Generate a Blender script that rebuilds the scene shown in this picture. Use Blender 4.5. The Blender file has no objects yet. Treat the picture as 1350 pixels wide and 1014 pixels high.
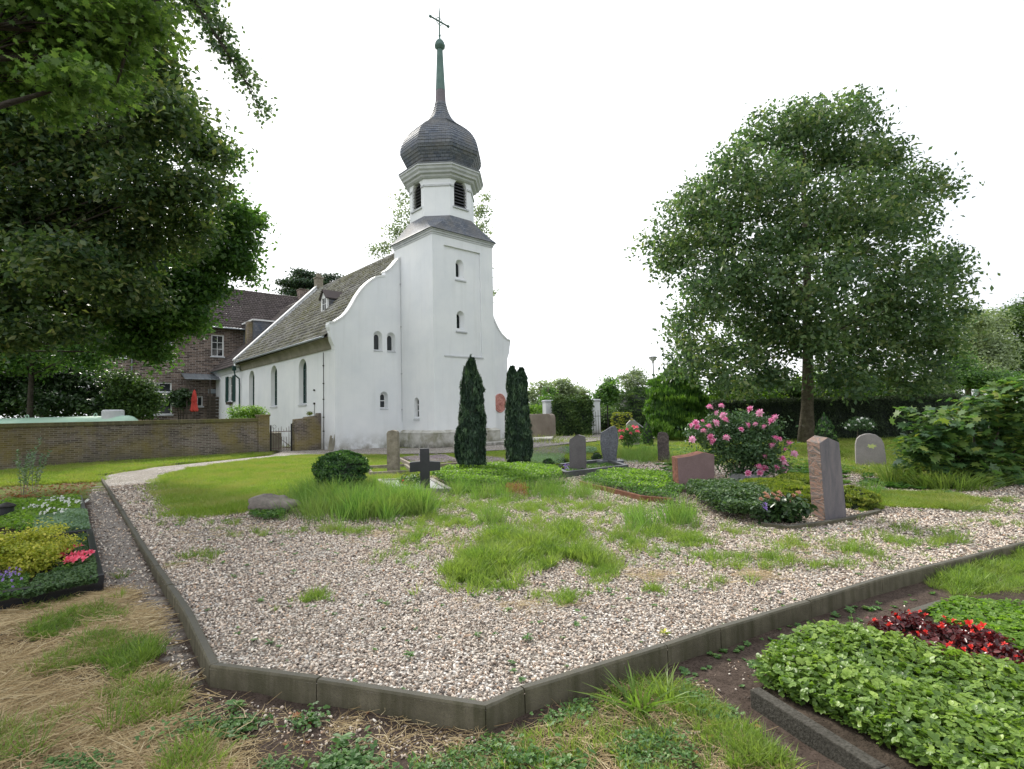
import bpy, math, random
import numpy as np
from mathutils import Vector, Matrix
from mathutils.geometry import tessellate_polygon

random.seed(7)
RNG = np.random.default_rng(11)
S = bpy.context.scene
COL = S.collection
R_ = math.radians

# ------------------------------------------------------------------ camera
FPX, CX, CY, EYE = 707.0, 675.0, 507.0, 1.6
PITCH, ROLL = R_(3.08), R_(-1.33)
cam_data = bpy.data.cameras.new('camera')
cam_data.sensor_width = 36.0
cam_data.lens = FPX / 1350.0 * 36.0
cam_data.clip_start = 0.05
cam_data.clip_end = 3000
cam = bpy.data.objects.new('camera', cam_data)
COL.objects.link(cam)
CAMR = Matrix.Rotation(math.pi / 2 + PITCH, 3, 'X') @ Matrix.Rotation(ROLL, 3, 'Z')
cam.matrix_world = Matrix.Translation((0, 0, EYE)) @ CAMR.to_4x4()
S.camera = cam

# ------------------------------------------------------------------ world
SUN_ELEV, SUN_AZ = R_(38), R_(-31)          # azimuth measured from +Y towards +X
world = bpy.data.worlds.new("World")
S.world = world
world.use_nodes = True
wt = world.node_tree
wt.nodes.clear()
wo = wt.nodes.new('ShaderNodeOutputWorld')
wb = wt.nodes.new('ShaderNodeBackground')
wb.inputs['Strength'].default_value = 0.105
sky = wt.nodes.new('ShaderNodeTexSky')
sky.sky_type = 'NISHITA'
sky.sun_disc = False
sky.sun_elevation = SUN_ELEV
sky.sun_rotation = SUN_AZ
sky.air_density = 1.0
sky.dust_density = 4.0
sky.ozone_density = 1.0
tc = wt.nodes.new('ShaderNodeTexCoord')
# high thin overcast: a white veil over the blue sky, thinner towards the east
cl = wt.nodes.new('ShaderNodeTexNoise')
cl.inputs['Scale'].default_value = 1.6
cl.inputs['Detail'].default_value = 5
cl.inputs['Roughness'].default_value = 0.45
sep = wt.nodes.new('ShaderNodeSeparateXYZ')
ramp = wt.nodes.new('ShaderNodeMapRange')
ramp.inputs['From Min'].default_value = 0.30
ramp.inputs['From Max'].default_value = 0.72
ramp.inputs['To Min'].default_value = 0.97
ramp.inputs['To Max'].default_value = 0.55
mixs = wt.nodes.new('ShaderNodeMix')
mixs.data_type = 'RGBA'
veil = wt.nodes.new('ShaderNodeMix')
veil.data_type = 'RGBA'
veil.inputs['A'].default_value = (9.6, 9.9, 10.4, 1)
veil.inputs['B'].default_value = (10.8, 11.0, 11.2, 1)
wt.links.new(tc.outputs['Generated'], cl.inputs['Vector'])
wt.links.new(tc.outputs['Generated'], sep.inputs[0])
wt.links.new(sep.outputs['X'], ramp.inputs['Value'])
wt.links.new(ramp.outputs['Result'], mixs.inputs['Factor'])
wt.links.new(cl.outputs['Fac'], veil.inputs['Factor'])
wt.links.new(sky.outputs[0], mixs.inputs['A'])
wt.links.new(veil.outputs['Result'], mixs.inputs['B'])
wt.links.new(mixs.outputs['Result'], wb.inputs['Color'])
wt.links.new(wb.outputs[0], wo.inputs['Surface'])

sun_data = bpy.data.lights.new('sun', 'SUN')
sun_data.energy = 3.6
sun_data.angle = R_(9)
sun_data.color = (1.0, 0.95, 0.86)
sun = bpy.data.objects.new('sun', sun_data)
COL.objects.link(sun)
sd = Vector((math.sin(SUN_AZ) * math.cos(SUN_ELEV), math.cos(SUN_AZ) * math.cos(SUN_ELEV), math.sin(SUN_ELEV)))
sun.rotation_euler = (-sd).to_track_quat('-Z', 'Y').to_euler()

S.view_settings.view_transform = 'Standard'
S.view_settings.look = 'None'
S.view_settings.exposure = 0.62
S.view_settings.gamma = 1.0

# ------------------------------------------------------------------ placing helpers
def ray(px, py):
    return CAMR @ Vector(((px - CX) / FPX, -(py - CY) / FPX, -1.0))
def G(px, py, z=0.0):
    """ground point (world) seen at a photo pixel"""
    d = ray(px, py); t = (z - EYE) / d.z
    return Vector((d.x * t, d.y * t, z))
def AT(px, py, Y):
    """world point seen at a photo pixel at distance Y in front"""
    d = ray(px, py); t = Y / d.y
    return Vector((d.x * t, Y, EYE + d.z * t))
UA = Vector((0.73765, 0.67518, 0)); VA = Vector((-0.67518, 0.73765, 0))
CH = Vector((-3.783, 26.11, 0))                     # church corner, u along the front, v along the nave
UANG = math.atan2(UA.y, UA.x)
def W(u, v, z=0.0):
    return CH + UA * u + VA * v + Vector((0, 0, z))
def PV(px, py, v):
    d = ray(px, py); P = CH + VA * v - Vector((0, 0, EYE))
    t = P.dot(VA) / d.dot(VA); Q = d * t + Vector((0, 0, EYE)) - CH
    return Q.dot(UA), Q.z
def sstep(a, b, x):
    t = np.clip((x - a) / (b - a), 0, 1)
    return t * t * (3 - 2 * t)

# ------------------------------------------------------------------ materials
def newmat(name):
    m = bpy.data.materials.new(name)
    m.use_nodes = True
    nt = m.node_tree
    b = nt.nodes['Principled BSDF']
    return m, nt, b
def nd(nt, t, **kw):
    n = nt.nodes.new(t)
    for k, v in kw.items():
        if hasattr(n, k): setattr(n, k, v)
        else: n.inputs[k.replace('_', ' ')].default_value = v
    return n
def c4(c): return (c[0], c[1], c[2], 1)
def ramp_node(nt, stops, interp='LINEAR'):
    r = nt.nodes.new('ShaderNodeValToRGB')
    r.color_ramp.interpolation = interp
    e = r.color_ramp.elements
    while len(e) > 1: e.remove(e[-1])
    e[0].position = stops[0][0]; e[0].color = c4(stops[0][1])
    for p, c in stops[1:]:
        x = e.new(p); x.color = c4(c)
    return r
def mixc(nt, fac, a, b, mode='MIX'):
    m = nt.nodes.new('ShaderNodeMix'); m.data_type = 'RGBA'; m.blend_type = mode
    for s, val in (('Factor', fac), ('A', a), ('B', b)):
        if hasattr(val, 'links') or hasattr(val, 'is_linked'): nt.links.new(val, m.inputs[s])
        elif s == 'Factor': m.inputs[s].default_value = val
        else: m.inputs[s].default_value = c4(val)
    return m.outputs['Result']
def noise(nt, vec, scale, detail=4, rough=0.55, dist=0.0):
    n = nt.nodes.new('ShaderNodeTexNoise')
    n.inputs['Scale'].default_value = scale; n.inputs['Detail'].default_value = detail
    n.inputs['Roughness'].default_value = rough; n.inputs['Distortion'].default_value = dist
    if vec is not None: nt.links.new(vec, n.inputs['Vector'])
    return n.outputs['Fac']
def mrange(nt, v, a, b, c=0.0, d=1.0):
    m = nt.nodes.new('ShaderNodeMapRange')
    nt.links.new(v, m.inputs['Value'])
    for k, x in zip(('From Min', 'From Max', 'To Min', 'To Max'), (a, b, c, d)): m.inputs[k].default_value = x
    return m.outputs['Result']
def math_(nt, op, a, b):
    m = nt.nodes.new('ShaderNodeMath'); m.operation = op
    for i, x in enumerate((a, b)):
        if hasattr(x, 'is_linked'): nt.links.new(x, m.inputs[i])
        else: m.inputs[i].default_value = x
    return m.outputs[0]
def bump(nt, b, h, strength=0.4, dist=0.02):
    n = nt.nodes.new('ShaderNodeBump'); n.inputs['Strength'].default_value = strength
    n.inputs['Distance'].default_value = dist
    nt.links.new(h, n.inputs['Height']); nt.links.new(n.outputs[0], b.inputs['Normal'])
def wpos(nt):
    return nt.nodes.new('ShaderNodeNewGeometry').outputs['Position']
def uvc(nt):
    return nt.nodes.new('ShaderNodeTexCoord').outputs['UV']

def plain(name, c1, c2, scale=8, rough=0.8, bmp=0.3, bscale=None, dist=0.01, metal=0.0, spec=0.3, detail=5, coat=0.0):
    m, nt, b = newmat(name)
    p = wpos(nt)
    f = noise(nt, p, scale, detail)
    f2 = mrange(nt, f, 0.3, 0.7)
    st = mrange(nt, noise(nt, p, min(2.2, scale / 3), 5, 0.65, 0.4), 0.35, 0.65, 0, 0.45)
    nt.links.new(mixc(nt, st, mixc(nt, f2, c1, c2), tuple(x * 0.6 for x in c1)), b.inputs['Base Color'])
    b.inputs['Roughness'].default_value = rough
    b.inputs['Metallic'].default_value = metal
    b.inputs['Specular IOR Level'].default_value = spec
    b.inputs['Coat Weight'].default_value = coat
    if bmp: bump(nt, b, noise(nt, p, bscale or scale * 4, 5), bmp, dist)
    return m

def leafmat(name, cols, trans=0.35, rough=0.5, tcol=1.6, obj=0.0, spec=0.35, tint=(1.05, 1.15, .5), patch=None):
    """foliage: colour picked by a per-leaf value, light passing through thin leaves"""
    m, nt, b = newmat(name)
    a = nt.nodes.new('ShaderNodeAttribute'); a.attribute_name = 'rnd'
    v = a.outputs['Fac']
    if obj:
        oi = nt.nodes.new('ShaderNodeObjectInfo')
        v = math_(nt, 'ADD', math_(nt, 'MULTIPLY', v, 1 - obj), math_(nt, 'MULTIPLY', oi.outputs['Random'], obj))
    n = len(cols)
    r = ramp_node(nt, [(i / (n - 1), c) for i, c in enumerate(cols)])
    nt.links.new(v, r.inputs['Fac'])
    rc = r.outputs['Color']
    if patch:
        pf = mrange(nt, noise(nt, wpos(nt), patch[1], 4, 0.6), 0.42, 0.62, 0, patch[2])
        rc = mixc(nt, pf, rc, patch[0])
    nt.links.new(rc, b.inputs['Base Color'])
    b.inputs['Roughness'].default_value = rough
    b.inputs['Specular IOR Level'].default_value = spec
    tr = nt.nodes.new('ShaderNodeBsdfTranslucent')
    k = mixc(nt, 1.0, rc, tuple(tcol * x for x in tint), 'MULTIPLY')
    nt.links.new(k, tr.inputs['Color'])
    ms = nt.nodes.new('ShaderNodeMixShader'); ms.inputs[0].default_value = trans
    nt.links.new(b.outputs[0], ms.inputs[1]); nt.links.new(tr.outputs[0], ms.inputs[2])
    nt.links.new(ms.outputs[0], nt.nodes['Material Output'].inputs['Surface'])
    return m

def brickmat(name, c1, c2, mortar, bw=0.25, bh=0.075, moss=None, mossf=0.5, bias=0.0):
    m, nt, b = newmat(name)
    uv = uvc(nt); p = wpos(nt)
    br = nt.nodes.new('ShaderNodeTexBrick')
    nt.links.new(uv, br.inputs['Vector'])
    br.inputs['Scale'].default_value = 1.0
    br.inputs['Brick Width'].default_value = bw; br.inputs['Row Height'].default_value = bh
    br.inputs['Mortar Size'].default_value = 0.012; br.inputs['Mortar Smooth'].default_value = 0.3
    br.inputs['Bias'].default_value = bias
    br.inputs['Color1'].default_value = c4(c1); br.inputs['Color2'].default_value = c4(c2)
    br.inputs['Mortar'].default_value = c4(mortar)
    n1 = noise(nt, p, 1.1, 6, 0.6)
    col = mixc(nt, mrange(nt, n1, 0.3, 0.75, 0, 0.55), br.outputs['Color'], [x * 0.45 for x in c1])
    if moss:
        n2 = noise(nt, p, 0.8, 5, 0.6, 0.6)
        n3 = noise(nt, p, 30, 3)
        f = math_(nt, 'MULTIPLY', mrange(nt, n2, 0.42, 0.62), mrange(nt, n3, 0.25, 0.6, 0.4, 1))
        sp = nt.nodes.new('ShaderNodeSeparateXYZ'); nt.links.new(p, sp.inputs[0])
        f = math_(nt, 'MULTIPLY', f, mossf)
        col = mixc(nt, f, col, moss)
        low = mrange(nt, sp.outputs['Z'], 0.0, 0.55, 0.75, 0.0)
        col = mixc(nt, math_(nt, 'MULTIPLY', low, mrange(nt, n1, 0.3, 0.6)), col, (0.13, 0.12, 0.085))
    nt.links.new(col, b.inputs['Base Color'])
    b.inputs['Roughness'].default_value = 0.92
    b.inputs['Specular IOR Level'].default_value = 0.2
    h = mixc(nt, 0.25, br.outputs['Fac'], noise(nt, p, 60, 3))
    inv = math_(nt, 'SUBTRACT', 1.0, h)
    bump(nt, b, inv, 0.7, 0.012)
    return m

MT = {}
def mk():
    # white limewashed render with grime near the ground and faint runs
    m, nt, b = newmat('white_render')
    p = wpos(nt)
    n = noise(nt, p, 0.7, 5, 0.6)
    mp = nt.nodes.new('ShaderNodeMapping'); mp.inputs['Scale'].default_value = (2.2, 2.2, 0.16)
    nt.links.new(p, mp.inputs['Vector'])
    runs = noise(nt, mp.outputs[0], 1.6, 5, 0.6)
    base = mixc(nt, mrange(nt, n, 0.3, 0.7), (0.71, 0.73, 0.765), (0.80, 0.81, 0.83))
    base = mixc(nt, mrange(nt, runs, 0.52, 0.85, 0, 0.28), base, (0.52, 0.525, 0.52))
    sp = nt.nodes.new('ShaderNodeSeparateXYZ'); nt.links.new(p, sp.inputs[0])
    low = mrange(nt, sp.outputs['Z'], 0.05, 1.2, 1.0, 0.0)
    g = noise(nt, p, 2.4, 6, 0.65)
    lf = math_(nt, 'MULTIPLY', math_(nt, 'POWER', low, 2.2), mrange(nt, g, 0.35, 0.62))
    base = mixc(nt, lf, base, (0.30, 0.29, 0.25))
    nt.links.new(base, b.inputs['Base Color'])
    b.inputs['Roughness'].default_value = 0.9; b.inputs['Specular IOR Level'].default_value = 0.15
    bump(nt, b, noise(nt, p, 14, 6, 0.7), 0.25, 0.02)
    MT['render'] = m
    # plinth: bare cement with green and black stains
    m, nt, b = newmat('stained_cement')
    p = wpos(nt)
    base = mixc(nt, mrange(nt, noise(nt, p, 3, 6), 0.3, 0.7), (0.40, 0.39, 0.36), (0.58, 0.57, 0.54))
    base = mixc(nt, mrange(nt, noise(nt, p, 1.3, 6, 0.65, 0.5), 0.42, 0.62, 0, 0.75), base, (0.17, 0.165, 0.10))
    sp = nt.nodes.new('ShaderNodeSeparateXYZ'); nt.links.new(p, sp.inputs[0])
    low = mrange(nt, sp.outputs['Z'], 0.0, 0.35, 0.8, 0.0)
    base = mixc(nt, math_(nt, 'MULTIPLY', low, mrange(nt, noise(nt, p, 4, 5), 0.3, 0.6)), base, (0.07, 0.065, 0.055))
    nt.links.new(base, b.inputs['Base Color']); b.inputs['Roughness'].default_value = 0.95
    bump(nt, b, noise(nt, p, 25, 5), 0.4, 0.01)
    MT['plinth'] = m
    MT['white'] = plain('white_paint', (0.72, 0.73, 0.74), (0.80, 0.80, 0.80), 3, 0.55, 0.1)
    MT['trimgrey'] = plain('grey_moulding', (0.50, 0.52, 0.55), (0.62, 0.63, 0.65), 2.5, 0.8, 0.2)
    MT['cove'] = plain('weathered_cove', (0.20, 0.185, 0.14), (0.33, 0.31, 0.25), 1.5, 0.9, 0.3)
    MT['lead'] = plain('grey_lead', (0.16, 0.17, 0.19), (0.26, 0.27, 0.29), 4, 0.5, 0.15, metal=0.3)
    MT['zinc'] = plain('zinc_sheet', (0.30, 0.34, 0.38), (0.42, 0.45, 0.48), 2, 0.42, 0.1, metal=0.6)
    MT['verdigris'] = plain('green_copper', (0.085, 0.145, 0.135), (0.15, 0.225, 0.21), 2.5, 0.7, 0.2)
    MT['oldcopper'] = plain('brown_lead', (0.15, 0.13, 0.15), (0.21, 0.18, 0.2), 3, 0.7, 0.2)
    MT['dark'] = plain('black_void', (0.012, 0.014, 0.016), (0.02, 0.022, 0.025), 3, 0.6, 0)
    MT['louvre'] = plain('louvre_board', (0.06, 0.062, 0.068), (0.10, 0.10, 0.11), 6, 0.6, 0.2)
    MT['green_paint'] = plain('dark_green_paint', (0.018, 0.055, 0.05), (0.03, 0.08, 0.07), 4, 0.45, 0.1)
    MT['iron'] = plain('black_iron', (0.012, 0.012, 0.013), (0.03, 0.028, 0.026), 20, 0.5, 0.2, metal=0.2)
    MT['rust_iron'] = plain('rusty_iron', (0.10, 0.06, 0.045), (0.20, 0.16, 0.14), 20, 0.7, 0.3, metal=0.2)
    MT['wood_dark'] = plain('dark_wood', (0.05, 0.04, 0.032), (0.09, 0.075, 0.06), 9, 0.8, 0.3)
    # slate
    m, nt, b = newmat('slate_shingle')
    uv = uvc(nt); p = wpos(nt)
    br = nt.nodes.new('ShaderNodeTexBrick'); nt.links.new(uv, br.inputs['Vector'])
    br.inputs['Scale'].default_value = 1; br.inputs['Brick Width'].default_value = 0.22; br.inputs['Row Height'].default_value = 0.16
    br.inputs['Mortar Size'].default_value = 0.008
    br.inputs['Color1'].default_value = (0.07, 0.088, 0.125, 1); br.inputs['Color2'].default_value = (0.145, 0.16, 0.19, 1)
    br.inputs['Mortar'].default_value = (0.02, 0.02, 0.025, 1)
    col = mixc(nt, mrange(nt, noise(nt, p, 1.2, 5), 0.4, 0.75, 0, 0.6), br.outputs['Color'], (0.17, 0.15, 0.12))
    nt.links.new(col, b.inputs['Base Color']); b.inputs['Roughness'].default_value = 0.68
    b.inputs['Specular IOR Level'].default_value = 0.5
    bump(nt, b, math_(nt, 'SUBTRACT', 1.0, br.outputs['Fac']), 0.5, 0.01)
    MT['slate'] = m
    # pantiles, mossy and dark
    def tile(name, a, c, moss, mf, soot):
        m, nt, b = newmat(name); p = wpos(nt)
        at = nt.nodes.new('ShaderNodeAttribute'); at.attribute_name = 'rnd'
        col = mixc(nt, at.outputs['Fac'], a, c)
        col = mixc(nt, mrange(nt, noise(nt, p, 1.1, 5, 0.6), 0.35, 0.7, 0, 0.7), col, soot)
        f = math_(nt, 'MULTIPLY', mrange(nt, noise(nt, p, 0.5, 4, 0.6, 0.4), 0.32, 0.62), mrange(nt, noise(nt, p, 9, 5, 0.7), 0.42, 0.6))
        col = mixc(nt, math_(nt, 'MULTIPLY', f, mf), col, moss)
        nt.links.new(col, b.inputs['Base Color']); b.inputs['Roughness'].default_value = 0.85
        b.inputs['Specular IOR Level'].default_value = 0.25
        bump(nt, b, noise(nt, p, 30, 5), 0.4, 0.012)
        return m
    MT['tile_moss'] = tile('mossy_pantile', (0.13, 0.125, 0.12), (0.42, 0.41, 0.39), (0.17, 0.165, 0.05), 0.85, (0.10, 0.095, 0.085))
    MT['tile_dark'] = tile('dark_pantile', (0.085, 0.07, 0.072), (0.15, 0.125, 0.125), (0.12, 0.12, 0.07), 0.25, (0.07, 0.058, 0.058))
    MT['brick_house'] = brickmat('brown_house_brick', (0.055, 0.038, 0.033), (0.27, 0.20, 0.165), (0.42, 0.39, 0.36), bw=0.40, bh=0.13)
    MT['brick_wall'] = brickmat('old_garden_brick', (0.085, 0.065, 0.058), (0.27, 0.215, 0.19), (0.36, 0.33, 0.28), moss=(0.25, 0.20, 0.05), mossf=0.7)
    MT['brick_cap'] = brickmat('mossy_coping_brick', (0.12, 0.105, 0.07), (0.22, 0.19, 0.12), (0.16, 0.15, 0.09), bw=0.085, bh=0.3, moss=(0.17, 0.165, 0.04), mossf=0.7)
    # window glass seen from outside: dark room, glossy pane
    m, nt, b = newmat('window_glass')
    b.inputs['Base Color'].default_value = (0.012, 0.016, 0.02, 1)
    b.inputs['Roughness'].default_value = 0.06; b.inputs['Specular IOR Level'].default_value = 0.6
    bump(nt, b, noise(nt, wpos(nt), 2.5, 2), 0.08, 0.02)
    MT['glass'] = m
    m, nt, b = newmat('leaded_glass')
    br = nt.nodes.new('ShaderNodeTexBrick'); nt.links.new(uvc(nt), br.inputs['Vector'])
    br.offset = 0.0
    br.inputs['Scale'].default_value = 1; br.inputs['Brick Width'].default_value = 0.16; br.inputs['Row Height'].default_value = 0.22
    br.inputs['Mortar Size'].default_value = 0.01
    br.inputs['Color1'].default_value = (0.015, 0.04, 0.04, 1); br.inputs['Color2'].default_value = (0.03, 0.07, 0.065, 1)
    br.inputs['Mortar'].default_value = (0.05, 0.05, 0.05, 1)
    nt.links.new(br.outputs['Color'], b.inputs['Base Color']); b.inputs['Roughness'].default_value = 0.2
    MT['leadglass'] = m
    # concrete edging
    m, nt, b = newmat('old_concrete')
    p = wpos(nt)
    g = nt.nodes.new('ShaderNodeNewGeometry')
    col = mixc(nt, mrange(nt, noise(nt, p, 4, 6, 0.65), 0.3, 0.7), (0.075, 0.068, 0.045), (0.15, 0.135, 0.095))
    col = mixc(nt, mrange(nt, noise(nt, p, 90, 3), 0.45, 0.7, 0, 0.5), col, (0.09, 0.08, 0.065))
    mp = nt.nodes.new('ShaderNodeMapping'); mp.inputs['Scale'].default_value = (9, 9, 1.0); nt.links.new(p, mp.inputs['Vector'])
    col = mixc(nt, mrange(nt, noise(nt, mp.outputs[0], 1.5, 5), 0.45, 0.7, 0, 0.7), col, (0.045, 0.045, 0.022))
    sn = nt.nodes.new('ShaderNodeSeparateXYZ'); nt.links.new(g.outputs['Normal'], sn.inputs[0])
    top = mrange(nt, sn.outputs['Z'], 0.5, 0.9)
    col = mixc(nt, math_(nt, 'MULTIPLY', top, mrange(nt, noise(nt, p, 7, 6, 0.7), 0.25, 0.6, 0.45, 0.95)), col, (0.085, 0.083, 0.072))
    nt.links.new(col, b.inputs['Base Color']); b.inputs['Roughness'].default_value = 0.95
    b.inputs['Specular IOR Level'].default_value = 0.2
    bump(nt, b, noise(nt, p, 70, 5, 0.7), 0.6, 0.01)
    MT['edging'] = m
    MT['granite_dark'] = plain('dark_granite', (0.035, 0.038, 0.042), (0.085, 0.088, 0.095), 130, 0.4, 0.25, 200, 0.003, spec=0.5)
    MT['granite_black'] = plain('black_granite', (0.012, 0.013, 0.017), (0.035, 0.037, 0.045), 150, 0.3, 0.2, 150, 0.004, spec=0.5)
    MT['granite_grey'] = plain('grey_granite', (0.065, 0.06, 0.062), (0.16, 0.15, 0.152), 120, 0.5, 0.2, 150, 0.003, spec=0.4)
    MT['granite_slab'] = plain('pale_granite_slab', (0.24, 0.25, 0.27), (0.42, 0.43, 0.45), 110, 0.45, 0.15, 150, 0.003, spec=0.4)
    MT['granite_blue'] = plain('blue_grey_granite', (0.045, 0.05, 0.062), (0.15, 0.16, 0.185), 22, 0.35, 0.3, 60, 0.006, spec=0.5)
    MT['granite_pink'] = plain('pink_granite', (0.14, 0.085, 0.085), (0.25, 0.175, 0.175), 110, 0.5, 0.15, 140, 0.003, spec=0.4)
    MT['granite_red'] = plain('rough_red_granite', (0.09, 0.03, 0.018), (0.22, 0.085, 0.05), 9, 0.85, 0.9, 25, 0.03)
    MT['granite_round'] = plain('beige_granite', (0.20, 0.185, 0.18), (0.32, 0.30, 0.29), 100, 0.6, 0.2, 120, 0.003)
    # gneiss with wavy bands for the tall stele
    m, nt, b = newmat('banded_gneiss')
    p = wpos(nt)
    mp = nt.nodes.new('ShaderNodeMapping'); mp.inputs['Scale'].default_value = (1.2, 1.2, 7); mp.inputs['Rotation'].default_value = (0.1, 0.25, 0)
    nt.links.new(p, mp.inputs['Vector'])
    n = noise(nt, mp.outputs[0], 1.8, 6, 0.6, 0.7)
    r = ramp_node(nt, [(0.30, (0.02, 0.018, 0.018)), (0.42, (0.08, 0.06, 0.05)), (0.5, (0.17, 0.085, 0.055)), (0.56, (0.05, 0.045, 0.045)), (0.68, (0.15, 0.095, 0.07)), (0.8, (0.07, 0.06, 0.06))])
    nt.links.new(n, r.inputs['Fac']); nt.links.new(r.outputs['Color'], b.inputs['Base Color'])
    b.inputs['Roughness'].default_value = 0.7; bump(nt, b, n, 0.8, 0.04)
    MT['gneiss'] = m
    m, nt, b = newmat('brushed_gneiss')
    p = wpos(nt)
    mp = nt.nodes.new('ShaderNodeMapping'); mp.inputs['Scale'].default_value = (3, 3, 0.8)
    nt.links.new(p, mp.inputs['Vector'])
    n = noise(nt, mp.outputs[0], 3.5, 6, 0.6, 0.5)
    col = mixc(nt, mrange(nt, n, 0.35, 0.65), (0.075, 0.072, 0.085), (0.135, 0.12, 0.127))
    col = mixc(nt, mrange(nt, noise(nt, p, 160, 2), 0.5, 0.7, 0, 0.5), col, (0.2, 0.18, 0.18))
    nt.links.new(col, b.inputs['Base Color']); b.inputs['Roughness'].default_value = 0.6
    MT['gneiss_face'] = m
    MT['sandstone'] = plain('weathered_sandstone', (0.17, 0.15, 0.115), (0.33, 0.295, 0.24), 9, 0.95, 0.7, 30, 0.02)
    MT['boulder'] = plain('mossy_boulder', (0.10, 0.09, 0.08), (0.24, 0.21, 0.185), 7, 0.95, 0.8, 18, 0.03)
    MT['kerb_dark'] = plain('dark_grainy_concrete', (0.03, 0.027, 0.02), (0.085, 0.08, 0.068), 60, 1.0, 0.9, 90, 0.01)
    MT['bark_stone'] = plain('carved_bark_stone', (0.05, 0.042, 0.04), (0.14, 0.115, 0.105), 16, 0.9, 1.0, 22, 0.04)
    MT['bark'] = plain('grey_bark', (0.075, 0.062, 0.045), (0.17, 0.145, 0.11), 7, 0.95, 1.0, 16, 0.05)
    MT['bark_dark'] = plain('dark_bark', (0.03, 0.025, 0.02), (0.07, 0.06, 0.045), 9, 0.95, 0.8, 18, 0.04)
    MT['soil'] = plain('dark_soil', (0.035, 0.027, 0.02), (0.085, 0.066, 0.05), 12, 1.0, 1.0, 40, 0.03, spec=0.1)
    MT['rust_edge'] = plain('rusty_edging', (0.13, 0.05, 0.028), (0.22, 0.10, 0.06), 12, 0.9, 0.4)
    MT['tank'] = plain('mint_tank_paint', (0.36, 0.56, 0.44), (0.46, 0.63, 0.51), 1.6, 0.4, 0.05)
    MT['red_cloth'] = plain('red_parasol_cloth', (0.50, 0.05, 0.045), (0.62, 0.09, 0.07), 6, 0.85, 0.2)
    MT['terracotta'] = plain('terracotta_relief', (0.50, 0.20, 0.17), (0.66, 0.36, 0.31), 9, 0.85, 0.9, 14, 0.03)
    MT['concrete_brown'] = plain('brown_cement_wall', (0.20, 0.165, 0.135), (0.30, 0.26, 0.22), 1.6, 0.95, 0.4)
    MT['aluminium'] = plain('grey_pole_metal', (0.35, 0.36, 0.37), (0.42, 0.43, 0.44), 3, 0.4, 0.05, metal=0.5)
mk()

# ------------------------------------------------------------------ object helpers
def tag(o, label=None, cat=None, group=None, kind=None):
    if label: o['label'] = label
    if cat: o['category'] = cat
    if group: o['group'] = group
    if kind: o['kind'] = kind
    return o
def thing(name, loc=(0, 0, 0), rz=0.0, label=None, cat=None, group=None):
    o = bpy.data.objects.new(name, None); COL.objects.link(o)
    o.empty_display_size = 0.3
    o.location = loc; o.rotation_euler = (0, 0, rz)
    return tag(o, label, cat, group)

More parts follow.
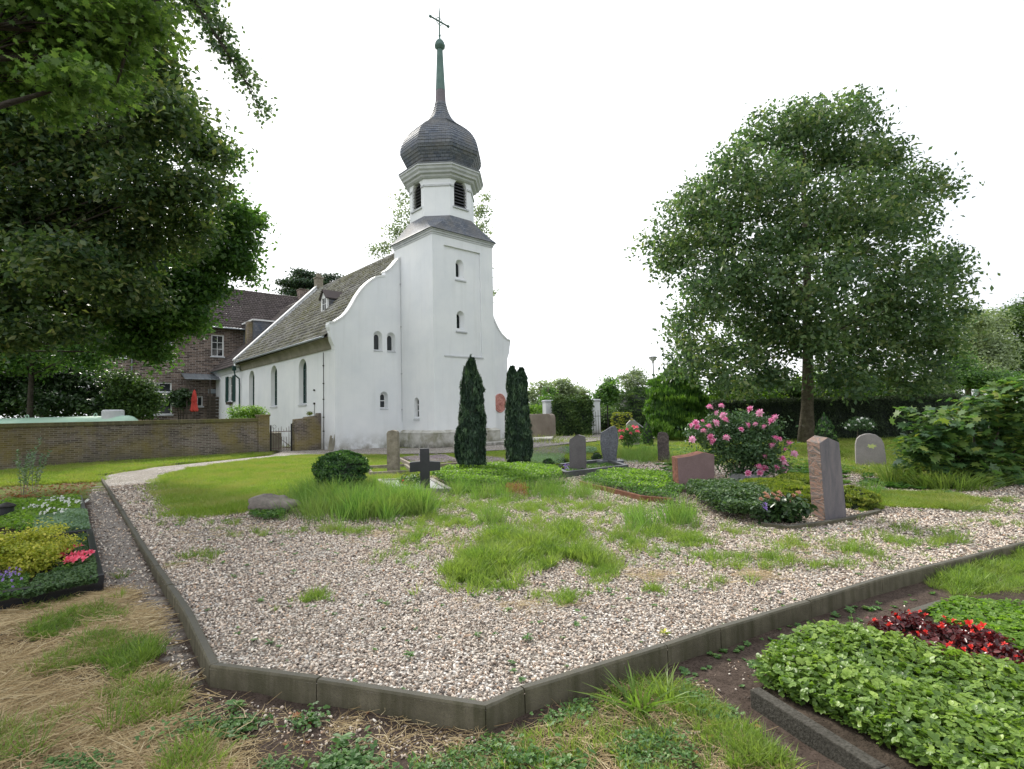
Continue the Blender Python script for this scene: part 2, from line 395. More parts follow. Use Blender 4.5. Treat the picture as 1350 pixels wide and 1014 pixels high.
class MB:
    def __init__(s): s.v = []; s.f = []; s.mi = []
    def add(s, vs, fs, mi=0):
        k = len(s.v); s.v += [tuple(map(float, x)) for x in vs]
        s.f += [tuple(k + i for i in f) for f in fs]; s.mi += [mi] * len(fs)
        return s
    def box(s, x0, x1, y0, y1, z0, z1, mi=0, M=None):
        vs = [Vector((x, y, z)) for z in (z0, z1) for y in (y0, y1) for x in (x0, x1)]
        if M: vs = [M @ q for q in vs]
        return s.add(vs, [(0, 2, 3, 1), (4, 5, 7, 6), (0, 1, 5, 4), (2, 6, 7, 3), (0, 4, 6, 2), (1, 3, 7, 5)], mi)
    def hexa(s, b, t, mi=0):
        """bottom ring b and top ring t (same count, anticlockwise from above)"""
        n = len(b)
        return s.add(list(b) + list(t), [tuple(range(n - 1, -1, -1)), tuple(range(n, 2 * n))] +
                     [(i, (i + 1) % n, n + (i + 1) % n, n + i) for i in range(n)], mi)
    def extr(s, poly, fn, d0, d1, mi=0):
        """2D polygon in (a,b), fn(a,b,d)->xyz, extruded from d0 to d1"""
        n = len(poly)
        vs = [fn(a, b, d0) for a, b in poly] + [fn(a, b, d1) for a, b in poly]
        tri = tessellate_polygon([[Vector((a, b, 0)) for a, b in poly]])
        fs = [tuple(t) for t in tri] + [tuple(n + i for i in reversed(t)) for t in tri]
        fs += [(i, n + i, n + (i + 1) % n, (i + 1) % n) for i in range(n)]
        return s.add(vs, fs, mi)
    def tube(s, pts, rads, n=8, mi=0, cap=True):
        pts = [Vector(p) for p in pts]
        if not hasattr(rads, '__len__'): rads = [rads] * len(pts)
        vs = []; prev = None
        for i, p in enumerate(pts):
            t = (pts[min(i + 1, len(pts) - 1)] - pts[max(i - 1, 0)]).normalized()
            if prev is None:
                a = t.orthogonal().normalized()
            else:
                a = (prev - t * prev.dot(t)).normalized()
            prev = a; b = t.cross(a)
            for k in range(n):
                an = 2 * math.pi * k / n
                vs.append(p + (a * math.cos(an) + b * math.sin(an)) * rads[i])
        fs = []
        for i in range(len(pts) - 1):
            for k in range(n):
                fs.append((i * n + k, i * n + (k + 1) % n, (i + 1) * n + (k + 1) % n, (i + 1) * n + k))
        if cap:
            fs.append(tuple(range(n - 1, -1, -1))); fs.append(tuple((len(pts) - 1) * n + k for k in range(n)))
        return s.add(vs, fs, mi)
    def lathe(s, prof, n=24, c=(0, 0), ph=0.0, mi=0, cap=True):
        vs = [(c[0] + r * math.cos(ph + 2 * math.pi * k / n), c[1] + r * math.sin(ph + 2 * math.pi * k / n), z) for r, z in prof for k in range(n)]
        fs = [(i * n + k, i * n + (k + 1) % n, (i + 1) * n + (k + 1) % n, (i + 1) * n + k) for i in range(len(prof) - 1) for k in range(n)]
        if cap:
            fs.append(tuple(range(n - 1, -1, -1))); fs.append(tuple((len(prof) - 1) * n + k for k in range(n)))
        return s.add(vs, fs, mi)
    def build(s, name, mats, parent=None, smooth=False, bevel=0.0, sub=0, noise_=0.0, nscale=3.0, bseg=2):
        me = bpy.data.meshes.new(name)
        me.from_pydata(s.v, [], s.f)
        if not isinstance(mats, (list, tuple)): mats = [mats]
        for m in mats: me.materials.append(m)
        me.polygons.foreach_set('material_index', s.mi)
        import bmesh
        bm = bmesh.new(); bm.from_mesh(me)
        if s.f and noise_ == 0: bmesh.ops.recalc_face_normals(bm, faces=bm.faces)
        uvl = bm.loops.layers.uv.new('uv')
        for f in bm.faces:
            nrm = f.normal
            if abs(nrm.z) > 0.85: h = Vector((1, 0, 0)); w = Vector((0, 1, 0))
            else:
                h = Vector((0, 0, 1)).cross(nrm).normalized(); w = nrm.cross(h)
            for l in f.loops:
                l[uvl].uv = (l.vert.co.dot(h), l.vert.co.dot(w))
        bm.to_mesh(me); bm.free()
        if smooth:
            me.polygons.foreach_set('use_smooth', [True] * len(me.polygons))
        me.update()
        o = bpy.data.objects.new(name, me); COL.objects.link(o)
        if parent: o.parent = parent
        if bevel:
            md = o.modifiers.new('bevel', 'BEVEL'); md.width = bevel; md.segments = bseg; md.limit_method = 'ANGLE'; md.angle_limit = R_(40)
        if sub:
            md = o.modifiers.new('sub', 'SUBSURF'); md.levels = sub; md.render_levels = sub
        if noise_:
            tx = bpy.data.textures.new(name + '_relief', 'CLOUDS'); tx.noise_scale = nscale
            md = o.modifiers.new('relief', 'DISPLACE'); md.texture = tx; md.strength = noise_; md.texture_coords = 'LOCAL'; md.mid_level = 0.5
        return o

def npmesh(name, V, F, mat, parent=None, rnd=None, smooth=False, link=True):
    """fast mesh from numpy arrays: V (n,3), F (m,k)"""
    V = np.asarray(V, dtype=np.float32); F = np.asarray(F, dtype=np.int32)
    me = bpy.data.meshes.new(name)
    me.vertices.add(len(V)); me.vertices.foreach_set('co', V.ravel())
    k = F.shape[1]
    me.loops.add(F.size); me.loops.foreach_set('vertex_index', F.ravel())
    me.polygons.add(len(F)); me.polygons.foreach_set('loop_start', np.arange(0, F.size, k, dtype=np.int32))
    me.update(calc_edges=True)
    if smooth: me.polygons.foreach_set('use_smooth', np.ones(len(F), dtype=bool))
    if rnd is not None:
        at = me.attributes.new('rnd', 'FLOAT', 'POINT'); at.data.foreach_set('value', np.asarray(rnd, dtype=np.float32))
    me.materials.append(mat)
    o = bpy.data.objects.new(name, me)
    if link: COL.objects.link(o)
    if parent: o.parent = parent
    return o

# ---- leaf templates: verts (k,3), tris
def T_(v, f): return np.array(v, dtype=float), np.array(f, dtype=int)
LEAF = {
 'rhomb': T_([(0, -.5, 0), (.28, 0, .07), (0, .5, -.05), (-.28, 0, .07)], [(0, 1, 2), (0, 2, 3)]),
 'oval': T_([(0, -.5, 0), (.22, -.2, .05), (.24, .15, .05), (0, .5, -.08), (-.24, .15, .05), (-.22, -.2, .05)],
            [(0, 1, 2), (0, 2, 3), (0, 3, 4), (0, 4, 5)]),
 'spray': T_([(0, -.5, 0), (.10, -.05, .03), (0, .5, -.03), (-.10, -.05, .03)], [(0, 1, 2), (0, 2, 3)]),
 'needle': T_([(-.06, -.5, 0), (.06, -.5, 0), (0, .5, 0)], [(0, 1, 2)]),
}
def _maple():
    ang = [-90, -62, -28, -5, 22, 48, 68, 90]; rad = [.22, .42, .30, .56, .28, .58, .32, .66]
    pts = [(0, -.1, 0)]
    half = [(r * math.cos(R_(a)), r * math.sin(R_(a)), -.12 * r * r - .0) for a, r in zip(ang, rad)]
    full = half + [(-x, y, z) for x, y, z in reversed(half[:-1])]
    full = full[:-1]
    pts += full
    n = len(full)
    return T_(pts, [(0, 1 + i, 1 + (i + 1) % n) for i in range(n)])
LEAF['maple'] = _maple()
def _trilobe():
    v = []; f = []
    for a in (-62, 0, 62):
        c, s = math.cos(R_(a)), math.sin(R_(a)); k = len(v)
        for x, y, z in [(0, 0, 0), (.2, .18, .05), (.22, .42, .06), (0, .6, -.02), (-.22, .42, .06), (-.2, .18, .05)]:
            v.append((x * c - y * s, x * s + y * c, z))
        f += [(k, k + 1, k + 2), (k, k + 2, k + 3), (k, k + 3, k + 4), (k, k + 4, k + 5)]
    return T_(v, f)
LEAF['tri'] = _trilobe()

def unit(a):
    return a / np.maximum(np.linalg.norm(a, axis=1, keepdims=True), 1e-9)
def leafgeo(P, N, size, tmpl, rnd, spin=None, D=None):
    """leaves at P with normals N; D optional direction of the leaf's long axis"""
    tv, tf = LEAF[tmpl]; n = len(P)
    if D is None: D = RNG.normal(size=(n, 3))
    T1 = unit(np.cross(D, N)); T2 = np.cross(N, T1)
    size = np.broadcast_to(np.asarray(size, float), (n,))
    V = P[:, None, :] + size[:, None, None] * (tv[None, :, 0:1] * T1[:, None, :] + tv[None, :, 1:2] * T2[:, None, :] + tv[None, :, 2:3] * N[:, None, :])
    F = (tf[None] + (np.arange(n) * len(tv))[:, None, None]).reshape(-1, 3)
    return V.reshape(-1, 3), F, np.repeat(rnd, len(tv))
def cat_geo(parts):
    Vs, Fs, Rs = [], [], []; k = 0
    for V, F, r in parts:
        Vs.append(V); Fs.append(F + k); Rs.append(r); k += len(V)
    return np.vstack(Vs), np.vstack(Fs), np.concatenate(Rs)

def crown_geo(blobs, n_leaf, size, tmpl='rhomb', clump=26, csig=0.3, flat=0.45, up=0.9, out=0.5, shell=0.55, droop=0.0, cvar=0.5):
    """blobs: list of (centre, (rx,ry,rz)[, weight]).  Leaves gather in clumps near each blob's surface."""
    w = np.array([(b[1][0] * b[1][1] * b[1][2]) ** 0.667 * (b[2] if len(b) > 2 else 1) for b in blobs]); w /= w.sum()
    nc = max(1, int(n_leaf / clump))
    bi = RNG.choice(len(blobs), nc, p=w)
    C = np.array([list(b[0]) for b in blobs])[bi]; Rr = np.array([list(b[1]) for b in blobs])[bi]
    d = unit(RNG.normal(size=(nc, 3)))
    rr = shell + (1 - shell) * RNG.random(nc) ** 0.6
    rr *= 1 + 0.16 * RNG.normal(size=nc) * (RNG.random(nc) < .35)
    cc = C + d * Rr * rr[:, None]
    crnd = RNG.random(nc)
    li = np.repeat(np.arange(nc), clump)
    n = len(li)
    off = RNG.normal(size=(n, 3)) * csig
    off[:, 2] = off[:, 2] * flat - droop * (off[:, 0] ** 2 + off[:, 1] ** 2)
    P = cc[li] + off
    N = unit(RNG.normal(size=(n, 3)) * 0.75 + np.array([0, 0, up]) + d[li] * out)
    rnd = np.clip(crnd[li] * cvar + RNG.random(n) * (1 - cvar), 0, 1)
    return leafgeo(P, N, size * (0.65 + 0.7 * RNG.random(n)), tmpl, rnd), cc

def blob_px(px, py, Y, rpx, ry=None, dep=1.0, w=1.0, rz=None):
    c = AT(px, py, Y); k = Y / FPX
    rx = rpx * k; rzz = (ry if ry else rpx) * k
    return (c, (rx, rx * dep, rzz), w)

def limb_mesh(mb, base, top, r0, r1, blobs, attach=(0.35, 0.9), rb=0.3, twigs=None, bend=0.15, nseg=7, rnd=random):
    base = Vector(base); top = Vector(top)
    n = 8; pts = []; rad = []
    ox = rnd.uniform(-bend, bend); oy = rnd.uniform(-bend, bend)
    for i in range(n + 1):
        t = i / n
        p = base.lerp(top, t) + Vector((ox * math.sin(t * 3.1), oy * math.sin(t * 4), 0))
        pts.append(p); rad.append(r0 * (1 - t) + r1 * t + (r0 * 0.45 * max(0, 1 - t * 9)))
    mb.tube(pts, rad, 12)
    ends = []
    for b in blobs:
        c = Vector(b[0])
        t = rnd.uniform(*attach)
        # attach below the blob
        zt = (c.z - base.z) / max(0.1, (top.z - base.z))
        t = min(attach[1], max(attach[0], zt - rnd.uniform(0.12, 0.3)))
        i = t * n; k = min(n - 1, int(i)); a = pts[k].lerp(pts[k + 1], i - k); ra = (rad[k] * (1 - (i - k)) + rad[k + 1] * (i - k)) * rb * 1.5
        m1 = a.lerp(c, 0.35) + Vector((0, 0, 0.06 * (c - a).length)); m2 = a.lerp(c, 0.72) + Vector((rnd.uniform(-.1, .1), rnd.uniform(-.1, .1), 0.05 * (c - a).length))
        mb.tube([a, m1, m2, c], [ra, ra * 0.7, ra * 0.42, ra * 0.16], nseg)
        ends.append((a, m1, m2, c, ra))
    if twigs is not None:
        C = np.array([list(b[0]) for b in blobs])
        for q in twigs:
            q = Vector(q); j = int(np.argmin(np.sum((C - np.array(q)) ** 2, axis=1)))
            a, m1, m2, c, ra = ends[j]
            s = m1.lerp(m2, rnd.random()) if rnd.random() < .5 else m2.lerp(c, rnd.random())
            mid = s.lerp(q, .5) + Vector((0, 0, 0.05 * (q - s).length))
            mb.tube([s, mid, q], [max(.006, ra * .18), max(.005, ra * .11), .004], 4, cap=False)

# ---- instancing of small countless bits (pebbles, blades) by geometry nodes
def proto_collection(name, objs):
    c = bpy.data.collections.new(name)
    for o in objs: c.objects.link(o)
    return c
def scatter(name, P, rot, scl, coll, nproto, mat=None, idx=None):
    n = len(P)
    me = bpy.data.meshes.new(name)
    me.vertices.add(n); me.vertices.foreach_set('co', np.asarray(P, np.float32).ravel())
    a = me.attributes.new('rot', 'FLOAT_VECTOR', 'POINT'); a.data.foreach_set('vector', np.asarray(rot, np.float32).ravel())
    scl = np.asarray(scl, np.float32)
    if scl.ndim == 1: scl = np.repeat(scl[:, None], 3, 1)
    a = me.attributes.new('scl', 'FLOAT_VECTOR', 'POINT'); a.data.foreach_set('vector', scl.ravel())
    if idx is None: idx = RNG.integers(0, nproto, n)
    a = me.attributes.new('idx', 'INT', 'POINT'); a.data.foreach_set('value', np.asarray(idx, np.int32))
    if mat: me.materials.append(mat)
    me.update()
    o = bpy.data.objects.new(name, me); COL.objects.link(o)
    ng = bpy.data.node_groups.new(name + '_scatter', 'GeometryNodeTree')
    ng.interface.new_socket('Geometry', in_out='INPUT', socket_type='NodeSocketGeometry')
    ng.interface.new_socket('Geometry', in_out='OUTPUT', socket_type='NodeSocketGeometry')
    gi = ng.nodes.new('NodeGroupInput'); go = ng.nodes.new('NodeGroupOutput')
    ip = ng.nodes.new('GeometryNodeInstanceOnPoints')
    ci = ng.nodes.new('GeometryNodeCollectionInfo')
    ci.inputs['Collection'].default_value = coll
    ci.inputs['Separate Children'].default_value = True; ci.inputs['Reset Children'].default_value = True
    def na(nm, ty):
        x = ng.nodes.new('GeometryNodeInputNamedAttribute'); x.data_type = ty; x.inputs['Name'].default_value = nm
        return [q for q in x.outputs if q.enabled and q.name == 'Attribute'][0]
    er = ng.nodes.new('FunctionNodeEulerToRotation')
    L = ng.links.new
    L(gi.outputs[0], ip.inputs['Points']); L(ci.outputs[0], ip.inputs['Instance'])
    ip.inputs['Pick Instance'].default_value = True
    L(na('idx', 'INT'), ip.inputs['Instance Index'])
    L(na('rot', 'FLOAT_VECTOR'), er.inputs[0]); L(er.outputs[0], ip.inputs['Rotation'])
    L(na('scl', 'FLOAT_VECTOR'), ip.inputs['Scale'])
    L(ip.outputs[0], go.inputs[0])
    md = o.modifiers.new('scatter', 'NODES'); md.node_group = ng
    return o

def in_poly(P, poly):
    x, y = P[:, 0], P[:, 1]; c = np.zeros(len(P), bool); n = len(poly)
    for i in range(n):
        x1, y1 = poly[i][0], poly[i][1]; x2, y2 = poly[(i + 1) % n][0], poly[(i + 1) % n][1]
        if y1 == y2: continue
        m = ((y1 > y) != (y2 > y)) & (x < (x2 - x1) * (y - y1) / (y2 - y1) + x1)
        c ^= m
    return c
def rand_in(poly, n):
    a = np.array([[p[0], p[1]] for p in poly]); lo, hi = a.min(0), a.max(0)
    out = []; k = 0
    while k < n:
        q = lo + RNG.random((n * 2 + 50, 2)) * (hi - lo); q = q[in_poly(q, poly)]
        out.append(q); k += len(q)
        if len(q) == 0: break
    return np.vstack(out)[:n]
def gpoly(pxs, z=0.0): return [G(x, y, z) for x, y in pxs]

# ================================================================== GROUND
def gz(x, y):
    x = np.asarray(x, float); y = np.asarray(y, float)
    near = 1 - sstep(4.0, 8.5, y)
    z = -0.03 - 0.085 * near
    z = z + near * 0.012 * (np.sin(x * 5.1 + y * 2.3) * np.sin(y * 4.3 - x * 1.7) + 0.6 * np.sin(x * 11.3 + 1.1) * np.sin(y * 9.7))
    return z
def gz1(x, y): return float(gz(np.array([x]), np.array([y]))[0])
def GO(px, py):
    """outer ground point at a pixel (lower than the gravel bed)"""
    p = G(px, py, -0.09)
    for _ in range(4): p = G(px, py, gz1(p.x, p.y))
    return p

curb_px = [(131, 628), (164, 683), (180, 711), (203, 747), (241, 803), (276, 877), (417, 896), (640, 931), (692, 909), (880, 852), (950, 828), (1163, 763), (1350, 716)]
curb_o = [G(x, y, 0.025) for x, y in curb_px]
curb_o.append(curb_o[-1] + (curb_o[-1] - curb_o[-2]).normalized() * 5.0)
far_r = [Vector((13.5, 10.5, 0)), Vector((13.5, 17, 0)), Vector((6, 18.5, 0))]
bed_poly = [Vector((p.x, p.y, 0)) for p in curb_o] + far_r + gpoly([(720, 600), (560, 608), (400, 606), (180, 618)])
lawn_poly = gpoly([(212, 628), (250, 618), (300, 610.5), (355, 604), (400, 600.5), (450, 600), (560, 601), (690, 594), (720, 590), (800, 583), (840, 596), (815, 604), (725, 612), (640, 620), (560, 624), (480, 628), (455, 660), (400, 656), (330, 664), (290, 672), (262, 670), (235, 652)])
path_poly = gpoly([(196, 617), (240, 613), (355, 601), (372, 596), (345, 590), (362, 586), (395, 590), (442, 591), (530, 591), (575, 591), (655, 585), (672, 578), (720, 574), (800, 572), (1040, 566), (1040, 574), (800, 580), (722, 588), (690, 592), (575, 598), (445, 600), (400, 601.5), (355, 605), (300, 612), (250, 619.5), (205, 625)])
grav_out = gpoly([(118, 655), (130, 632), (146, 660), (165, 690), (190, 740), (225, 800), (262, 878), (262, 915), (225, 870), (195, 800), (150, 790), (137, 772), (122, 705)], -0.06)
straw_poly = gpoly([(-500, 790), (60, 800), (137, 782), (180, 800), (205, 860), (235, 930), (290, 1000), (300, 1100), (-500, 1100)], -0.11)
soil_poly = gpoly([(262, 885), (640, 950), (930, 880), (1010, 890), (1165, 1060), (300, 1060), (262, 905)], -0.11)
green_r = gpoly([(1225, 772), (1262, 745), (1350, 722), (1650, 650), (1650, 790), (1350, 790), (1250, 783)], -0.1)
green_b = gpoly([(760, 930), (850, 892), (935, 915), (1000, 975), (1075, 1030), (1075, 1100), (500, 1100), (560, 1000), (700, 960)], -0.115)
strip_gr = gpoly([(-400, 690), (0, 612), (130, 608), (350, 593), (355, 600), (240, 611), (131, 628), (118, 652), (-400, 750)])

def softmask(P, poly, r=0.12, k=10):
    m = np.zeros(len(P))
    for i in range(k):
        m += in_poly(P + RNG.normal(size=P.shape) * r, poly)
    return m / k

def axis_(lo, hi, step, far, ratio=1.25):
    a = list(np.arange(lo, hi + 1e-6, step)); s = step; x = lo
    left = []
    while x > -far: s *= ratio; x -= s; left.append(x)
    s = step; x = hi; right = []
    while x < far: s *= ratio; x += s; right.append(x)
    return np.array(left[::-1] + a + right)
gx = axis_(-9, 9, 0.09, 900); gy = axis_(-1.5, 16, 0.09, 900)
XX, YY = np.meshgrid(gx, gy)
P2 = np.stack([XX.ravel(), YY.ravel()], 1)
ZZ = gz(P2[:, 0], P2[:, 1])
nx, ny = len(gx), len(gy)
I = np.arange(nx * ny).reshape(ny, nx)
FQ = np.stack([I[:-1, :-1], I[:-1, 1:], I[1:, 1:], I[1:, :-1]], -1).reshape(-1, 4)

m, nt, b = newmat('earth_and_turf')
p = wpos(nt)
def attr(nt, n):
    a = nt.nodes.new('ShaderNodeAttribute'); a.attribute_name = n; return a.outputs['Fac']
soil = mixc(nt, mrange(nt, noise(nt, p, 9, 7, 0.7), 0.3, 0.7), (0.055, 0.040, 0.032), (0.125, 0.095, 0.078))
soil = mixc(nt, mrange(nt, noise(nt, p, 70, 3), 0.5, 0.68, 0, 0.8), soil, (0.025, 0.018, 0.014))
straw = mixc(nt, mrange(nt, noise(nt, p, 22, 6, 0.7), 0.3, 0.7), (0.12, 0.08, 0.042), (0.32, 0.235, 0.125))
turf = mixc(nt, mrange(nt, noise(nt, p, 5, 7, 0.7), 0.3, 0.7), (0.07, 0.10, 0.022), (0.15, 0.175, 0.045))
grav = mixc(nt, mrange(nt, noise(nt, p, 55, 4, 0.7), 0.35, 0.65), (0.11, 0.095, 0.085), (0.34, 0.31, 0.28))
w1 = math_(nt, 'ADD', noise(nt, p, 7, 5, 0.7), -0.5)
def edge(a): return mrange(nt, math_(nt, 'ADD', attr(nt, a), w1), 0.35, 0.65)
col = mixc(nt, edge('turf'), soil, turf)
col = mixc(nt, edge('gravelly'), col, grav)
col = mixc(nt, math_(nt, 'MULTIPLY', edge('straw'), mrange(nt, noise(nt, p, 4, 5), 0.42, 0.62, 0.05, .9)), col, straw)
nt.links.new(col, b.inputs['Base Color']); b.inputs['Roughness'].default_value = 1.0
b.inputs['Specular IOR Level'].default_value = 0.1
bump(nt, b, noise(nt, p, 45, 6, 0.75), 0.9, 0.03)
MT['ground'] = m
go = npmesh('ground', np.column_stack([P2, ZZ]), FQ, m, smooth=True)
tag(go, kind='structure')
def setattr_(o, n, v):
    a = o.data.attributes.new(n, 'FLOAT', 'POINT'); a.data.foreach_set('value', np.asarray(v, np.float32))
far_t = sstep(10.5, 13, P2[:, 1]) + sstep(9.5, 12, np.abs(P2[:, 0]))
setattr_(go, 'turf', np.clip(far_t + softmask(P2, strip_gr, .15) + softmask(P2, green_r) + .42 * softmask(P2, green_b), 0, 1))
setattr_(go, 'gravelly', softmask(P2, grav_out, 0.08))
setattr_(go, 'straw', softmask(P2, straw_poly, 0.14))

def sheet(name, poly, z, mat):
    tri = tessellate_polygon([[Vector((q.x, q.y, 0)) for q in poly]])
    o = npmesh(name, [(q.x, q.y, z) for q in poly], [list(t) for t in tri], mat)
    return tag(o, kind='structure')
m, nt, b = newmat('gravel_base')
p = wpos(nt)
vo = nt.nodes.new('ShaderNodeTexVoronoi'); vo.inputs['Scale'].default_value = 48; nt.links.new(p, vo.inputs['Vector'])
sc = nt.nodes.new('ShaderNodeSeparateColor'); nt.links.new(vo.outputs['Color'], sc.inputs[0])
peb = [(0.0, (0.05, 0.045, 0.043)), (0.12, (0.13, 0.11, 0.10)), (0.27, (0.25, 0.21, 0.18)), (0.45, (0.39, 0.34, 0.295)), (0.65, (0.54, 0.49, 0.44)), (0.85, (0.68, 0.645, 0.60)), (1.0, (0.85, 0.83, 0.79))]
r = ramp_node(nt, peb); nt.links.new(sc.outputs[0], r.inputs['Fac'])
col = mixc(nt, mrange(nt, vo.outputs['Distance'], 0.3, 0.7, 0, 0.8), r.outputs['Color'], (0.05, 0.042, 0.035))
col = mixc(nt, mrange(nt, noise(nt, p, 0.9, 6, 0.65), 0.42, 0.7, 0, 0.6), col, (0.15, 0.125, 0.085))
nt.links.new(col, b.inputs['Base Color']); b.inputs['Roughness'].default_value = 0.9
bump(nt, b, math_(nt, 'SUBTRACT', 1.0, vo.outputs['Distance']), 0.8, 0.02)
MT['gravel'] = m
sheet('gravel_bed', bed_poly, 0.0, m)
sheet('gravel_path', path_poly, 0.008, m)
m, nt, b = newmat('lawn_turf')
p = wpos(nt)
col = mixc(nt, mrange(nt, noise(nt, p, 3.5, 7, 0.7), 0.3, 0.7), (0.10, 0.14, 0.03), (0.20, 0.225, 0.06))
col = mixc(nt, mrange(nt, noise(nt, p, 0.7, 4, 0.6), 0.45, 0.7, 0, .6), col, (0.23, 0.215, 0.085))
nt.links.new(col, b.inputs['Base Color']); b.inputs['Roughness'].default_value = 1
bump(nt, b, noise(nt, p, 60, 5, 0.7), 0.7, 0.02)
sheet('lawn', lawn_poly, 0.004, m)

# ------------------------------------------------------------------ concrete edging of slabs
ed = thing('concrete_edging', (0, 0, 0), 0, 'weathered concrete slab edging that turns three corners round the gravel bed', 'edging')
def slab_row(pts, w=0.062, top=0.025, bot=-0.32, lens=None, parent=ed, mat='edging', inward=1):
    """slabs standing on edge, outer top line through pts"""
    P = [Vector((q.x, q.y, 0)) for q in pts]
    nrm = []
    for i in range(len(P)):
        a = (P[i] - P[i - 1]).normalized() if i else None
        c = (P[i + 1] - P[i]).normalized() if i < len(P) - 1 else None
        t = (a + c).normalized() if (a and c) else (a or c)
        n = Vector((-t.y, t.x, 0)) * inward
        k = 1.0 / max(0.5, (a.dot(t) if a else 1.0)) if (a and c) else 1
        nrm.append(n * w * k)
    for i in range(len(P) - 1):
        g = 0.004; L = (P[i + 1] - P[i]).length; nseg = max(1, round(L / 1.0))
        for s in range(nseg):
            t0, t1 = s / nseg, (s + 1) / nseg
            a = P[i].lerp(P[i + 1], t0); c = P[i].lerp(P[i + 1], t1)
            na_ = nrm[i].lerp(nrm[i + 1], t0); nc_ = nrm[i].lerp(nrm[i + 1], t1)
            d = (c - a).normalized() * g
            a2, c2 = a + d, c - d
            dz = random.uniform(-.004, .004); tl = random.uniform(-.004, .004)
            ring = [a2, c2, c2 + nc_, a2 + na_]
            mb = MB()
            # rounded outer/inner top edge from a chamfered section, subdivided along the run
            ns = 6; secs = []
            for k in range(ns + 1):
                tt = k / ns; q = a2.lerp(c2, tt); nn = na_.lerp(nc_, tt); zt = top + dz + tl * tt
                j = 0.0015
                rr = lambda: random.uniform(-j, j)
                secs.append([q + Vector((rr(), rr(), bot)), q + Vector((rr(), rr(), zt - .012)), q + nn * .15 + Vector((0, 0, zt + rr())),
                             q + nn * .85 + Vector((0, 0, zt + rr())), q + nn + Vector((rr(), rr(), zt - .012)), q + nn + Vector((0, 0, bot))])
            vs = [x for s_ in secs for x in s_]; fs = []
            for k in range(ns):
                for j in range(6): fs.append((k * 6 + j, k * 6 + (j + 1) % 6, (k + 1) * 6 + (j + 1) % 6, (k + 1) * 6 + j))
            fs.append(tuple(range(6))); fs.append(tuple(ns * 6 + j for j in reversed(range(6))))
            mb.add(vs, fs); mb.build('edging_slab', MT[mat], parent)
c = curb_o
slab_row([c[0], c[1], c[2], c[3], c[4], c[5]], 0.06, inward=1)
slab_row([c[5], c[6], c[7]], 0.055)
slab_row([c[7], c[8], c[9], c[10], c[11], c[12], c[13]], 0.055)

# path edging: thin sunk slab line along the turf strip, left of the path
pe = thing('path_edging', (0, 0, 0), 0, 'low mossy edging line between turf strip and gravel path by brick wall', 'edging')
slab_row([G(x, y) for x, y in [(131, 627), (200, 616), (290, 605), (372, 596)]], 0.05, 0.035, -0.2, parent=pe)

# ------------------------------------------------------------------ pebbles
def ico(n_sub, seed):
    import bmesh
    bm = bmesh.new(); bmesh.ops.create_icosphere(bm, subdivisions=n_sub, radius=1)
    V = np.array([list(x.co) for x in bm.verts]); F = np.array([[l.index for l in f.verts] for f in bm.faces]); bm.free()
    r = np.random.default_rng(seed)
    for _ in range(5):
        d = unit(r.normal(size=(1, 3)))[0]; V = V - np.clip((V @ d) - r.uniform(.45, .8), 0, None)[:, None] * d * .9
    V *= r.uniform(.75, 1.15, 3) * np.array([1.1, .85, .62])
    return V, F
m, nt, b = newmat('pebble_stone')
oi = nt.nodes.new('ShaderNodeObjectInfo')
r = ramp_node(nt, peb); nt.links.new(oi.outputs['Random'], r.inputs['Fac'])
p = wpos(nt)
wn = nt.nodes.new('ShaderNodeTexWhiteNoise'); wn.noise_dimensions = '1D'; nt.links.new(oi.outputs['Random'], wn.inputs['W'])
tint = ramp_node(nt, [(0, (1, .95, .88)), (.5, (1, .88, .77)), (.75, (.98, .96, .94)), (.88, (1, .96, .91)), (.95, (1, .82, .66)), (1, (1, .7, .5))])
nt.links.new(wn.outputs['Value'], tint.inputs['Fac'])
col = mixc(nt, 1.0, r.outputs['Color'], tint.outputs['Color'], 'MULTIPLY')
col = mixc(nt, mrange(nt, noise(nt, p, 150, 3), 0.4, 0.7, 0, 0.35), col, (0.25, 0.21, 0.18))
nt.links.new(col, b.inputs['Base Color']); b.inputs['Roughness'].default_value = 0.75; b.inputs['Specular IOR Level'].default_value = 0.3
MT['pebble'] = m
peb_o = []
for s in range(7):
    V, F = ico(2 if s < 7 else 1, s + 5)
    peb_o.append(npmesh('pebble', V * 0.5, F, m, link=False, smooth=True))
peb_c = proto_collection('pebble_kinds', peb_o)

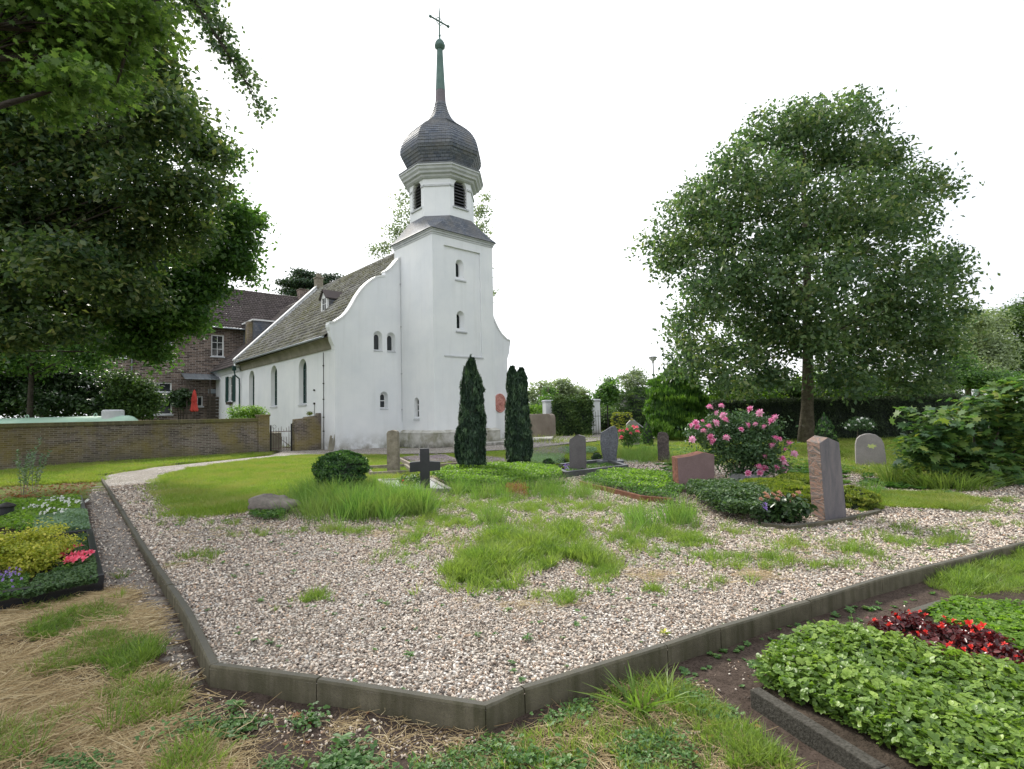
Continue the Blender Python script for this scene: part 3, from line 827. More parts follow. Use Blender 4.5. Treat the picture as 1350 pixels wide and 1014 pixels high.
weed_spots = []          # filled later, used to thin pebbles under dense weeds
def pebble_field(name, poly, dens, z0, label, dmax=17, size=0.0160, n0=900000, excl=None, zf=None):
    q = rand_in(poly, n0)
    a = np.array([[p_[0], p_[1]] for p_ in poly])
    area = 0.5 * abs(np.dot(a[:, 0], np.roll(a[:, 1], 1)) - np.dot(a[:, 1], np.roll(a[:, 0], 1)))
    base = n0 / area
    d = np.linalg.norm(q, axis=1)
    want = dens * np.minimum(1, (4.2 / np.maximum(d, .1)) ** 1.45)
    wv = sum(np.sin(q[:, 0] * a_ + q[:, 1] * b_ + c__) for a_, b_, c__ in ((1.7, 2.3, 0), (-2.9, 1.1, 2), (4.3, -3.7, 1), (6.1, 5.3, 4), (-9.1, 7.7, 3))) / 2.2
    keep = (RNG.random(len(q)) < want / base * np.clip(.92 + .42 * wv, .22, 1)) & (d < dmax) & (np.abs(q[:, 0]) < q[:, 1] * 1.12 + 1.6)
    if excl is not None: keep &= ~in_poly(q, excl)
    q = q[keep]; d = d[keep]; n = len(q)
    s = size * np.clip(RNG.lognormal(0, 0.30, n), .45, 1.75) * (1 + np.clip(d - 4.2, 0, 30) * 0.085)
    z = (zf(q[:, 0], q[:, 1]) if zf else z0) + s * (RNG.random(n) * 0.42 - 0.02)
    rot = np.column_stack([RNG.normal(size=n) * .5, RNG.normal(size=n) * .5, RNG.random(n) * 6.28])
    o = scatter(name, np.column_stack([q, z]), rot, s, peb_c, len(peb_o), MT['pebble'])
    return tag(o, label, 'gravel', kind='stuff')
def inset(poly, d):
    n = len(poly); out = []
    ar = sum(poly[i].x * poly[(i + 1) % n].y - poly[(i + 1) % n].x * poly[i].y for i in range(n))
    for i in range(n):
        a = (poly[i] - poly[i - 1]).normalized(); c_ = (poly[(i + 1) % n] - poly[i]).normalized(); t_ = (a + c_).normalized()
        nn = Vector((-t_.y, t_.x, 0)) * (1 if ar > 0 else -1); out.append(poly[i] + nn * d / max(.5, a.dot(t_)))
    return out
bed_in = inset(bed_poly, 0.070)
gp_ = pebble_field('gravel', bed_in, 5600, 0.0, 'pale pink and grey gravel filling the bed inside the concrete edging', excl=[(q.x, q.y) for q in lawn_poly])
pebble_field('path_gravel', grav_out, 1500, 0, 'pale loose gravel on the narrow strip left of the concrete edging', n0=40000, zf=gz)
outer = [Vector((-6, 1.2, 0)), Vector((-4.6, 5.2, 0)), Vector((-2.15, 3.36, 0)), Vector((-.2, 2.86, 0)), Vector((1.5, 3.75, 0)), Vector((5.6, 5.8, 0)), Vector((6, 5.5, 0)), Vector((1.2, 3.2, 0)), Vector((1.8, 1.2, 0))]
pebble_field('stray_stones', outer, 260, 0, 'small pale stones strewn over the dark soil in the foreground', n0=20000, zf=gz, size=.013)
near_soil = gpoly([(225, 870), (270, 915), (640, 972), (560, 1000), (430, 1000), (300, 960), (240, 900)], -0.11)
pebble_field('spilled_gravel', near_soil, 1300, 0, 'stones scattered in dark soil below the corner of the edging', n0=24000, zf=gz, size=.0145)

# ================================================================== CHAPEL (local x = u along the front, y = v along the nave)
ch = thing('chapel', CH, UANG, 'white chapel with square tower, onion dome and curved gable', 'chapel')
def arch(w, h, cx, z0, n=10):
    r = w / 2
    return [(cx - r, z0), (cx + r, z0)] + [(cx + r * math.cos(a), z0 + h - r + r * math.sin(a)) for a in [math.pi * i / n for i in range(n + 1)]]
def frame_fn(o, ex, nrm):
    o = Vector(o); ex = Vector(ex); nrm = Vector(nrm)
    return lambda s, z, d: o + ex * s + Vector((0, 0, z)) - nrm * d
def wall_holes(mb, outer, holes, fn, thick=0.3, mi=0):
    """front skin with holes, splayed reveals, rear skin and edges. holes: (outline, inner outline, depth)"""
    loops = [outer] + [h[0] for h in holes]
    flat = [p for l in loops for p in l]
    tri = tessellate_polygon([[Vector((a, b_, 0)) for a, b_ in l] for l in loops])
    mb.add([fn(a, b_, 0) for a, b_ in flat], [tuple(t) for t in tri], mi)
    n = len(outer)
    vs = [fn(a, b_, 0) for a, b_ in outer] + [fn(a, b_, thick) for a, b_ in outer]
    mb.add(vs, [(i, n + i, n + (i + 1) % n, (i + 1) % n) for i in range(n)] + [tuple(n + i for i in t) for t in tessellate_polygon([[Vector((a, b_, 0)) for a, b_ in outer]])], mi)
    for o_, i_, dep in holes:
        k = len(o_)
        vs = [fn(a, b_, 0) for a, b_ in o_] + [fn(a, b_, dep) for a, b_ in i_]
        mb.add(vs, [(i, (i + 1) % k, k + (i + 1) % k, k + i) for i in range(k)], mi)
    return mb
def fit_window(parent, fn, outl, inner_w, dep, glass='glass', bars_v=0, bars_h=0, framemat='white', sill=None, fw=0.05, label=None):
    """frame ring + pane filling an opening outline at depth dep"""
    a = np.array(outl); cx = (a[:, 0].max() + a[:, 0].min()) / 2; w = a[:, 0].max() - a[:, 0].min()
    z0 = a[:, 1].min(); z1 = a[:, 1].max(); k = len(outl)
    sx = (w - 2 * fw) / w; 
    inn = [(cx + (x - cx) * sx, z0 + fw + (z - z0) * ((z1 - z0 - 2 * fw) / (z1 - z0))) for x, z in outl]
    mb = MB()
    vs = [fn(x, z, dep - .02) for x, z in outl] + [fn(x, z, dep - .02) for x, z in inn] + [fn(x, z, dep + .03) for x, z in inn]
    fs = [(i, (i + 1) % k, k + (i + 1) % k, k + i) for i in range(k)] + [(k + i, k + (i + 1) % k, 2 * k + (i + 1) % k, 2 * k + i) for i in range(k)]
    mb.add(vs, fs)
    x0, x1 = cx - w * sx / 2, cx + w * sx / 2
    zz0, zz1 = z0 + fw, z1 - fw
    def bar(xa, xb, za, zb):
        q = [fn(xa, za, dep - .008), fn(xb, za, dep - .008), fn(xb, zb, dep - .008), fn(xa, zb, dep - .008),
             fn(xa, za, dep + .025), fn(xb, za, dep + .025), fn(xb, zb, dep + .025), fn(xa, zb, dep + .025)]
        mb.add(q, [(0, 1, 2, 3), (0, 4, 5, 1), (1, 5, 6, 2), (2, 6, 7, 3), (3, 7, 4, 0)])
    bw = 0.018 if bars_v < 9 else 0.012
    for i in range(bars_v):
        x = x0 + (x1 - x0) * (i + 1) / (bars_v + 1); bar(x - bw, x + bw, zz0, zz1)
    for i in range(bars_h):
        z = zz0 + (zz1 - zz0) * (i + 1) / (bars_h + 1); bar(x0, x1, z - bw, z + bw)
    f = mb.build('window', MT[framemat], parent)
    if label: f['label'] = label
    p_ = MB(); p_.add([fn(x, z, dep + .022) for x, z in inn], [tuple(t) for t in tessellate_polygon([[Vector((x, z, 0)) for x, z in inn]])])
    p_.build('pane', MT[glass], f)
    if sill:
        xa, xb, zt, th, pr = sill
        s_ = MB(); q = [fn(xa, zt - th, -pr), fn(xb, zt - th, -pr), fn(xb, zt, -pr * .95), fn(xa, zt, -pr * .95), fn(xa, zt - th, dep * .3), fn(xb, zt - th, dep * .3), fn(xb, zt + .04, dep * .3), fn(xa, zt + .04, dep * .3)]
        s_.add(q, [(0, 1, 2, 3), (0, 4, 5, 1), (1, 5, 6, 2), (2, 6, 7, 3), (3, 7, 4, 0), (4, 7, 6, 5)])
        s_.build('sill', MT['trimgrey'], f)
    return f

# ---- curved front gable
GV = 3.05
left = [(-3.67, -.3), (-3.67, 4.85), (-3.70, 5.08), (-3.80, 5.28), (-3.87, 5.5), (-3.90, 5.8), (-3.97, 5.98), (-3.98, 6.12), (-3.93, 6.17), (-3.69, 6.21), (-3.43, 6.38), (-3.22, 6.53), (-3.04, 6.72), (-2.9, 6.9), (-2.76, 7.12),
        (-2.62, 7.37), (-2.48, 7.62), (-2.33, 7.85), (-2.19, 8.05), (-2.02, 8.25), (-1.84, 8.43), (-1.63, 8.62), (-1.42, 8.77), (-1.24, 8.85), (-1.0, 8.90), (-.92, 8.92), (-.90, 9.14), (-.75, 9.24), (-.6, 9.36), (-.44, 9.54), (-.3, 9.70), (-.18, 9.87), (-.08, 9.98), (0.05, 10.06)]
right = [(3.9 - x, z) for x, z in reversed(left)]
gab = left + right
fg = frame_fn((0, GV, 0), (1, 0, 0), (0, -1, 0))
mb = MB(); holes = []; wins = []
for cx, z0, w, h in [(-1.36, 4.98, .50, 1.02), (-.60, 4.98, .50, 1.02), (-1.05, 2.0, .46, .88), (4.5, 4.98, .5, 1.02)]:
    o_ = arch(w, h, cx, z0); i_ = arch(w * .7, h * .84, cx - .0, z0 + .04)
    holes.append((o_, i_, .20)); wins.append((i_, cx, z0, w))
# polygon orientation for tessellate is free; keep lists as they are
wall_holes(mb, gab, holes, fg, 0.38)
mb.build('gable', MT['render'], ch)
for k, (i_, cx, z0, w) in enumerate(wins):
    fit_window(ch, fg, i_, w, .20, 'glass', 0, 1 if k == 2 else 0, sill=(cx - w * .5, cx + w * .5, z0 - .0, .045, .035), fw=.035)
# coping following the curves
def coping(line, parent, v0, v1, th=.075, name='coping', mat='trimgrey'):
    mb = MB(); vs = []; P = [Vector((x, 0, z)) for x, z in line]; n = len(P)
    for i in range(n):
        t = (P[min(i + 1, n - 1)] - P[max(i - 1, 0)]).normalized(); nn = Vector((-t.z, 0, t.x))
        if nn.z < -0.3: nn = -nn
        a = P[i] - nn * .01; c_ = P[i] + nn * th
        vs += [(a.x, v0, a.z), (c_.x, v0, c_.z), (c_.x, v1, c_.z), (a.x, v1, a.z)]
    fs = []
    for i in range(n - 1):
        for j in range(4): fs.append((i * 4 + j, i * 4 + (j + 1) % 4, (i + 1) * 4 + (j + 1) % 4, (i + 1) * 4 + j))
    fs += [(0, 1, 2, 3), tuple((n - 1) * 4 + j for j in (3, 2, 1, 0))]
    mb.add(vs, fs); return mb.build(name, MT[mat], parent)
cl_ = [p_ for p_ in left if p_[1] >= 6.1][1:]
k_ = [i for i, p_ in enumerate(cl_) if p_[1] == 8.92][0]
coping(cl_[:k_ + 1], ch, GV - .045, GV + .43, mat='white'); coping(cl_[k_ + 1:], ch, GV - .045, GV + .43, mat='white')
rr = [(3.9 - x, z) for x, z in cl_]
coping(rr[:k_ + 1], ch, GV - .045, GV + .43, mat='white'); coping(rr[k_ + 1:], ch, GV - .045, GV + .43, mat='white')
# terracotta roundel on the right part of the gable
mb = MB(); c0 = (6.86, 2.25); n = 40
def disc(r, d): return [fg(c0[0] + r * .90 * math.cos(2 * math.pi * k / n), c0[1] + r * 1.08 * math.sin(2 * math.pi * k / n), d) for k in range(n)]
rings = [(.54, 0.0), (.54, -.05), (.50, -.075), (.46, -.045), (.43, -.035), (.40, -.06), (.38, -.03)]
vs = [p_ for r_, d_ in rings for p_ in disc(r_, d_)]
mb.add(vs, [(i * n + k, i * n + (k + 1) % n, (i + 1) * n + (k + 1) % n, (i + 1) * n + k) for i in range(len(rings) - 1) for k in range(n)] + [tuple((len(rings) - 1) * n + k for k in range(n))])
rng = random.Random(4)
for k in range(26):                                             # small raised figures
    an = rng.uniform(0, 6.28); r_ = rng.uniform(0, .3); x, z = c0[0] + r_ * math.cos(an) * .8, c0[1] + r_ * math.sin(an); s_ = rng.uniform(.03, .07)
    q = [fg(x + s_ * math.cos(a), z + s_ * 1.5 * math.sin(a), -.03) for a in [i * 1.047 for i in range(6)]] + [fg(x, z, -.075)]
    mb.add(q, [(i, (i + 1) % 6, 6) for i in range(6)])
mb.build('roundel', MT['terracotta'], ch)

# ---- tower shaft
TD = 3.66
ft = frame_fn((0, 0, 0), (1, 0, 0), (0, -1, 0))
mb = MB(); panel = [(.70, 4.57), (3.04, 4.57), (3.04, 10.16), (.70, 10.16)]
wall_holes(mb, [(0, -.3), (3.9, -.3), (3.9, 10.72), (0, 10.72)], [(panel, panel, .09)], ft, 0.4)
fp = frame_fn((0, .09, 0), (1, 0, 0), (0, -1, 0)); hs = []
for z0 in (8.66, 5.98): hs.append((arch(.52, .94, 1.74, z0), arch(.34, .78, 1.68, z0 + .04), .22))
tri_mb = MB()
loops = [panel] + [h[0] for h in hs]; flat = [q for l in loops for q in l]
mb.add([fp(a, b_, 0) for a, b_ in flat], [tuple(t) for t in tessellate_polygon([[Vector((a, b_, 0)) for a, b_ in l] for l in loops])])
for o_, i_, dep in hs:
    k = len(o_); mb.add([fp(a, b_, 0) for a, b_ in o_] + [fp(a, b_, dep) for a, b_ in i_], [(i, (i + 1) % k, k + (i + 1) % k, k + i) for i in range(k)])
# side and rear walls, side window niche on the left face
fs_ = frame_fn((0, 0, 0), (0, 1, 0), (-1, 0, 0))
ho, hi = arch(.44, 1.08, 1.62, 1.44), arch(.34, .96, 1.64, 1.52)
wall_holes(mb, [(0.4, -.3), (TD, -.3), (TD, 10.72), (0.4, 10.72)], [(ho, hi, .15)], fs_, 0.3)
mb.box(.4, 3.895, TD - .02, TD, -.3, 10.72); mb.box(3.88, 3.9, .01, TD, -.3, 10.72)
mb.build('tower_shaft', MT['render'], ch)
fit_window(ch, fs_, hi, .26, .15, 'glass', 0, 2, sill=(1.38, 1.86, 1.44, .09, .06), fw=.03)
for (o_, i_, dep), z0 in zip(hs, (8.66, 5.98)):
    fit_window(ch, fp, i_, .34, .22, 'glass', 0, 0, sill=(1.42, 2.12, z0 - .12, .07, .06), fw=.03)
mb = MB(); mb.box(.62, 3.12, -.035, .06, 4.50, 4.57); mb.build('sill_band', MT['trimgrey'], ch)
# plinth with sloped top
mb = MB(); e = .16
mb.hexa([(-e, -e, -.3), (3.9 + e, -e, -.3), (3.9 + e, 3.05, -.3), (-e, 3.05, -.3)], [(-e, -e, .72), (3.9 + e, -e, .72), (3.9 + e, 3.05, .72), (-e, 3.05, .72)])
mb.hexa([(-e - .02, -e - .02, .72), (3.92 + e, -e - .02, .72), (3.92 + e, 3.04, .72), (-e - .02, 3.04, .72)], [(-.01, -.01, .86), (3.91, -.01, .86), (3.91, 3.04, .86), (-.01, 3.04, .86)])
mb.build('plinth', MT['plinth'], ch, bevel=.01)
# stepped eaves moulding of the tower
mb = MB()
for k, (ex_, z0, z1) in enumerate([(.03, 10.60, 10.70), (.07, 10.70, 10.80), (.12, 10.80, 10.86)]):
    mb.box(-ex_, 3.9 + ex_, -ex_, TD + ex_, z0, z1)
mb.build('tower_cornice', MT['trimgrey'], ch)
# slate skirt from square to octagon
AX, AY = 1.95, 1.83
def octa(a, z, cx=AX, cy=AY):
    R0 = a / math.cos(math.pi / 8)
    return [(cx + R0 * math.cos(math.pi / 8 + k * math.pi / 4), cy + R0 * math.sin(math.pi / 8 + k * math.pi / 4), z) for k in range(8)]
def sq8(hx, hy, z):   # square with doubled corners matching octagon order
    return [(AX + hx, AY + hy * .98, z), (AX + hx * .98, AY + hy, z), (AX - hx * .98, AY + hy, z), (AX - hx, AY + hy * .98, z),
            (AX - hx, AY - hy * .98, z), (AX - hx * .98, AY - hy, z), (AX + hx * .98, AY - hy, z), (AX + hx, AY - hy * .98, z)]
def sh(l): return l[0:]
mb = MB(); hx, hy = 1.95 + .19, 1.83 + .19
o8 = octa(1.66, 11.86)
order = [0, 1, 2, 3, 4, 5, 6, 7]
rows = []
for t in [0, .12, .25, .38, .5, .62, .75, .88, 1.0]:
    A_ = sq8(hx, hy, 10.86); k_ = t ** 1.15
    rows.append([(A_[i][0] * (1 - t) + o8[i][0] * t, A_[i][1] * (1 - t) + o8[i][1] * t, 10.86 + (11.86 - 10.86) * k_) for i in range(8)])
vs = []
for r_ in rows: vs += r_
n = 8
mb.add(vs, [(i * 8 + k, i * 8 + (k + 1) % 8, (i + 1) * 8 + (k + 1) % 8, (i + 1) * 8 + k) for i in range(len(rows) - 1) for k in range(8)] + [tuple(range(7, -1, -1))])
mb.build('skirt_roof', MT['slate'], ch)
# lantern: octagon, louvred openings on the four main faces
mb = MB(); louv = []
a8 = 1.64; side = 2 * a8 * math.tan(math.pi / 8)
for k in range(8):
    an = k * math.pi / 4; nrm = Vector((math.cos(an), math.sin(an), 0)); ex = Vector((-nrm.y, nrm.x, 0))
    o_ = Vector((AX, AY, 0)) + nrm * a8
    f_ = frame_fn(o_, ex, nrm)
    rect = [(-side / 2, 11.7), (side / 2, 11.7), (side / 2, 14.1), (-side / 2, 14.1)]
    if k % 2 == 0:
        h_o, h_i = arch(.84, 1.46, 0, 12.42), arch(.74, 1.40, 0, 12.44)
        wall_holes(mb, rect, [(h_o, h_i, .2)], f_, .26); louv.append((f_, h_i))
    else: wall_holes(mb, rect, [], f_, .03)
mb.build('lantern', MT['render'], ch)
for k in range(8):                                              # string course and sills
    an = k * math.pi / 4; nrm = Vector((math.cos(an), math.sin(an), 0)); ex = Vector((-nrm.y, nrm.x, 0))
    f_ = frame_fn(Vector((AX, AY, 0)) + nrm * a8, ex, nrm)
    def bb(x0, x1, z0, z1, pr, nm='string_course'):
        mb = MB()
        q = [f_(x0, z0, -pr), f_(x1, z0, -pr), f_(x1, z1, -pr), f_(x0, z1, -pr), f_(x0, z0, .01), f_(x1, z0, .01), f_(x1, z1, .01), f_(x0, z1, .01)]
        mb.add(q, [(0, 1, 2, 3), (0, 4, 5, 1), (1, 5, 6, 2), (2, 6, 7, 3), (3, 7, 4, 0)]); mb.build(nm, MT['trimgrey'], ch)
    if k % 2: bb(-side / 2, side / 2, 13.42, 13.52, .05)
    else:
        bb(-side / 2, -.44, 13.42, 13.52, .05); bb(.44, side / 2, 13.42, 13.52, .05); bb(-.52, .52, 12.33, 12.41, .07, 'sill')
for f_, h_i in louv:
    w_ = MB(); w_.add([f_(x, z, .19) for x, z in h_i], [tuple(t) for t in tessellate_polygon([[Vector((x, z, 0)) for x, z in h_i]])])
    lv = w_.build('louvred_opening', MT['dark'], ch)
    s_ = MB()
    for j in range(8):
        z = 12.47 + j * .165; hw = .37
        if z + .1 > 13.47: hw = math.sqrt(max(0.01, .37 ** 2 - (z + .1 - 13.47) ** 2))
        q = [f_(-hw, z, .03), f_(hw, z, .03), f_(hw, z + .11, .16), f_(-hw, z + .11, .16), f_(-hw, z + .02, .03), f_(hw, z + .02, .03), f_(hw, z + .13, .16), f_(-hw, z + .13, .16)]
        s_.add(q, [(0, 1, 2, 3), (4, 5, 6, 7), (0, 4, 5, 1), (2, 6, 7, 3), (0, 3, 7, 4), (1, 2, 6, 5)])
    s_.build('louvres', MT['louvre'], lv)
# cornice
mb = MB(); prof = [(1.60, 13.80), (1.72, 13.84), (1.80, 13.90), (1.83, 13.98), (1.95, 14.03), (1.98, 14.12), (2.07, 14.20), (2.10, 14.30), (2.16, 14.34), (2.16, 14.42), (1.7, 14.5)]
mb.lathe([(r_ / math.cos(math.pi / 8), z) for r_, z in prof], 8, (AX, AY), math.pi / 8); mb.build('lantern_cornice', MT['trimgrey'], ch)
mb = MB(); mb.lathe([(r_ / math.cos(math.pi / 8), z) for r_, z in [(2.10, 14.40), (2.19, 14.425), (2.195, 14.46), (1.70, 14.70), (1.5, 14.74)]], 8, (AX, AY), math.pi / 8); mb.build('cornice_flashing', MT['lead'], ch)
# onion dome in overlapping slate courses
prof = [(1.66, 14.66), (1.78, 14.85), (1.95, 15.12), (2.10, 15.36), (2.18, 15.52), (2.19, 15.66), (2.17, 15.85), (2.10, 16.12), (1.96, 16.42), (1.76, 16.72), (1.48, 17.0), (1.20, 17.23), (.94, 17.44), (.74, 17.65), (.59, 17.88), (.48, 18.12), (.39, 18.38), (.33, 18.6), (.30, 18.8)]
P_ = np.array(prof) * np.array([.965, 1.0]); L_ = np.concatenate([[0], np.cumsum(np.linalg.norm(np.diff(P_, axis=0), axis=1))])
pr2 = []; step = .17; nrow = int(L_[-1] / step)
for k in range(nrow + 1):
    s0 = k * L_[-1] / (nrow + 1); s1 = (k + 1) * L_[-1] / (nrow + 1)
    r0, z0 = np.interp(s0, L_, P_[:, 0]), np.interp(s0, L_, P_[:, 1]); r1, z1 = np.interp(s1, L_, P_[:, 0]), np.interp(s1, L_, P_[:, 1])
    tx, tz = r1 - r0, z1 - z0; q = math.hypot(tx, tz); nxx, nzz = tz / q, -tx / q
    pr2 += [(r0 + nxx * .022, z0 + nzz * .022), (r1 + nxx * .004, z1 + nzz * .004)]
mb = MB(); mb.lathe([(r_ / math.cos(math.pi / 8) * .985, z) for r_, z in pr2], 8, (AX, AY), math.pi / 8); mb.build('onion_dome', MT['slate'], ch)
mb = MB(); mb.lathe([(.30, 18.78), (.285, 19.0), (.265, 19.5)], 8, (AX, AY), math.pi / 8); 
sp_ = mb.build('spire_base', MT['oldcopper'], ch)
mb = MB(); mb.lathe([(.27, 19.5), (.235, 20.2), (.20, 21.0), (.165, 21.86)], 8, (AX, AY), math.pi / 8); mb.build('spire', MT['verdigris'], ch)
mb = MB(); mb.lathe([(.16, 21.86), (.19, 21.92), (.29, 22.02), (.30, 22.14), (.24, 22.2), (.26, 22.26), (.17, 22.4), (.06, 22.5), (.045, 22.6)], 16, (AX, AY)); mb.build('finial_ball', MT['verdigris'], ch, smooth=True)
mb = MB(); mb.tube([(AX, AY, 22.5), (AX, AY, 24.05), (AX, AY, 24.42)], [.05, .04, .012], 8)
mb.tube([(AX - .58, AY, 23.52), (AX + .58, AY, 23.52)], .045, 8)
for s_ in (-1, 1): mb.tube([(AX + s_ * .55, AY, 23.52), (AX + s_ * .66, AY, 23.52)], .075, 8)
ring = [(AX + .2 * math.cos(a), AY, 23.52 + .2 * math.sin(a)) for a in [i * math.pi / 10 for i in range(21)]]
mb.tube(ring, .022, 6); mb.lathe([(.05, 22.62), (.07, 22.7), (.05, 22.78)], 8, (AX, AY)); mb.build('cross', MT['verdigris'], ch, smooth=False)

# ---- nave
NV0, NV1 = 3.43, 18.3
fn_ = frame_fn((-3.58, 0, 0), (0, 1, 0), (-1, 0, 0))
holes = []; wn_ = []
for cv in (7.35, 11.85, 16.1):
    o_, i_ = arch(1.12, 2.5, cv, 2.34, 14), arch(.96, 2.34, cv, 2.42, 14); holes.append((o_, i_, .24)); wn_.append((i_, cv))
mb = MB(); wall_holes(mb, [(NV0, -.3), (25.0, -.3), (25.0, 5.06), (NV0, 5.06)], holes + [([(20.3, 2.95), (21.45, 2.95), (21.45, 4.75), (20.3, 4.75)], [(20.3, 2.95), (21.45, 2.95), (21.45, 4.75), (20.3, 4.75)], .16)], fn_, 0.35)
mb.box(7.2, 7.48, NV0, 25, -.3, 5.06); mb.box(-3.5, 7.4, 24.7, 24.98, -.3, 5.06)
mb.build('nave_wall', MT['render'], ch)
for i_, cv in wn_:
    fit_window(ch, fn_, i_, .96, .24, 'leadglass', 1, 4, 'green_paint', sill=(cv - .58, cv + .58, 2.34, .07, .05), fw=.04)
fit_window(ch, fn_, [(20.3, 2.95), (21.45, 2.95), (21.45, 4.75), (20.3, 4.75)], 1.1, .14, 'glass', 1, 2, 'white', sill=(20.2, 21.55, 2.95, .08, .1), fw=.07)
for v0, v1 in ((19.72, 20.28), (21.47, 22.05)):                 # open green shutters
    mb = MB(); mb.box(-3.64, -3.60, v0, v1, 2.9, 4.8)
    for j in range(16): mb.box(-3.655, -3.64, v0 + .06, v1 - .06, 2.98 + j * .11, 3.04 + j * .11)
    for (y0, y1) in ((v0, v0 + .055), (v1 - .055, v1)): mb.box(-3.66, -3.64, y0, y1, 2.9, 4.8)
    mb.build('shutter', MT['green_paint'], ch)
mb = MB(); 
mb.box(-3.82, -3.60, 20.45, 21.3, 2.72, 2.90); mb.build('flower_box', MT['wood_dark'], ch)
# coved eaves
def cove(v0, v1, mat, x0=-3.6, zb=5.03, xe=-3.98, zt=5.50, mirror=False):
    pr = [(x0, zb - .05), (x0 - .04, zb - .05), (x0 - .04, zb)]
    for i in range(9):
        t = i / 8; an = t * math.pi / 2
        pr.append((x0 - .05 + (xe - x0 + .05) * (1 - math.cos(an)), zb + (zt - zb) * math.sin(an)))
    pr += [(xe, zt + .03), (x0, zt + .03)]
    if mirror: pr = [(3.9 - x, z) for x, z in pr]
    mb = MB(); n = len(pr)
    mb.extr(pr, lambda a, b_, d: Vector((a, d, b_)), v0, v1)
    return mb.build('eaves_cove', MT[mat], ch)
cove(3.44, 18.28, 'cove'); cove(3.44, 24.9, 'cove', mirror=True); cove(18.55, 24.95, 'trimgrey', zt=5.30, xe=-3.9)

# pantile slope: real rolls and overlapping courses
def tiles(name, mat, O_, along, upv, length, height, parent, tw=.24, th=.36, roll=.05, lift=.075, cut=None, jit=.006):
    """O_ lower corner, along unit vector (eaves), upv unit vector up the slope"""
    O_ = np.array(O_, float); al = np.array(along, float); up = np.array(upv, float); nr = np.cross(al, up); nr /= np.linalg.norm(nr)
    if nr[2] < 0: nr = -nr
    ncol = int(length / tw); nrow = int(height / th); tw = length / ncol; th = height / nrow
    prof = [(0, 0.15), (.18, -.25), (.38, -.5), (.55, -.25), (.68, .5), (.82, 1.0), (.93, .7)]
    Vs, Fs, Rs = [], [], []
    k = 0
    us = np.array([p_[0] for p_ in prof] + [1.0]); hs_ = np.array([p_[1] for p_ in prof] + [.15])
    m_ = len(us)
    ci, ri = np.meshgrid(np.arange(ncol), np.arange(nrow)); ci = ci.ravel(); ri = ri.ravel(); N = len(ci)
    j1 = RNG.normal(size=(N, 1)) * jit; j2 = RNG.normal(size=(N, 1)) * jit
    X = (ci[:, None] + us[None]) * tw
    base = hs_[None] * roll
    low = base + lift + j1; high = base + .004 + j2
    yl = ri[:, None] * th - .03 + RNG.normal(size=(N, 1)) * .006 + 0 * X; yh = (ri[:, None] + 1) * th + 0 * X
    def pt(x, y, h): return O_ + x[..., None] * al + y[..., None] * up + h[..., None] * nr
    A = pt(X, yl, low - .028); B = pt(X, yl, low); C_ = pt(X, yh, high)
    V = np.stack([A, B, C_], 1).reshape(-1, 3)
    ii = np.arange(m_ - 1)
    f1 = np.stack([ii, ii + 1, m_ + ii + 1, m_ + ii], 1); f2 = np.stack([m_ + ii, m_ + ii + 1, 2 * m_ + ii + 1, 2 * m_ + ii], 1)
    f = np.vstack([f1, f2]); F = (f[None] + (np.arange(N) * 3 * m_)[:, None, None]).reshape(-1, 4)
    rnd = np.repeat(RNG.random(N), 3 * m_)
    if cut is not None:
        cen = V[F].mean(1); F = F[~cut(cen)]
    return npmesh(name, V, F, mat, parent, rnd)
s2 = math.sqrt(.5)
RZ0 = 5.52; RL = (1.95 + 4.06) / s2
inv = lambda c_: (np.abs(c_[:, 1] - 9.1) < .42) & (c_[:, 2] > 8.0) & (c_[:, 2] < 9.0)
tiles('nave_roof', MT['tile_moss'], (-4.06, GV + .30, RZ0), (0, 1, 0), (s2, 0, s2), 18.3 - GV - .30, RL, ch, cut=inv)
tiles('nave_roof', MT['tile_moss'], (7.96, 18.3, RZ0), (0, -1, 0), (-s2, 0, s2), 18.3 - GV - .30, RL, ch)
tiles('annexe_roof', MT['tile_dark'], (-3.98, 18.55, 5.32), (0, 1, 0), (s2, 0, s2), 6.4, RL - .2, ch)
tiles('annexe_roof', MT['tile_dark'], (7.88, 24.95, 5.32), (0, -1, 0), (-s2, 0, s2), 6.4, RL - .2, ch)
mb = MB(); 
for k in range(42):
    v0 = 3.7 + k * .35
    mb.tube([(1.95, v0, 11.50), (1.95, v0 + .36, 11.52)], [.115, .13], 8)
mb.build('ridge_tiles', MT['tile_moss'], ch)
mb = MB(); mb.add([(-4.0, GV + .35, 5.5), (1.95, GV + .35, 11.44), (7.9, GV + .35, 5.5), (-4.0, 24.95, 5.3), (1.95, 24.95, 11.3), (7.9, 24.95, 5.3)], [(0, 1, 4, 3), (1, 2, 5, 4), (0, 2, 1), (3, 4, 5)]); mb.build('roof_boarding', MT['wood_dark'], ch)
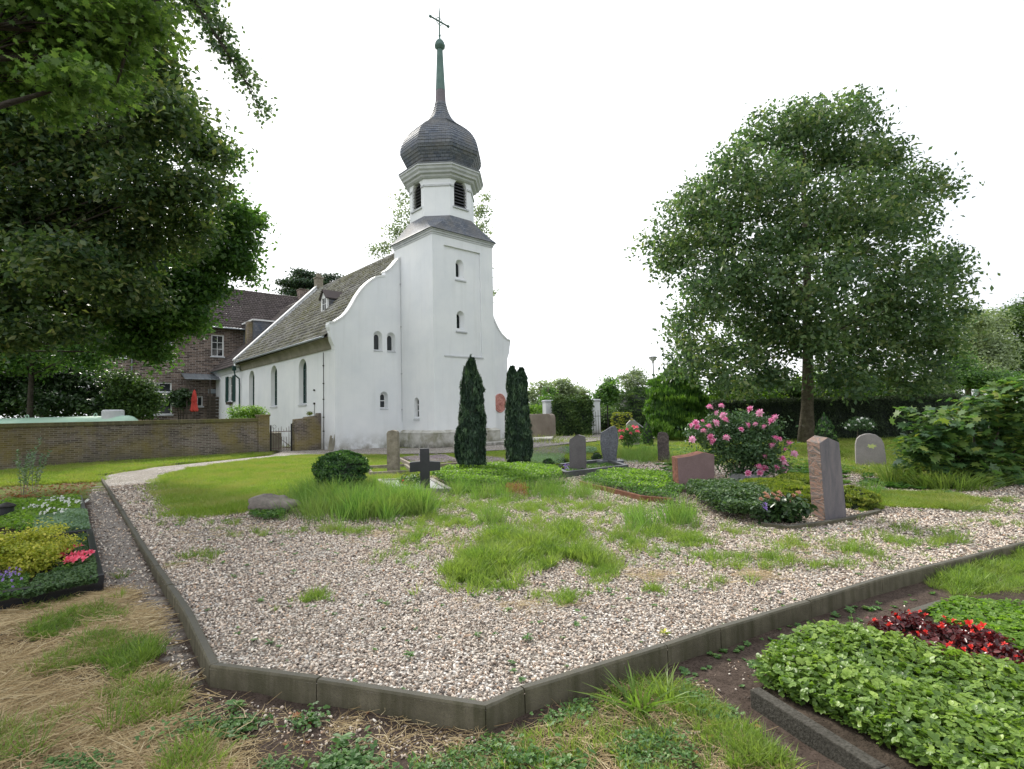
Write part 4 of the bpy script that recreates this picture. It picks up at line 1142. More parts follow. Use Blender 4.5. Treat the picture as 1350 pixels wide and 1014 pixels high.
# gutter and downpipe
mb = MB(); mb.tube([(-4.12, GV + .35, 5.53), (-4.12, 18.2, 5.50)], .055, 8); mb.build('gutter', MT['zinc'], ch)
mb = MB(); mb.tube([(-3.98, 18.65, 5.34), (-3.98, 24.9, 5.32)], .045, 8); mb.build('gutter', MT['green_paint'], ch)
mb = MB(); mb.box(-4.16, -3.94, 18.25, 18.5, 5.0, 5.32); mb.tube([(-4.05, 18.38, 5.05), (-4.0, 18.38, 4.7), (-3.7, 18.45, 4.45), (-3.68, 18.45, 4.0), (-3.68, 18.45, 0)], .05, 8); mb.build('downpipe', MT['green_paint'], ch)
mb = MB(); mb.tube([(-3.61, 4.55, 0), (-3.61, 4.55, 4.9)], .016, 6)
for z in (.9, 1.6, 2.5, 3.3, 4.2): mb.box(-3.65, -3.58, 4.52, 4.58, z, z + .05)
mb.tube([(-3.61, 5.7, 1.5), (-3.61, 5.7, 2.3)], .012, 6); mb.box(-3.66, -3.58, 5.66, 5.74, 2.3, 2.4); mb.box(-3.66, -3.58, 5.66, 5.74, 3.0, 3.08)
mb.build('lightning_cable', MT['iron'], ch)
mb = MB(); mb.tube([(-.03, 3.0, 1.3), (-.03, 3.0, 9.9)], .010, 6)
for z in (1.9, 3.8, 6.3, 8.6): mb.box(-.06, -.0, 2.97, 3.03, z, z + .06)
mb.build('lightning_cable', MT['trimgrey'], ch)
# white raking parapet at the nave's far end, with the small stack on it
par = [(-4.02, 5.30), (-4.02, 5.72), (1.75, 11.70), (2.15, 11.70), (7.92, 5.72), (7.92, 5.30)]
mb = MB(); mb.extr(par, lambda a, b_, d: Vector((a, d, b_)), 18.22, 18.60); mb.build('rear_parapet', MT['render'], ch)
cp = MB()
for sgn in (1, -1):
    ps = [(-4.08, 5.70), (1.80, 11.73)]
    if sgn < 0: ps = [(3.9 - x, z) for x, z in ps]
    cp.hexa([(ps[0][0], 18.16, ps[0][1]), (ps[1][0], 18.16, ps[1][1]), (ps[1][0], 18.66, ps[1][1]), (ps[0][0], 18.66, ps[0][1])],
            [(ps[0][0], 18.16, ps[0][1] + .1), (ps[1][0], 18.16, ps[1][1] + .1), (ps[1][0], 18.66, ps[1][1] + .1), (ps[0][0], 18.66, ps[0][1] + .1)])
cp.build('parapet_coping', MT['white'], ch)
mb = MB(); mb.box(1.70, 2.20, 18.15, 18.7, 11.55, 12.35); mb.box(1.64, 2.26, 18.09, 18.76, 12.35, 12.45); mb.box(1.8, 2.1, 18.25, 18.6, 12.45, 12.75)
mb.build('stack', MT['sandstone'], ch, bevel=.01)
# dormer
dm = MB(); y0, y1 = 8.68, 9.52; xf = -1.62
xg = xf + .13
dm.add([(xg, y0, 7.95), (xg, y1, 7.95), (xg, y1, 8.75), (xg, (y0 + y1) / 2, 9.2), (xg, y0, 8.75), (-.9, y0, 8.75), (-.9, y1, 8.75)],
       [(4, 0, 5), (1, 2, 6), (0, 1, 2, 3, 4), (0, 5, 6, 1)])
dcheek = dm.build('dormer', MT['slate'], ch)
dr = MB(); o_ = .09
dr.add([(xf - .12, y0 - o_, 8.70), (xf - .12, (y0 + y1) / 2, 9.27), (xf - .12, y1 + o_, 8.70), (-.80, y0 - o_, 8.70), (-.22, (y0 + y1) / 2, 9.27), (-.80, y1 + o_, 8.70)], [(0, 1, 4, 3), (1, 2, 5, 4)])
dr.add([(xf - .12, y0 - o_, 8.65), (xf - .12, (y0 + y1) / 2, 9.22), (xf - .12, y1 + o_, 8.65), (-.80, y0 - o_, 8.65), (-.22, (y0 + y1) / 2, 9.22), (-.80, y1 + o_, 8.65)], [(3, 4, 1, 0), (4, 5, 2, 1)])
dr.build('dormer_roof', MT['tile_dark'], dcheek)
fd = frame_fn((xf, 0, 0), (0, 1, 0), (-1, 0, 0))
df = MB(); face = [(y0, 7.85), (y1, 7.85), (y1, 8.72), ((y0 + y1) / 2, 9.24), (y0, 8.72)]
op = [(y0 + .16, 8.02), (y1 - .16, 8.02), (y1 - .16, 8.72), (y0 + .16, 8.72)]
wall_holes(df, face, [(op, op, .05)], fd, .12); df.box(xf - .08, xf, y0 - .03, y1 + .03, 7.82, 7.87)
df.build('dormer_front', MT['white'], dcheek)
q = MB(); q.add([fd(a, b_, .05) for a, b_ in op], [(0, 1, 2, 3)]); q.build('pane', MT['glass'], dcheek)
q = MB()
q.box(xf + .01, xf + .04, 9.085, 9.115, 8.02, 8.72); q.box(xf + .01, xf + .04, y0 + .16, y1 - .16, 8.36, 8.39); q.build('glazing_bars', MT['white'], dcheek)
# slate hung stair turret behind the parapet
mb = MB(); mb.box(-1.58, .9, 22.3, 25.0, 6.5, 9.30); mb.build('roof_turret', MT['slate'], ch)
mb = MB(); mb.box(-1.72, 1.0, 22.2, 25.0, 9.30, 9.42); mb.build('turret_capping', MT['white'], ch)
mb = MB(); mb.box(-1.95, -1.60, 22.6, 23.2, 6.6, 9.25); mb.build('flue', MT['brick_wall'], ch)

# ================================================================== BRICK HOUSE behind the chapel
hv = 25.02
hs_e = thing('brick_house', W(-3, hv, 0), UANG, 'two storey brown brick house with dark tiled roof behind the chapel', 'house')
HX = 3.0                                             # local x = u + 3, local y = v - hv
fh = frame_fn((HX, 0, 0), (1, 0, 0), (0, -1, 0))     # s is u
wl = [(-3.93, -3.02, 6.62, 8.36, 1, 2), (-7.5, -6.55, 6.15, 7.85, 1, 2), (-8.15, -6.55, 3.75, 4.5, 1, 0), (-8.15, -6.52, 2.1, 3.22, 1, 0), (-4.90, -4.48, 2.68, 3.5, 0, 0), (-9.95, -9.3, 6.2, 7.7, 1, 2)]
holes = [([(a, c_), (b_, c_), (b_, d_), (a, d_)],) * 2 + (.12,) for a, b_, c_, d_, _, _ in wl]
mb = MB(); wall_holes(mb, [(-10.4, -.3), (8.5, -.3), (8.5, 9.12), (-10.4, 9.12)], holes, fh, .3)
gd = 10.0
for s_ in (-10.4, 8.5):
    f_ = [(s_, 0.0, -.3), (s_, gd, -.3), (s_, gd, 9.1), (s_, gd / 2, 13.0), (s_, 0.0, 9.1)]
    mb.add([(HX + a, b_ + .001, c_) for a, b_, c_ in f_], [(0, 1, 2, 3, 4)])
mb.box(HX - 10.4, HX + 8.5, gd - .3, gd, -.3, 9.1)
mb.build('wall', MT['brick_house'], hs_e)
for a, b_, c_, d_, nv_, nh_ in wl:
    o_ = [(a, c_), (b_, c_), (b_, d_), (a, d_)]
    fit_window(hs_e, fh, o_, b_ - a, .10, 'glass', nv_, nh_, 'white', sill=(a - .08, b_ + .08, c_, .07, .07), fw=.09)
mb = MB(); mb.box(HX - 8.15, HX - 6.52, -.02, .05, 3.24, 3.73); mb.build('window_spandrel', MT['lead'], hs_e)
sl = math.hypot(5.6, 4.35)
tiles('roof', MT['tile_dark'], (HX - 10.7, -.55, 8.86), (1, 0, 0), (0, 5.6 / sl, 4.35 / sl), 19.5, sl, hs_e, th=.36)
tiles('roof', MT['tile_dark'], (HX + 8.8, gd + .55, 8.86), (-1, 0, 0), (0, -5.6 / sl, 4.35 / sl), 19.5, sl, hs_e, th=.5, tw=.4)
mb = MB(); mb.add([(HX - 10.6, -.5, 8.85), (HX - 10.6, 5.05, 13.14), (HX - 10.6, gd + .5, 8.85), (HX + 8.7, -.5, 8.85), (HX + 8.7, 5.05, 13.14), (HX + 8.7, gd + .5, 8.85)], [(0, 1, 4, 3), (1, 2, 5, 4), (0, 3, 5, 2)]); mb.build('soffit', MT['wood_dark'], hs_e)
mb = MB()
for k in range(50): mb.tube([(HX - 10.7 + k * .39, 5.05, 13.22), (HX - 10.3 + k * .39, 5.05, 13.24)], [.12, .135], 8)
mb.build('ridge_tiles', MT['tile_dark'], hs_e)
mb = MB(); mb.tube([(HX - 10.7, -.62, 8.86), (HX + 8.8, -.62, 8.86)], .06, 8); mb.build('gutter', MT['zinc'], hs_e)
mb = MB(); mb.tube([(HX - 9.05, -.6, 8.8), (HX - 9.05, -.08, 8.4), (HX - 9.05, -.08, 0)], .055, 8); mb.build('downpipe', MT['lead'], hs_e)
mb = MB(); cu, cz = PV(399, 392, hv + 4.6)
mb.box(HX + cu - .35, HX + cu + .45, 4.3, 5.1, 12.0, 13.95); mb.box(HX + cu - .4, HX + cu + .5, 4.25, 5.15, 13.95, 14.05); mb.build('chimney', MT['brick_house'], hs_e)
# tin canopy on posts
mb = MB(); a, b_ = -5.95, -3.42
mb.hexa([(HX + a, -1.3, 4.70), (HX + b_, -1.3, 4.70), (HX + b_, 0, 5.18), (HX + a, 0, 5.18)], [(HX + a, -1.3, 4.74), (HX + b_, -1.3, 4.74), (HX + b_, 0, 5.22), (HX + a, 0, 5.22)])
for k in range(7):
    x = HX + a + .02 + (b_ - a - .06) * k / 6
    mb.hexa([(x, -1.3, 4.74), (x + .03, -1.3, 4.74), (x + .03, 0, 5.22), (x, 0, 5.22)], [(x, -1.3, 4.78), (x + .03, -1.3, 4.78), (x + .03, 0, 5.26), (x, 0, 5.26)])
cn = mb.build('canopy', MT['zinc'], hs_e)
mb = MB()
for x in (a + .1, b_ - .9): mb.box(HX + x, HX + x + .09, -1.25, -1.16, 0, 4.72)
mb.tube([(HX + a + .4, -1.2, 4.1), (HX + a + .15, -1.2, 4.6)], .03, 6); mb.build('post', MT['wood_dark'], cn)
mb = MB(); mb.box(HX - 5.0, HX - 4.05, -.0, .02, 0.0, .02); 
mb = MB(); mb.box(HX - 4.1, HX - 3.6, -.04, .04, 3.7, 4.05); mb.build('plaque', MT['zinc'], hs_e)
mb = MB()
for k in range(9): mb.box(HX - 4.4, HX - 3.45, -.9, -.86, 1.2 + k * .25, 1.40 + k * .25)
mb.build('screen', MT['wood_dark'], hs_e)

# ================================================================== GARDEN WALL, GATE, PIER
wv = 5.0
wall_e = thing('garden_wall', W(-7.3, wv, 0), UANG, 'long mossy brown brick garden wall left of the iron gate', 'wall')
LW = 17.5
u1 = PV(340, 590, wv)[0]; u2 = PV(355, 590, wv)[0]; u3 = PV(388, 590, wv)[0]
off = -7.3
mb = MB(); mb.box(-LW - 3, u1 - off, 0, .28, -.3, 1.50); mb.build('brickwork', MT['brick_wall'], wall_e)
mb = MB(); mb.box(-LW - 3, u1 - off, -.045, .325, 1.50, 1.585); mb.box(-LW - 3, u1 - off, -.02, .30, 1.585, 1.66); mb.build('coping', MT['brick_cap'], wall_e, bevel=.015)
mb = MB(); mb.box(u1 - off, u2 - off, -.06, .34, -.3, 1.74); mb.box(u1 - off - .03, u2 - off + .03, -.09, .37, 1.74, 1.82); mb.build('end_pier', MT['brick_wall'], wall_e, bevel=.01)
pier = thing('brick_pier', W(-4.4, wv, 0), UANG, 'short worn brick pier between the iron gate and the chapel wall', 'pier')
mb = MB(); L_ = u3 + 4.4; R__ = -3.6 + 4.4
poly = [(L_, -.3), (R__, -.3), (R__, 1.84), (R__ - .12, 1.84), (R__ - .14, 1.72), (L_ + .55, 1.66), (L_ + .5, 1.60), (L_ + .02, 1.56), (L_, 1.3)]
mb.extr(poly, lambda a, b_, d: Vector((a, d, b_)), -.1, .30); mb.build('brickwork', MT['brick_wall'], pier, bevel=.012)
gate = thing('iron_gate', W(u2 + .1, wv + .1, 0), UANG, 'rusty wrought iron bar gate with small white sign beside brick pier', 'gate')
gw = u3 - u2 - .2
mb = MB()
for k in range(9):
    x = gw * k / 8; hgt = 1.12 + .08 * math.sin(k * 2.1)
    mb.tube([(x, 0, .08), (x, 0, hgt), (x, 0, hgt + .06)], [.011, .011, .002], 6)
for z in (.18, .98): mb.box(0, gw, -.012, .012, z - .018, z + .018)
mb.tube([(0.02, .01, .98), (gw, .01, .2)], .012, 6)
mb.build('bars', MT['rust_iron'], gate)
mb = MB(); mb.box(-.03, .03, -.03, .03, 0, 1.3); mb.box(gw - .03, gw + .03, -.03, .03, 0, 1.35)
ringp = [(.16 + .09 * math.cos(a), 0, 1.22 + .09 * math.sin(a)) for a in [i * math.pi / 6 for i in range(13)]]; mb.tube(ringp, .008, 5)
mb.build('gate_post', MT['iron'], gate)
mb = MB(); mb.box(gw * .50, gw * .75, -.035, -.025, .72, .96); mb.build('sign_plate', MT['white'], gate)
# trough behind the gate, planks leaning at chapel corner
bn = MB(); pb = W(u3 - .55, wv + 1.3, 0)
M_ = Matrix.Translation(pb) @ Matrix.Rotation(UANG, 4, 'Z')
bn.hexa([M_ @ Vector(q) for q in [(-.30, -.25, 0), (.30, -.25, 0), (.30, .25, 0), (-.30, .25, 0)]], [M_ @ Vector(q) for q in [(-.34, -.29, .85), (.34, -.29, .85), (.34, .29, .85), (-.34, .29, .85)]])
bn.hexa([M_ @ Vector(q) for q in [(-.36, -.31, .85), (.36, -.31, .85), (.36, .31, .85), (-.36, .31, .85)]], [M_ @ Vector(q) for q in [(-.36, -.31, .9), (.36, -.31, .9), (.30, .25, .95), (-.30, .25, .95)]])
tag(bn.build('rain_bin', MT['cove'], bevel=.02), 'mossy grey water bin behind the iron gate', 'bin')
for k, (du, h_, tl) in enumerate([(0.02, .75, .16), (.14, .62, .10), (.24, .8, .2)]):
    pl = MB(); q0 = W(-4.0 + du * .9, 3.1 + .02 * k, 0); M_ = Matrix.Translation(q0) @ Matrix.Rotation(UANG, 4, 'Z') @ Matrix.Rotation(tl, 4, 'Y')
    pl.box(-.05, .05, -.015, .015, 0, h_, M=M_)
    tag(pl.build('plank', MT['cove']), ['shortest mossy plank', 'middle plank', 'tallest plank'][(1, 0, 2)[k]] + ' leaning at the chapel gable corner', 'plank', 'planks leaning at the chapel corner')

# gas tank behind the wall
Y_ = 24.6; tk = thing('gas_tank', AT(92, 560, Y_) * 1.0, 0, 'pale green gas tank with white dome cap showing above the garden wall', 'gas tank')
tk.location.z = 0
x0 = AT(-60, 560, Y_).x - tk.location.x; x1 = AT(181, 560, Y_).x - tk.location.x
R0 = .72; zc = AT(90, 549.5, Y_).z - R0
pts = []; rads = []
for i in range(7): t = i / 6; pts.append((x0 + .45 * (1 - math.cos(t * math.pi / 2)), 0, zc)); rads.append(max(.02, R0 * math.sin(t * math.pi / 2)))
for i in range(7): t = 1 - i / 6; pts.append((x1 - .45 * (1 - math.cos(t * math.pi / 2)), 0, zc)); rads.append(max(.02, R0 * math.sin(t * math.pi / 2)))
mb = MB(); mb.tube(pts, rads, 32); mb.build('tank_body', MT['tank'], tk, smooth=True)
mb = MB(); cxp = AT(149, 545, Y_).x - tk.location.x; mb.lathe([(.43, zc + R0 - .14), (.43, zc + R0 + .20), (.40, zc + R0 + .25), (.36, zc + R0 + .27)], 24, (cxp, 0)); mb.build('dome_cap', MT['trimgrey'], tk)
for px in (36, 126): 
    mb = MB()
    lx = AT(px, 548, Y_).x - tk.location.x
    mb.tube([(lx - .08, 0, zc + R0 - .02), (lx - .05, 0, zc + R0 + .1), (lx, 0, zc + R0 + .13), (lx + .05, 0, zc + R0 + .1), (lx + .08, 0, zc + R0 - .02)], .025, 6)
    mb.build('lifting_lug', MT['tank'], tk)
for x in (x0 + .9, x1 - .9):
    mb = MB(); mb.box(x - .1, x + .1, -.5, .5, -.1, zc - R0 * .55); mb.build('foot', MT['plinth'], tk)

# parasol
pb = AT(256, 545, 30.5); pz = thing('parasol', (pb.x, pb.y, 0), 0, 'closed red parasol standing before the brick house', 'parasol')
zt, zb_ = AT(256, 514, 30.5).z, AT(256, 543, 30.5).z
n = 16; prof = [(.02, zt), (.06, zt - .12), (.10, zt - .4), (.125, zt - .62), (.11, zt - .72), (.145, zb_ + .25), (.17, zb_ + .08), (.15, zb_)]
vs = [(r_ * (1 + .28 * (k % 2)) * math.cos(6.2832 * k / n), r_ * (1 + .28 * (k % 2)) * math.sin(6.2832 * k / n), z + (.05 if (k % 2 and i == len(prof) - 1) else 0)) for i, (r_, z) in enumerate(prof) for k in range(n)]
mb = MB(); mb.add(vs, [(i * n + k, i * n + (k + 1) % n, (i + 1) * n + (k + 1) % n, (i + 1) * n + k) for i in range(len(prof) - 1) for k in range(n)]); mb.build('canopy', MT['red_cloth'], pz)
mb = MB(); mb.tube([(0, 0, 0), (0, 0, zt + .12)], .022, 8); mb.box(-.25, .25, -.25, .25, 0, .06); mb.build('pole', MT['wood_dark'], pz)

# ================================================================== FOLIAGE MATERIALS
LM = {}
def mkl():
    LM['maple'] = leafmat('maple_leaves', [(.022, .052, .026), (.048, .092, .04), (.082, .138, .056), (.12, .175, .066), (.22, .24, .09)], .4, .5, 1.5, tint=(1.0, 1.1, .7))
    LM['near'] = leafmat('lime_green_leaves', [(.04, .08, .022), (.07, .13, .03), (.12, .19, .045), (.20, .28, .07)], .5, .5, 1.6, tint=(1.0, 1.1, .65))
    LM['shade'] = leafmat('dark_tree_leaves', [(.018, .042, .024), (.04, .078, .038), (.075, .12, .05), (.12, .16, .065), (.26, .25, .11)], .42, .45, 1.5)
    LM['green'] = leafmat('mid_green_leaves', [(.025, .065, .022), (.05, .115, .032), (.085, .165, .042), (.14, .23, .055)], .4, .5)
    LM['laurel'] = leafmat('laurel_leaves', [(.012, .032, .012), (.022, .052, .018), (.04, .085, .025), (.075, .13, .035)], .2, .35, 1.5, spec=.5)
    LM['fresh'] = leafmat('fresh_green_leaves', [(.07, .14, .02), (.11, .21, .03), (.16, .27, .04), (.22, .32, .06)], .45, .5)
    LM['yew'] = leafmat('yew_needles', [(.008, .022, .014), (.018, .042, .024), (.035, .072, .036), (.07, .125, .055)], .12, .6, 1.3)
    LM['yewb'] = leafmat('yew_shoots', [(.015, .045, .012), (.05, .13, .02), (.11, .23, .03), (.20, .34, .05)], .3, .6)
    LM['hedge'] = leafmat('hornbeam_leaves', [(.018, .042, .014), (.04, .085, .022), (.07, .125, .03), (.11, .17, .04)], .25, .55)
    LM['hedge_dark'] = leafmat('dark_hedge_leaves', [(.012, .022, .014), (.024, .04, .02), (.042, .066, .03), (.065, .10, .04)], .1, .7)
    LM['box'] = leafmat('boxwood_leaves', [(.012, .04, .012), (.03, .085, .02), (.065, .145, .03), (.13, .23, .05)], .2, .45)
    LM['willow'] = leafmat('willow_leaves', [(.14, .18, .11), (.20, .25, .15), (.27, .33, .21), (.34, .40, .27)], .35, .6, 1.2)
    LM['pale'] = leafmat('hazed_far_leaves', [(.10, .14, .09), (.16, .21, .13), (.22, .27, .18), (.28, .33, .22)], .35, .6, 1.2)  # distance haze put into the leaf colour of far trees
    LM['cedar'] = leafmat('cedar_needles', [(.02, .045, .028), (.035, .065, .04), (.05, .085, .05), (.07, .11, .06)], .15, .6)
    LM['rose'] = leafmat('rose_leaves', [(.03, .07, .03), (.05, .10, .045), (.075, .14, .06), (.11, .18, .08)], .3, .4)
    LM['pinkp'] = leafmat('pink_petals', [(.62, .13, .30), (.76, .22, .42), (.86, .42, .62), (.92, .62, .76)], .35, .6, 1.1, tint=(1, .9, 1))
    LM['redp'] = leafmat('red_petals', [(.50, .02, .015), (.72, .04, .03), (.85, .08, .06)], .3, .5, 1.1, tint=(1, 1, 1))
    LM['coral'] = leafmat('coral_petals', [(.70, .07, .14), (.85, .14, .22), (.90, .30, .36)], .3, .5, 1.1, tint=(1, 1, 1))
    LM['whitep'] = leafmat('white_petals', [(.70, .72, .68), (.82, .83, .80), (.85, .85, .80)], .4, .6, 1.0, tint=(1, 1, 1))
    LM['purple'] = leafmat('purple_petals', [(.26, .16, .50), (.38, .26, .62), (.50, .38, .72)], .4, .6, 1.1, tint=(1, 1, 1))
    LM['mauve'] = leafmat('mauve_heather', [(.22, .15, .24), (.34, .25, .37), (.30, .30, .22), (.46, .36, .50)], .3, .7, 1.1, tint=(1, 1, 1))
    LM['maroon'] = leafmat('begonia_leaves', [(.03, .007, .008), (.06, .010, .012), (.11, .016, .016), (.17, .03, .028)], .2, .3, 1.4, spec=.5, tint=(1.2, .8, .8))
    LM['straw_b'] = leafmat('strawberry_leaves', [(.045, .09, .018), (.095, .17, .03), (.165, .26, .045), (.27, .37, .08)], .28, .42)
    LM['silver'] = leafmat('silver_leaves', [(.10, .17, .11), (.15, .24, .15), (.22, .31, .21)], .25, .6)
    LM['gold'] = leafmat('golden_shrub_leaves', [(.12, .17, .02), (.27, .31, .04), (.44, .43, .07), (.60, .54, .12)], .35, .5)
    LM['olive'] = leafmat('golden_heather', [(.05, .09, .012), (.11, .16, .02), (.19, .23, .03), (.28, .29, .05)], .3, .6)
    LM['juniper'] = leafmat('juniper_sprays', [(.025, .055, .025), (.045, .09, .035), (.07, .125, .045), (.10, .16, .06)], .2, .6)
    LM['bushleaf'] = leafmat('broad_shrub_leaves', [(.025, .065, .03), (.05, .11, .045), (.085, .16, .055), (.16, .24, .06), (.34, .34, .09)], .38, .38, spec=.5)
    LM['brownl'] = leafmat('withered_leaves', [(.16, .06, .025), (.26, .11, .045), (.20, .13, .06)], .2, .8)
    LM['dullpink'] = leafmat('fading_pink_heads', [(.30, .14, .14), (.42, .22, .2), (.35, .26, .2)], .3, .7)
    LM['grass'] = leafmat('grass_blades', [(.06, .115, .022), (.11, .19, .035), (.18, .28, .05), (.30, .38, .09)], .42, .5, 1.4, obj=.5, patch=((.25, .28, .08), 2.0, .4), tint=(1.05, 1.1, .6))
    LM['lawn'] = leafmat('lawn_blades', [(.10, .17, .022), (.16, .25, .035), (.22, .31, .05), (.34, .36, .12)], .35, .6, 1.4, obj=.55, patch=((.30, .29, .10), .8, .65))
    LM['tall'] = leafmat('tall_grass_blades', [(.05, .12, .03), (.09, .19, .04), (.15, .27, .06), (.25, .36, .12)], .4, .6, 1.4, obj=.45, patch=((.24, .22, .09), 2.6, .35))
    LM['straw'] = leafmat('dry_straw', [(.17, .11, .055), (.32, .23, .11), (.46, .36, .20), (.55, .46, .30)], .15, .7, 1.0, obj=.4)
    LM['weed'] = leafmat('weed_leaves', [(.035, .09, .022), (.06, .14, .035), (.10, .20, .05), (.16, .25, .07)], .3, .5, obj=.4)
mkl()

# ------------------------------------------------------------------ growers
def lumpy(a, t, seed, amp=.12):
    r = np.random.default_rng(seed); s = 0
    for k in range(6):
        s = s + np.sin(a * r.integers(1, 6) + t * r.uniform(5, 26) + r.uniform(0, 6.28)) * r.uniform(.4, 1) / 3
    return 1 + amp * s
def column(prof, n, size, mat, parent, cx=0, cy=0, seed=0, amp=.14, tmpl='rhomb', upd=1.0, outd=.45, lean=(0, 0), core=.86, rough=.16, name='foliage', cvar=.55, corecol='hedge_dark', aspect=1.0, clump=16, tuft=.07):
    """dense foliage on a body of revolution with lumps; prof [(r,z)] bottom to top, local coordinates"""
    P_ = np.array(prof, float); z0, z1 = P_[0, 1], P_[-1, 1]
    seg = np.linalg.norm(np.diff(P_, axis=0), axis=1); ws = seg * (P_[:-1, 0] + P_[1:, 0]); cum = np.concatenate([[0], np.cumsum(ws)]) / ws.sum()
    L = np.concatenate([[0], np.cumsum(seg)])
    nc_ = max(1, n // clump); ci = RNG.integers(0, nc_, n); q0 = RNG.random(nc_); a0 = RNG.random(nc_) * 6.2832; push = RNG.normal(size=nc_) * tuft; hue = RNG.normal(size=nc_)
    q = np.interp(np.clip(q0[ci] + RNG.normal(size=n) * .012, 0, 1), cum, L); r = np.interp(q, L, P_[:, 0]); z = np.interp(q, L, P_[:, 1])
    a = a0[ci] + RNG.normal(size=n) * .09; t = np.clip((z - z0) / (z1 - z0), 0, 1)
    lp = lumpy(a, t, seed, amp)
    rr = r * lp * (1 - rough * RNG.random(n) ** 1.5 + .05 * RNG.random(n) + push[ci])
    sc_l = lean[0] * t, lean[1] * t
    Pp = np.column_stack([cx + rr * np.cos(a) + sc_l[0], cy + rr * np.sin(a) * aspect + sc_l[1], z + (lp - 1) * .3 * (z1 - z0) * (t > .75)])
    od = np.column_stack([np.cos(a), np.sin(a), 0 * a])
    dr = np.gradient(P_[:, 0], P_[:, 1]) if len(P_) > 2 else np.zeros(len(P_))
    N = unit(od + RNG.normal(size=(n, 3)) * .55)
    D = np.array([0, 0, 1.]) * upd + od * outd + RNG.normal(size=(n, 3)) * .3
    T2 = unit(D)
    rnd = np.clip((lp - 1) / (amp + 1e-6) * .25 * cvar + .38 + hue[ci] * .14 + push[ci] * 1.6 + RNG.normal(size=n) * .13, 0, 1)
    # long axis along D: leafgeo's T2 is the leaf's length = cross(N, T1)
    V, F, R = leafgeo(Pp, N, size * (.6 + .8 * RNG.random(n)), tmpl, rnd, D=T2)
    o = npmesh(name, V, F, mat, parent, R)
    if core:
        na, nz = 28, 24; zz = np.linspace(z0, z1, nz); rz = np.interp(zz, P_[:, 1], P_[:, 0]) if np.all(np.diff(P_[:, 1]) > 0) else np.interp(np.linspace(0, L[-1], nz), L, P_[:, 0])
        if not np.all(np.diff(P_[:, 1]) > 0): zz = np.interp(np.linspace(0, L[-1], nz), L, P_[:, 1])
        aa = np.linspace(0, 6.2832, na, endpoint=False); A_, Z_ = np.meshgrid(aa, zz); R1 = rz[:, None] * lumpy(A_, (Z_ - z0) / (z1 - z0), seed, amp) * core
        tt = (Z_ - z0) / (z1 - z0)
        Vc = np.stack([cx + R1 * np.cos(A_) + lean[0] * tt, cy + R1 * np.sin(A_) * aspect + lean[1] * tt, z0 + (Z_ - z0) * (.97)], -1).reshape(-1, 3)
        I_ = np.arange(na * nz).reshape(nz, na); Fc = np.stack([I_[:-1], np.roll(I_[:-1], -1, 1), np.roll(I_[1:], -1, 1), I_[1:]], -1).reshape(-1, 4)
        npmesh('dark_core', Vc, Fc, LM[corecol], parent, np.full(len(Vc), .3), smooth=True)  # solid dark filler, no modelled twigs; keeps the foliage from being see-through
    return o
def local(blobs, org):
    return [((b[0][0] - org[0], b[0][1] - org[1], b[0][2] - org[2]),) + tuple(b[1:]) for b in blobs]
def bush(name, label, cat, base, blobs, n, size, tmpl, mat, group=None, stems=0, stem_r=.02, stem_mat='bark_dark', parts=True, **kw):
    """blobs in world space"""
    base = Vector((base[0], base[1], base[2] if len(base) > 2 else 0))
    t = thing(name, base, 0, label, cat, group)
    bl = local(blobs, base)
    (V, F, R), cc = crown_geo(bl, n, size, tmpl, **kw)
    npmesh('foliage', V, F, LM[mat], t, R)
    if stems:
        mb = MB()
        for k in range(stems):
            b = bl[k % len(bl)]; c = Vector(b[0]); s = Vector((random.uniform(-.06, .06), random.uniform(-.06, .06), -.02))
            mid = s.lerp(c, .5) + Vector((random.uniform(-.05, .05), random.uniform(-.05, .05), .08))
            mb.tube([s, mid, c], [stem_r, stem_r * .7, stem_r * .3], 5)
        mb.build('stem', MT[stem_mat], t)
    return t
def cover(name, label, cat, poly, n, size, tmpl, mat, h=.08, hv=.5, up=1.0, kind=None, z0=0.0, group=None, seed=1, zf=None, dome=0.0, sp=.5):
    """low plants filling a ground polygon"""
    a = np.array([[q[0], q[1]] for q in poly]); c = a.mean(0)
    P_ = rand_in(poly, n); n = len(P_)
    r = np.random.default_rng(seed)
    wav = sum(np.sin(P_[:, 0] * r.uniform(2, 9) + P_[:, 1] * r.uniform(2, 9) + r.uniform(0, 6)) for _ in range(5)) / 5
    d = np.linalg.norm(P_ - c, axis=1); dm = d.max()
    zz = z0 + h * (.35 + .3 * wav + hv * RNG.random(n)) + dome * np.clip(1 - (d / dm) ** 2, 0, 1)
    if zf is not None: zz = zz + zf(P_[:, 0], P_[:, 1])
    N = unit(RNG.normal(size=(n, 3)) * sp + np.array([0, 0, up]))
    V, F, R = leafgeo(np.column_stack([P_, zz]), N, size * (.6 + .8 * RNG.random(n)), tmpl, np.clip(.5 + .25 * wav + RNG.normal(size=n) * .2, 0, 1))
    o = npmesh(name, V, F, LM[mat], None, R)
    return tag(o, label, cat, group, kind)
def ell_poly(px, py, rx, ry, n=20, z=0.0):
    return gpoly([(px + rx * math.cos(a), py + ry * math.sin(a)) for a in [i * 6.2832 / n for i in range(n)]], z)
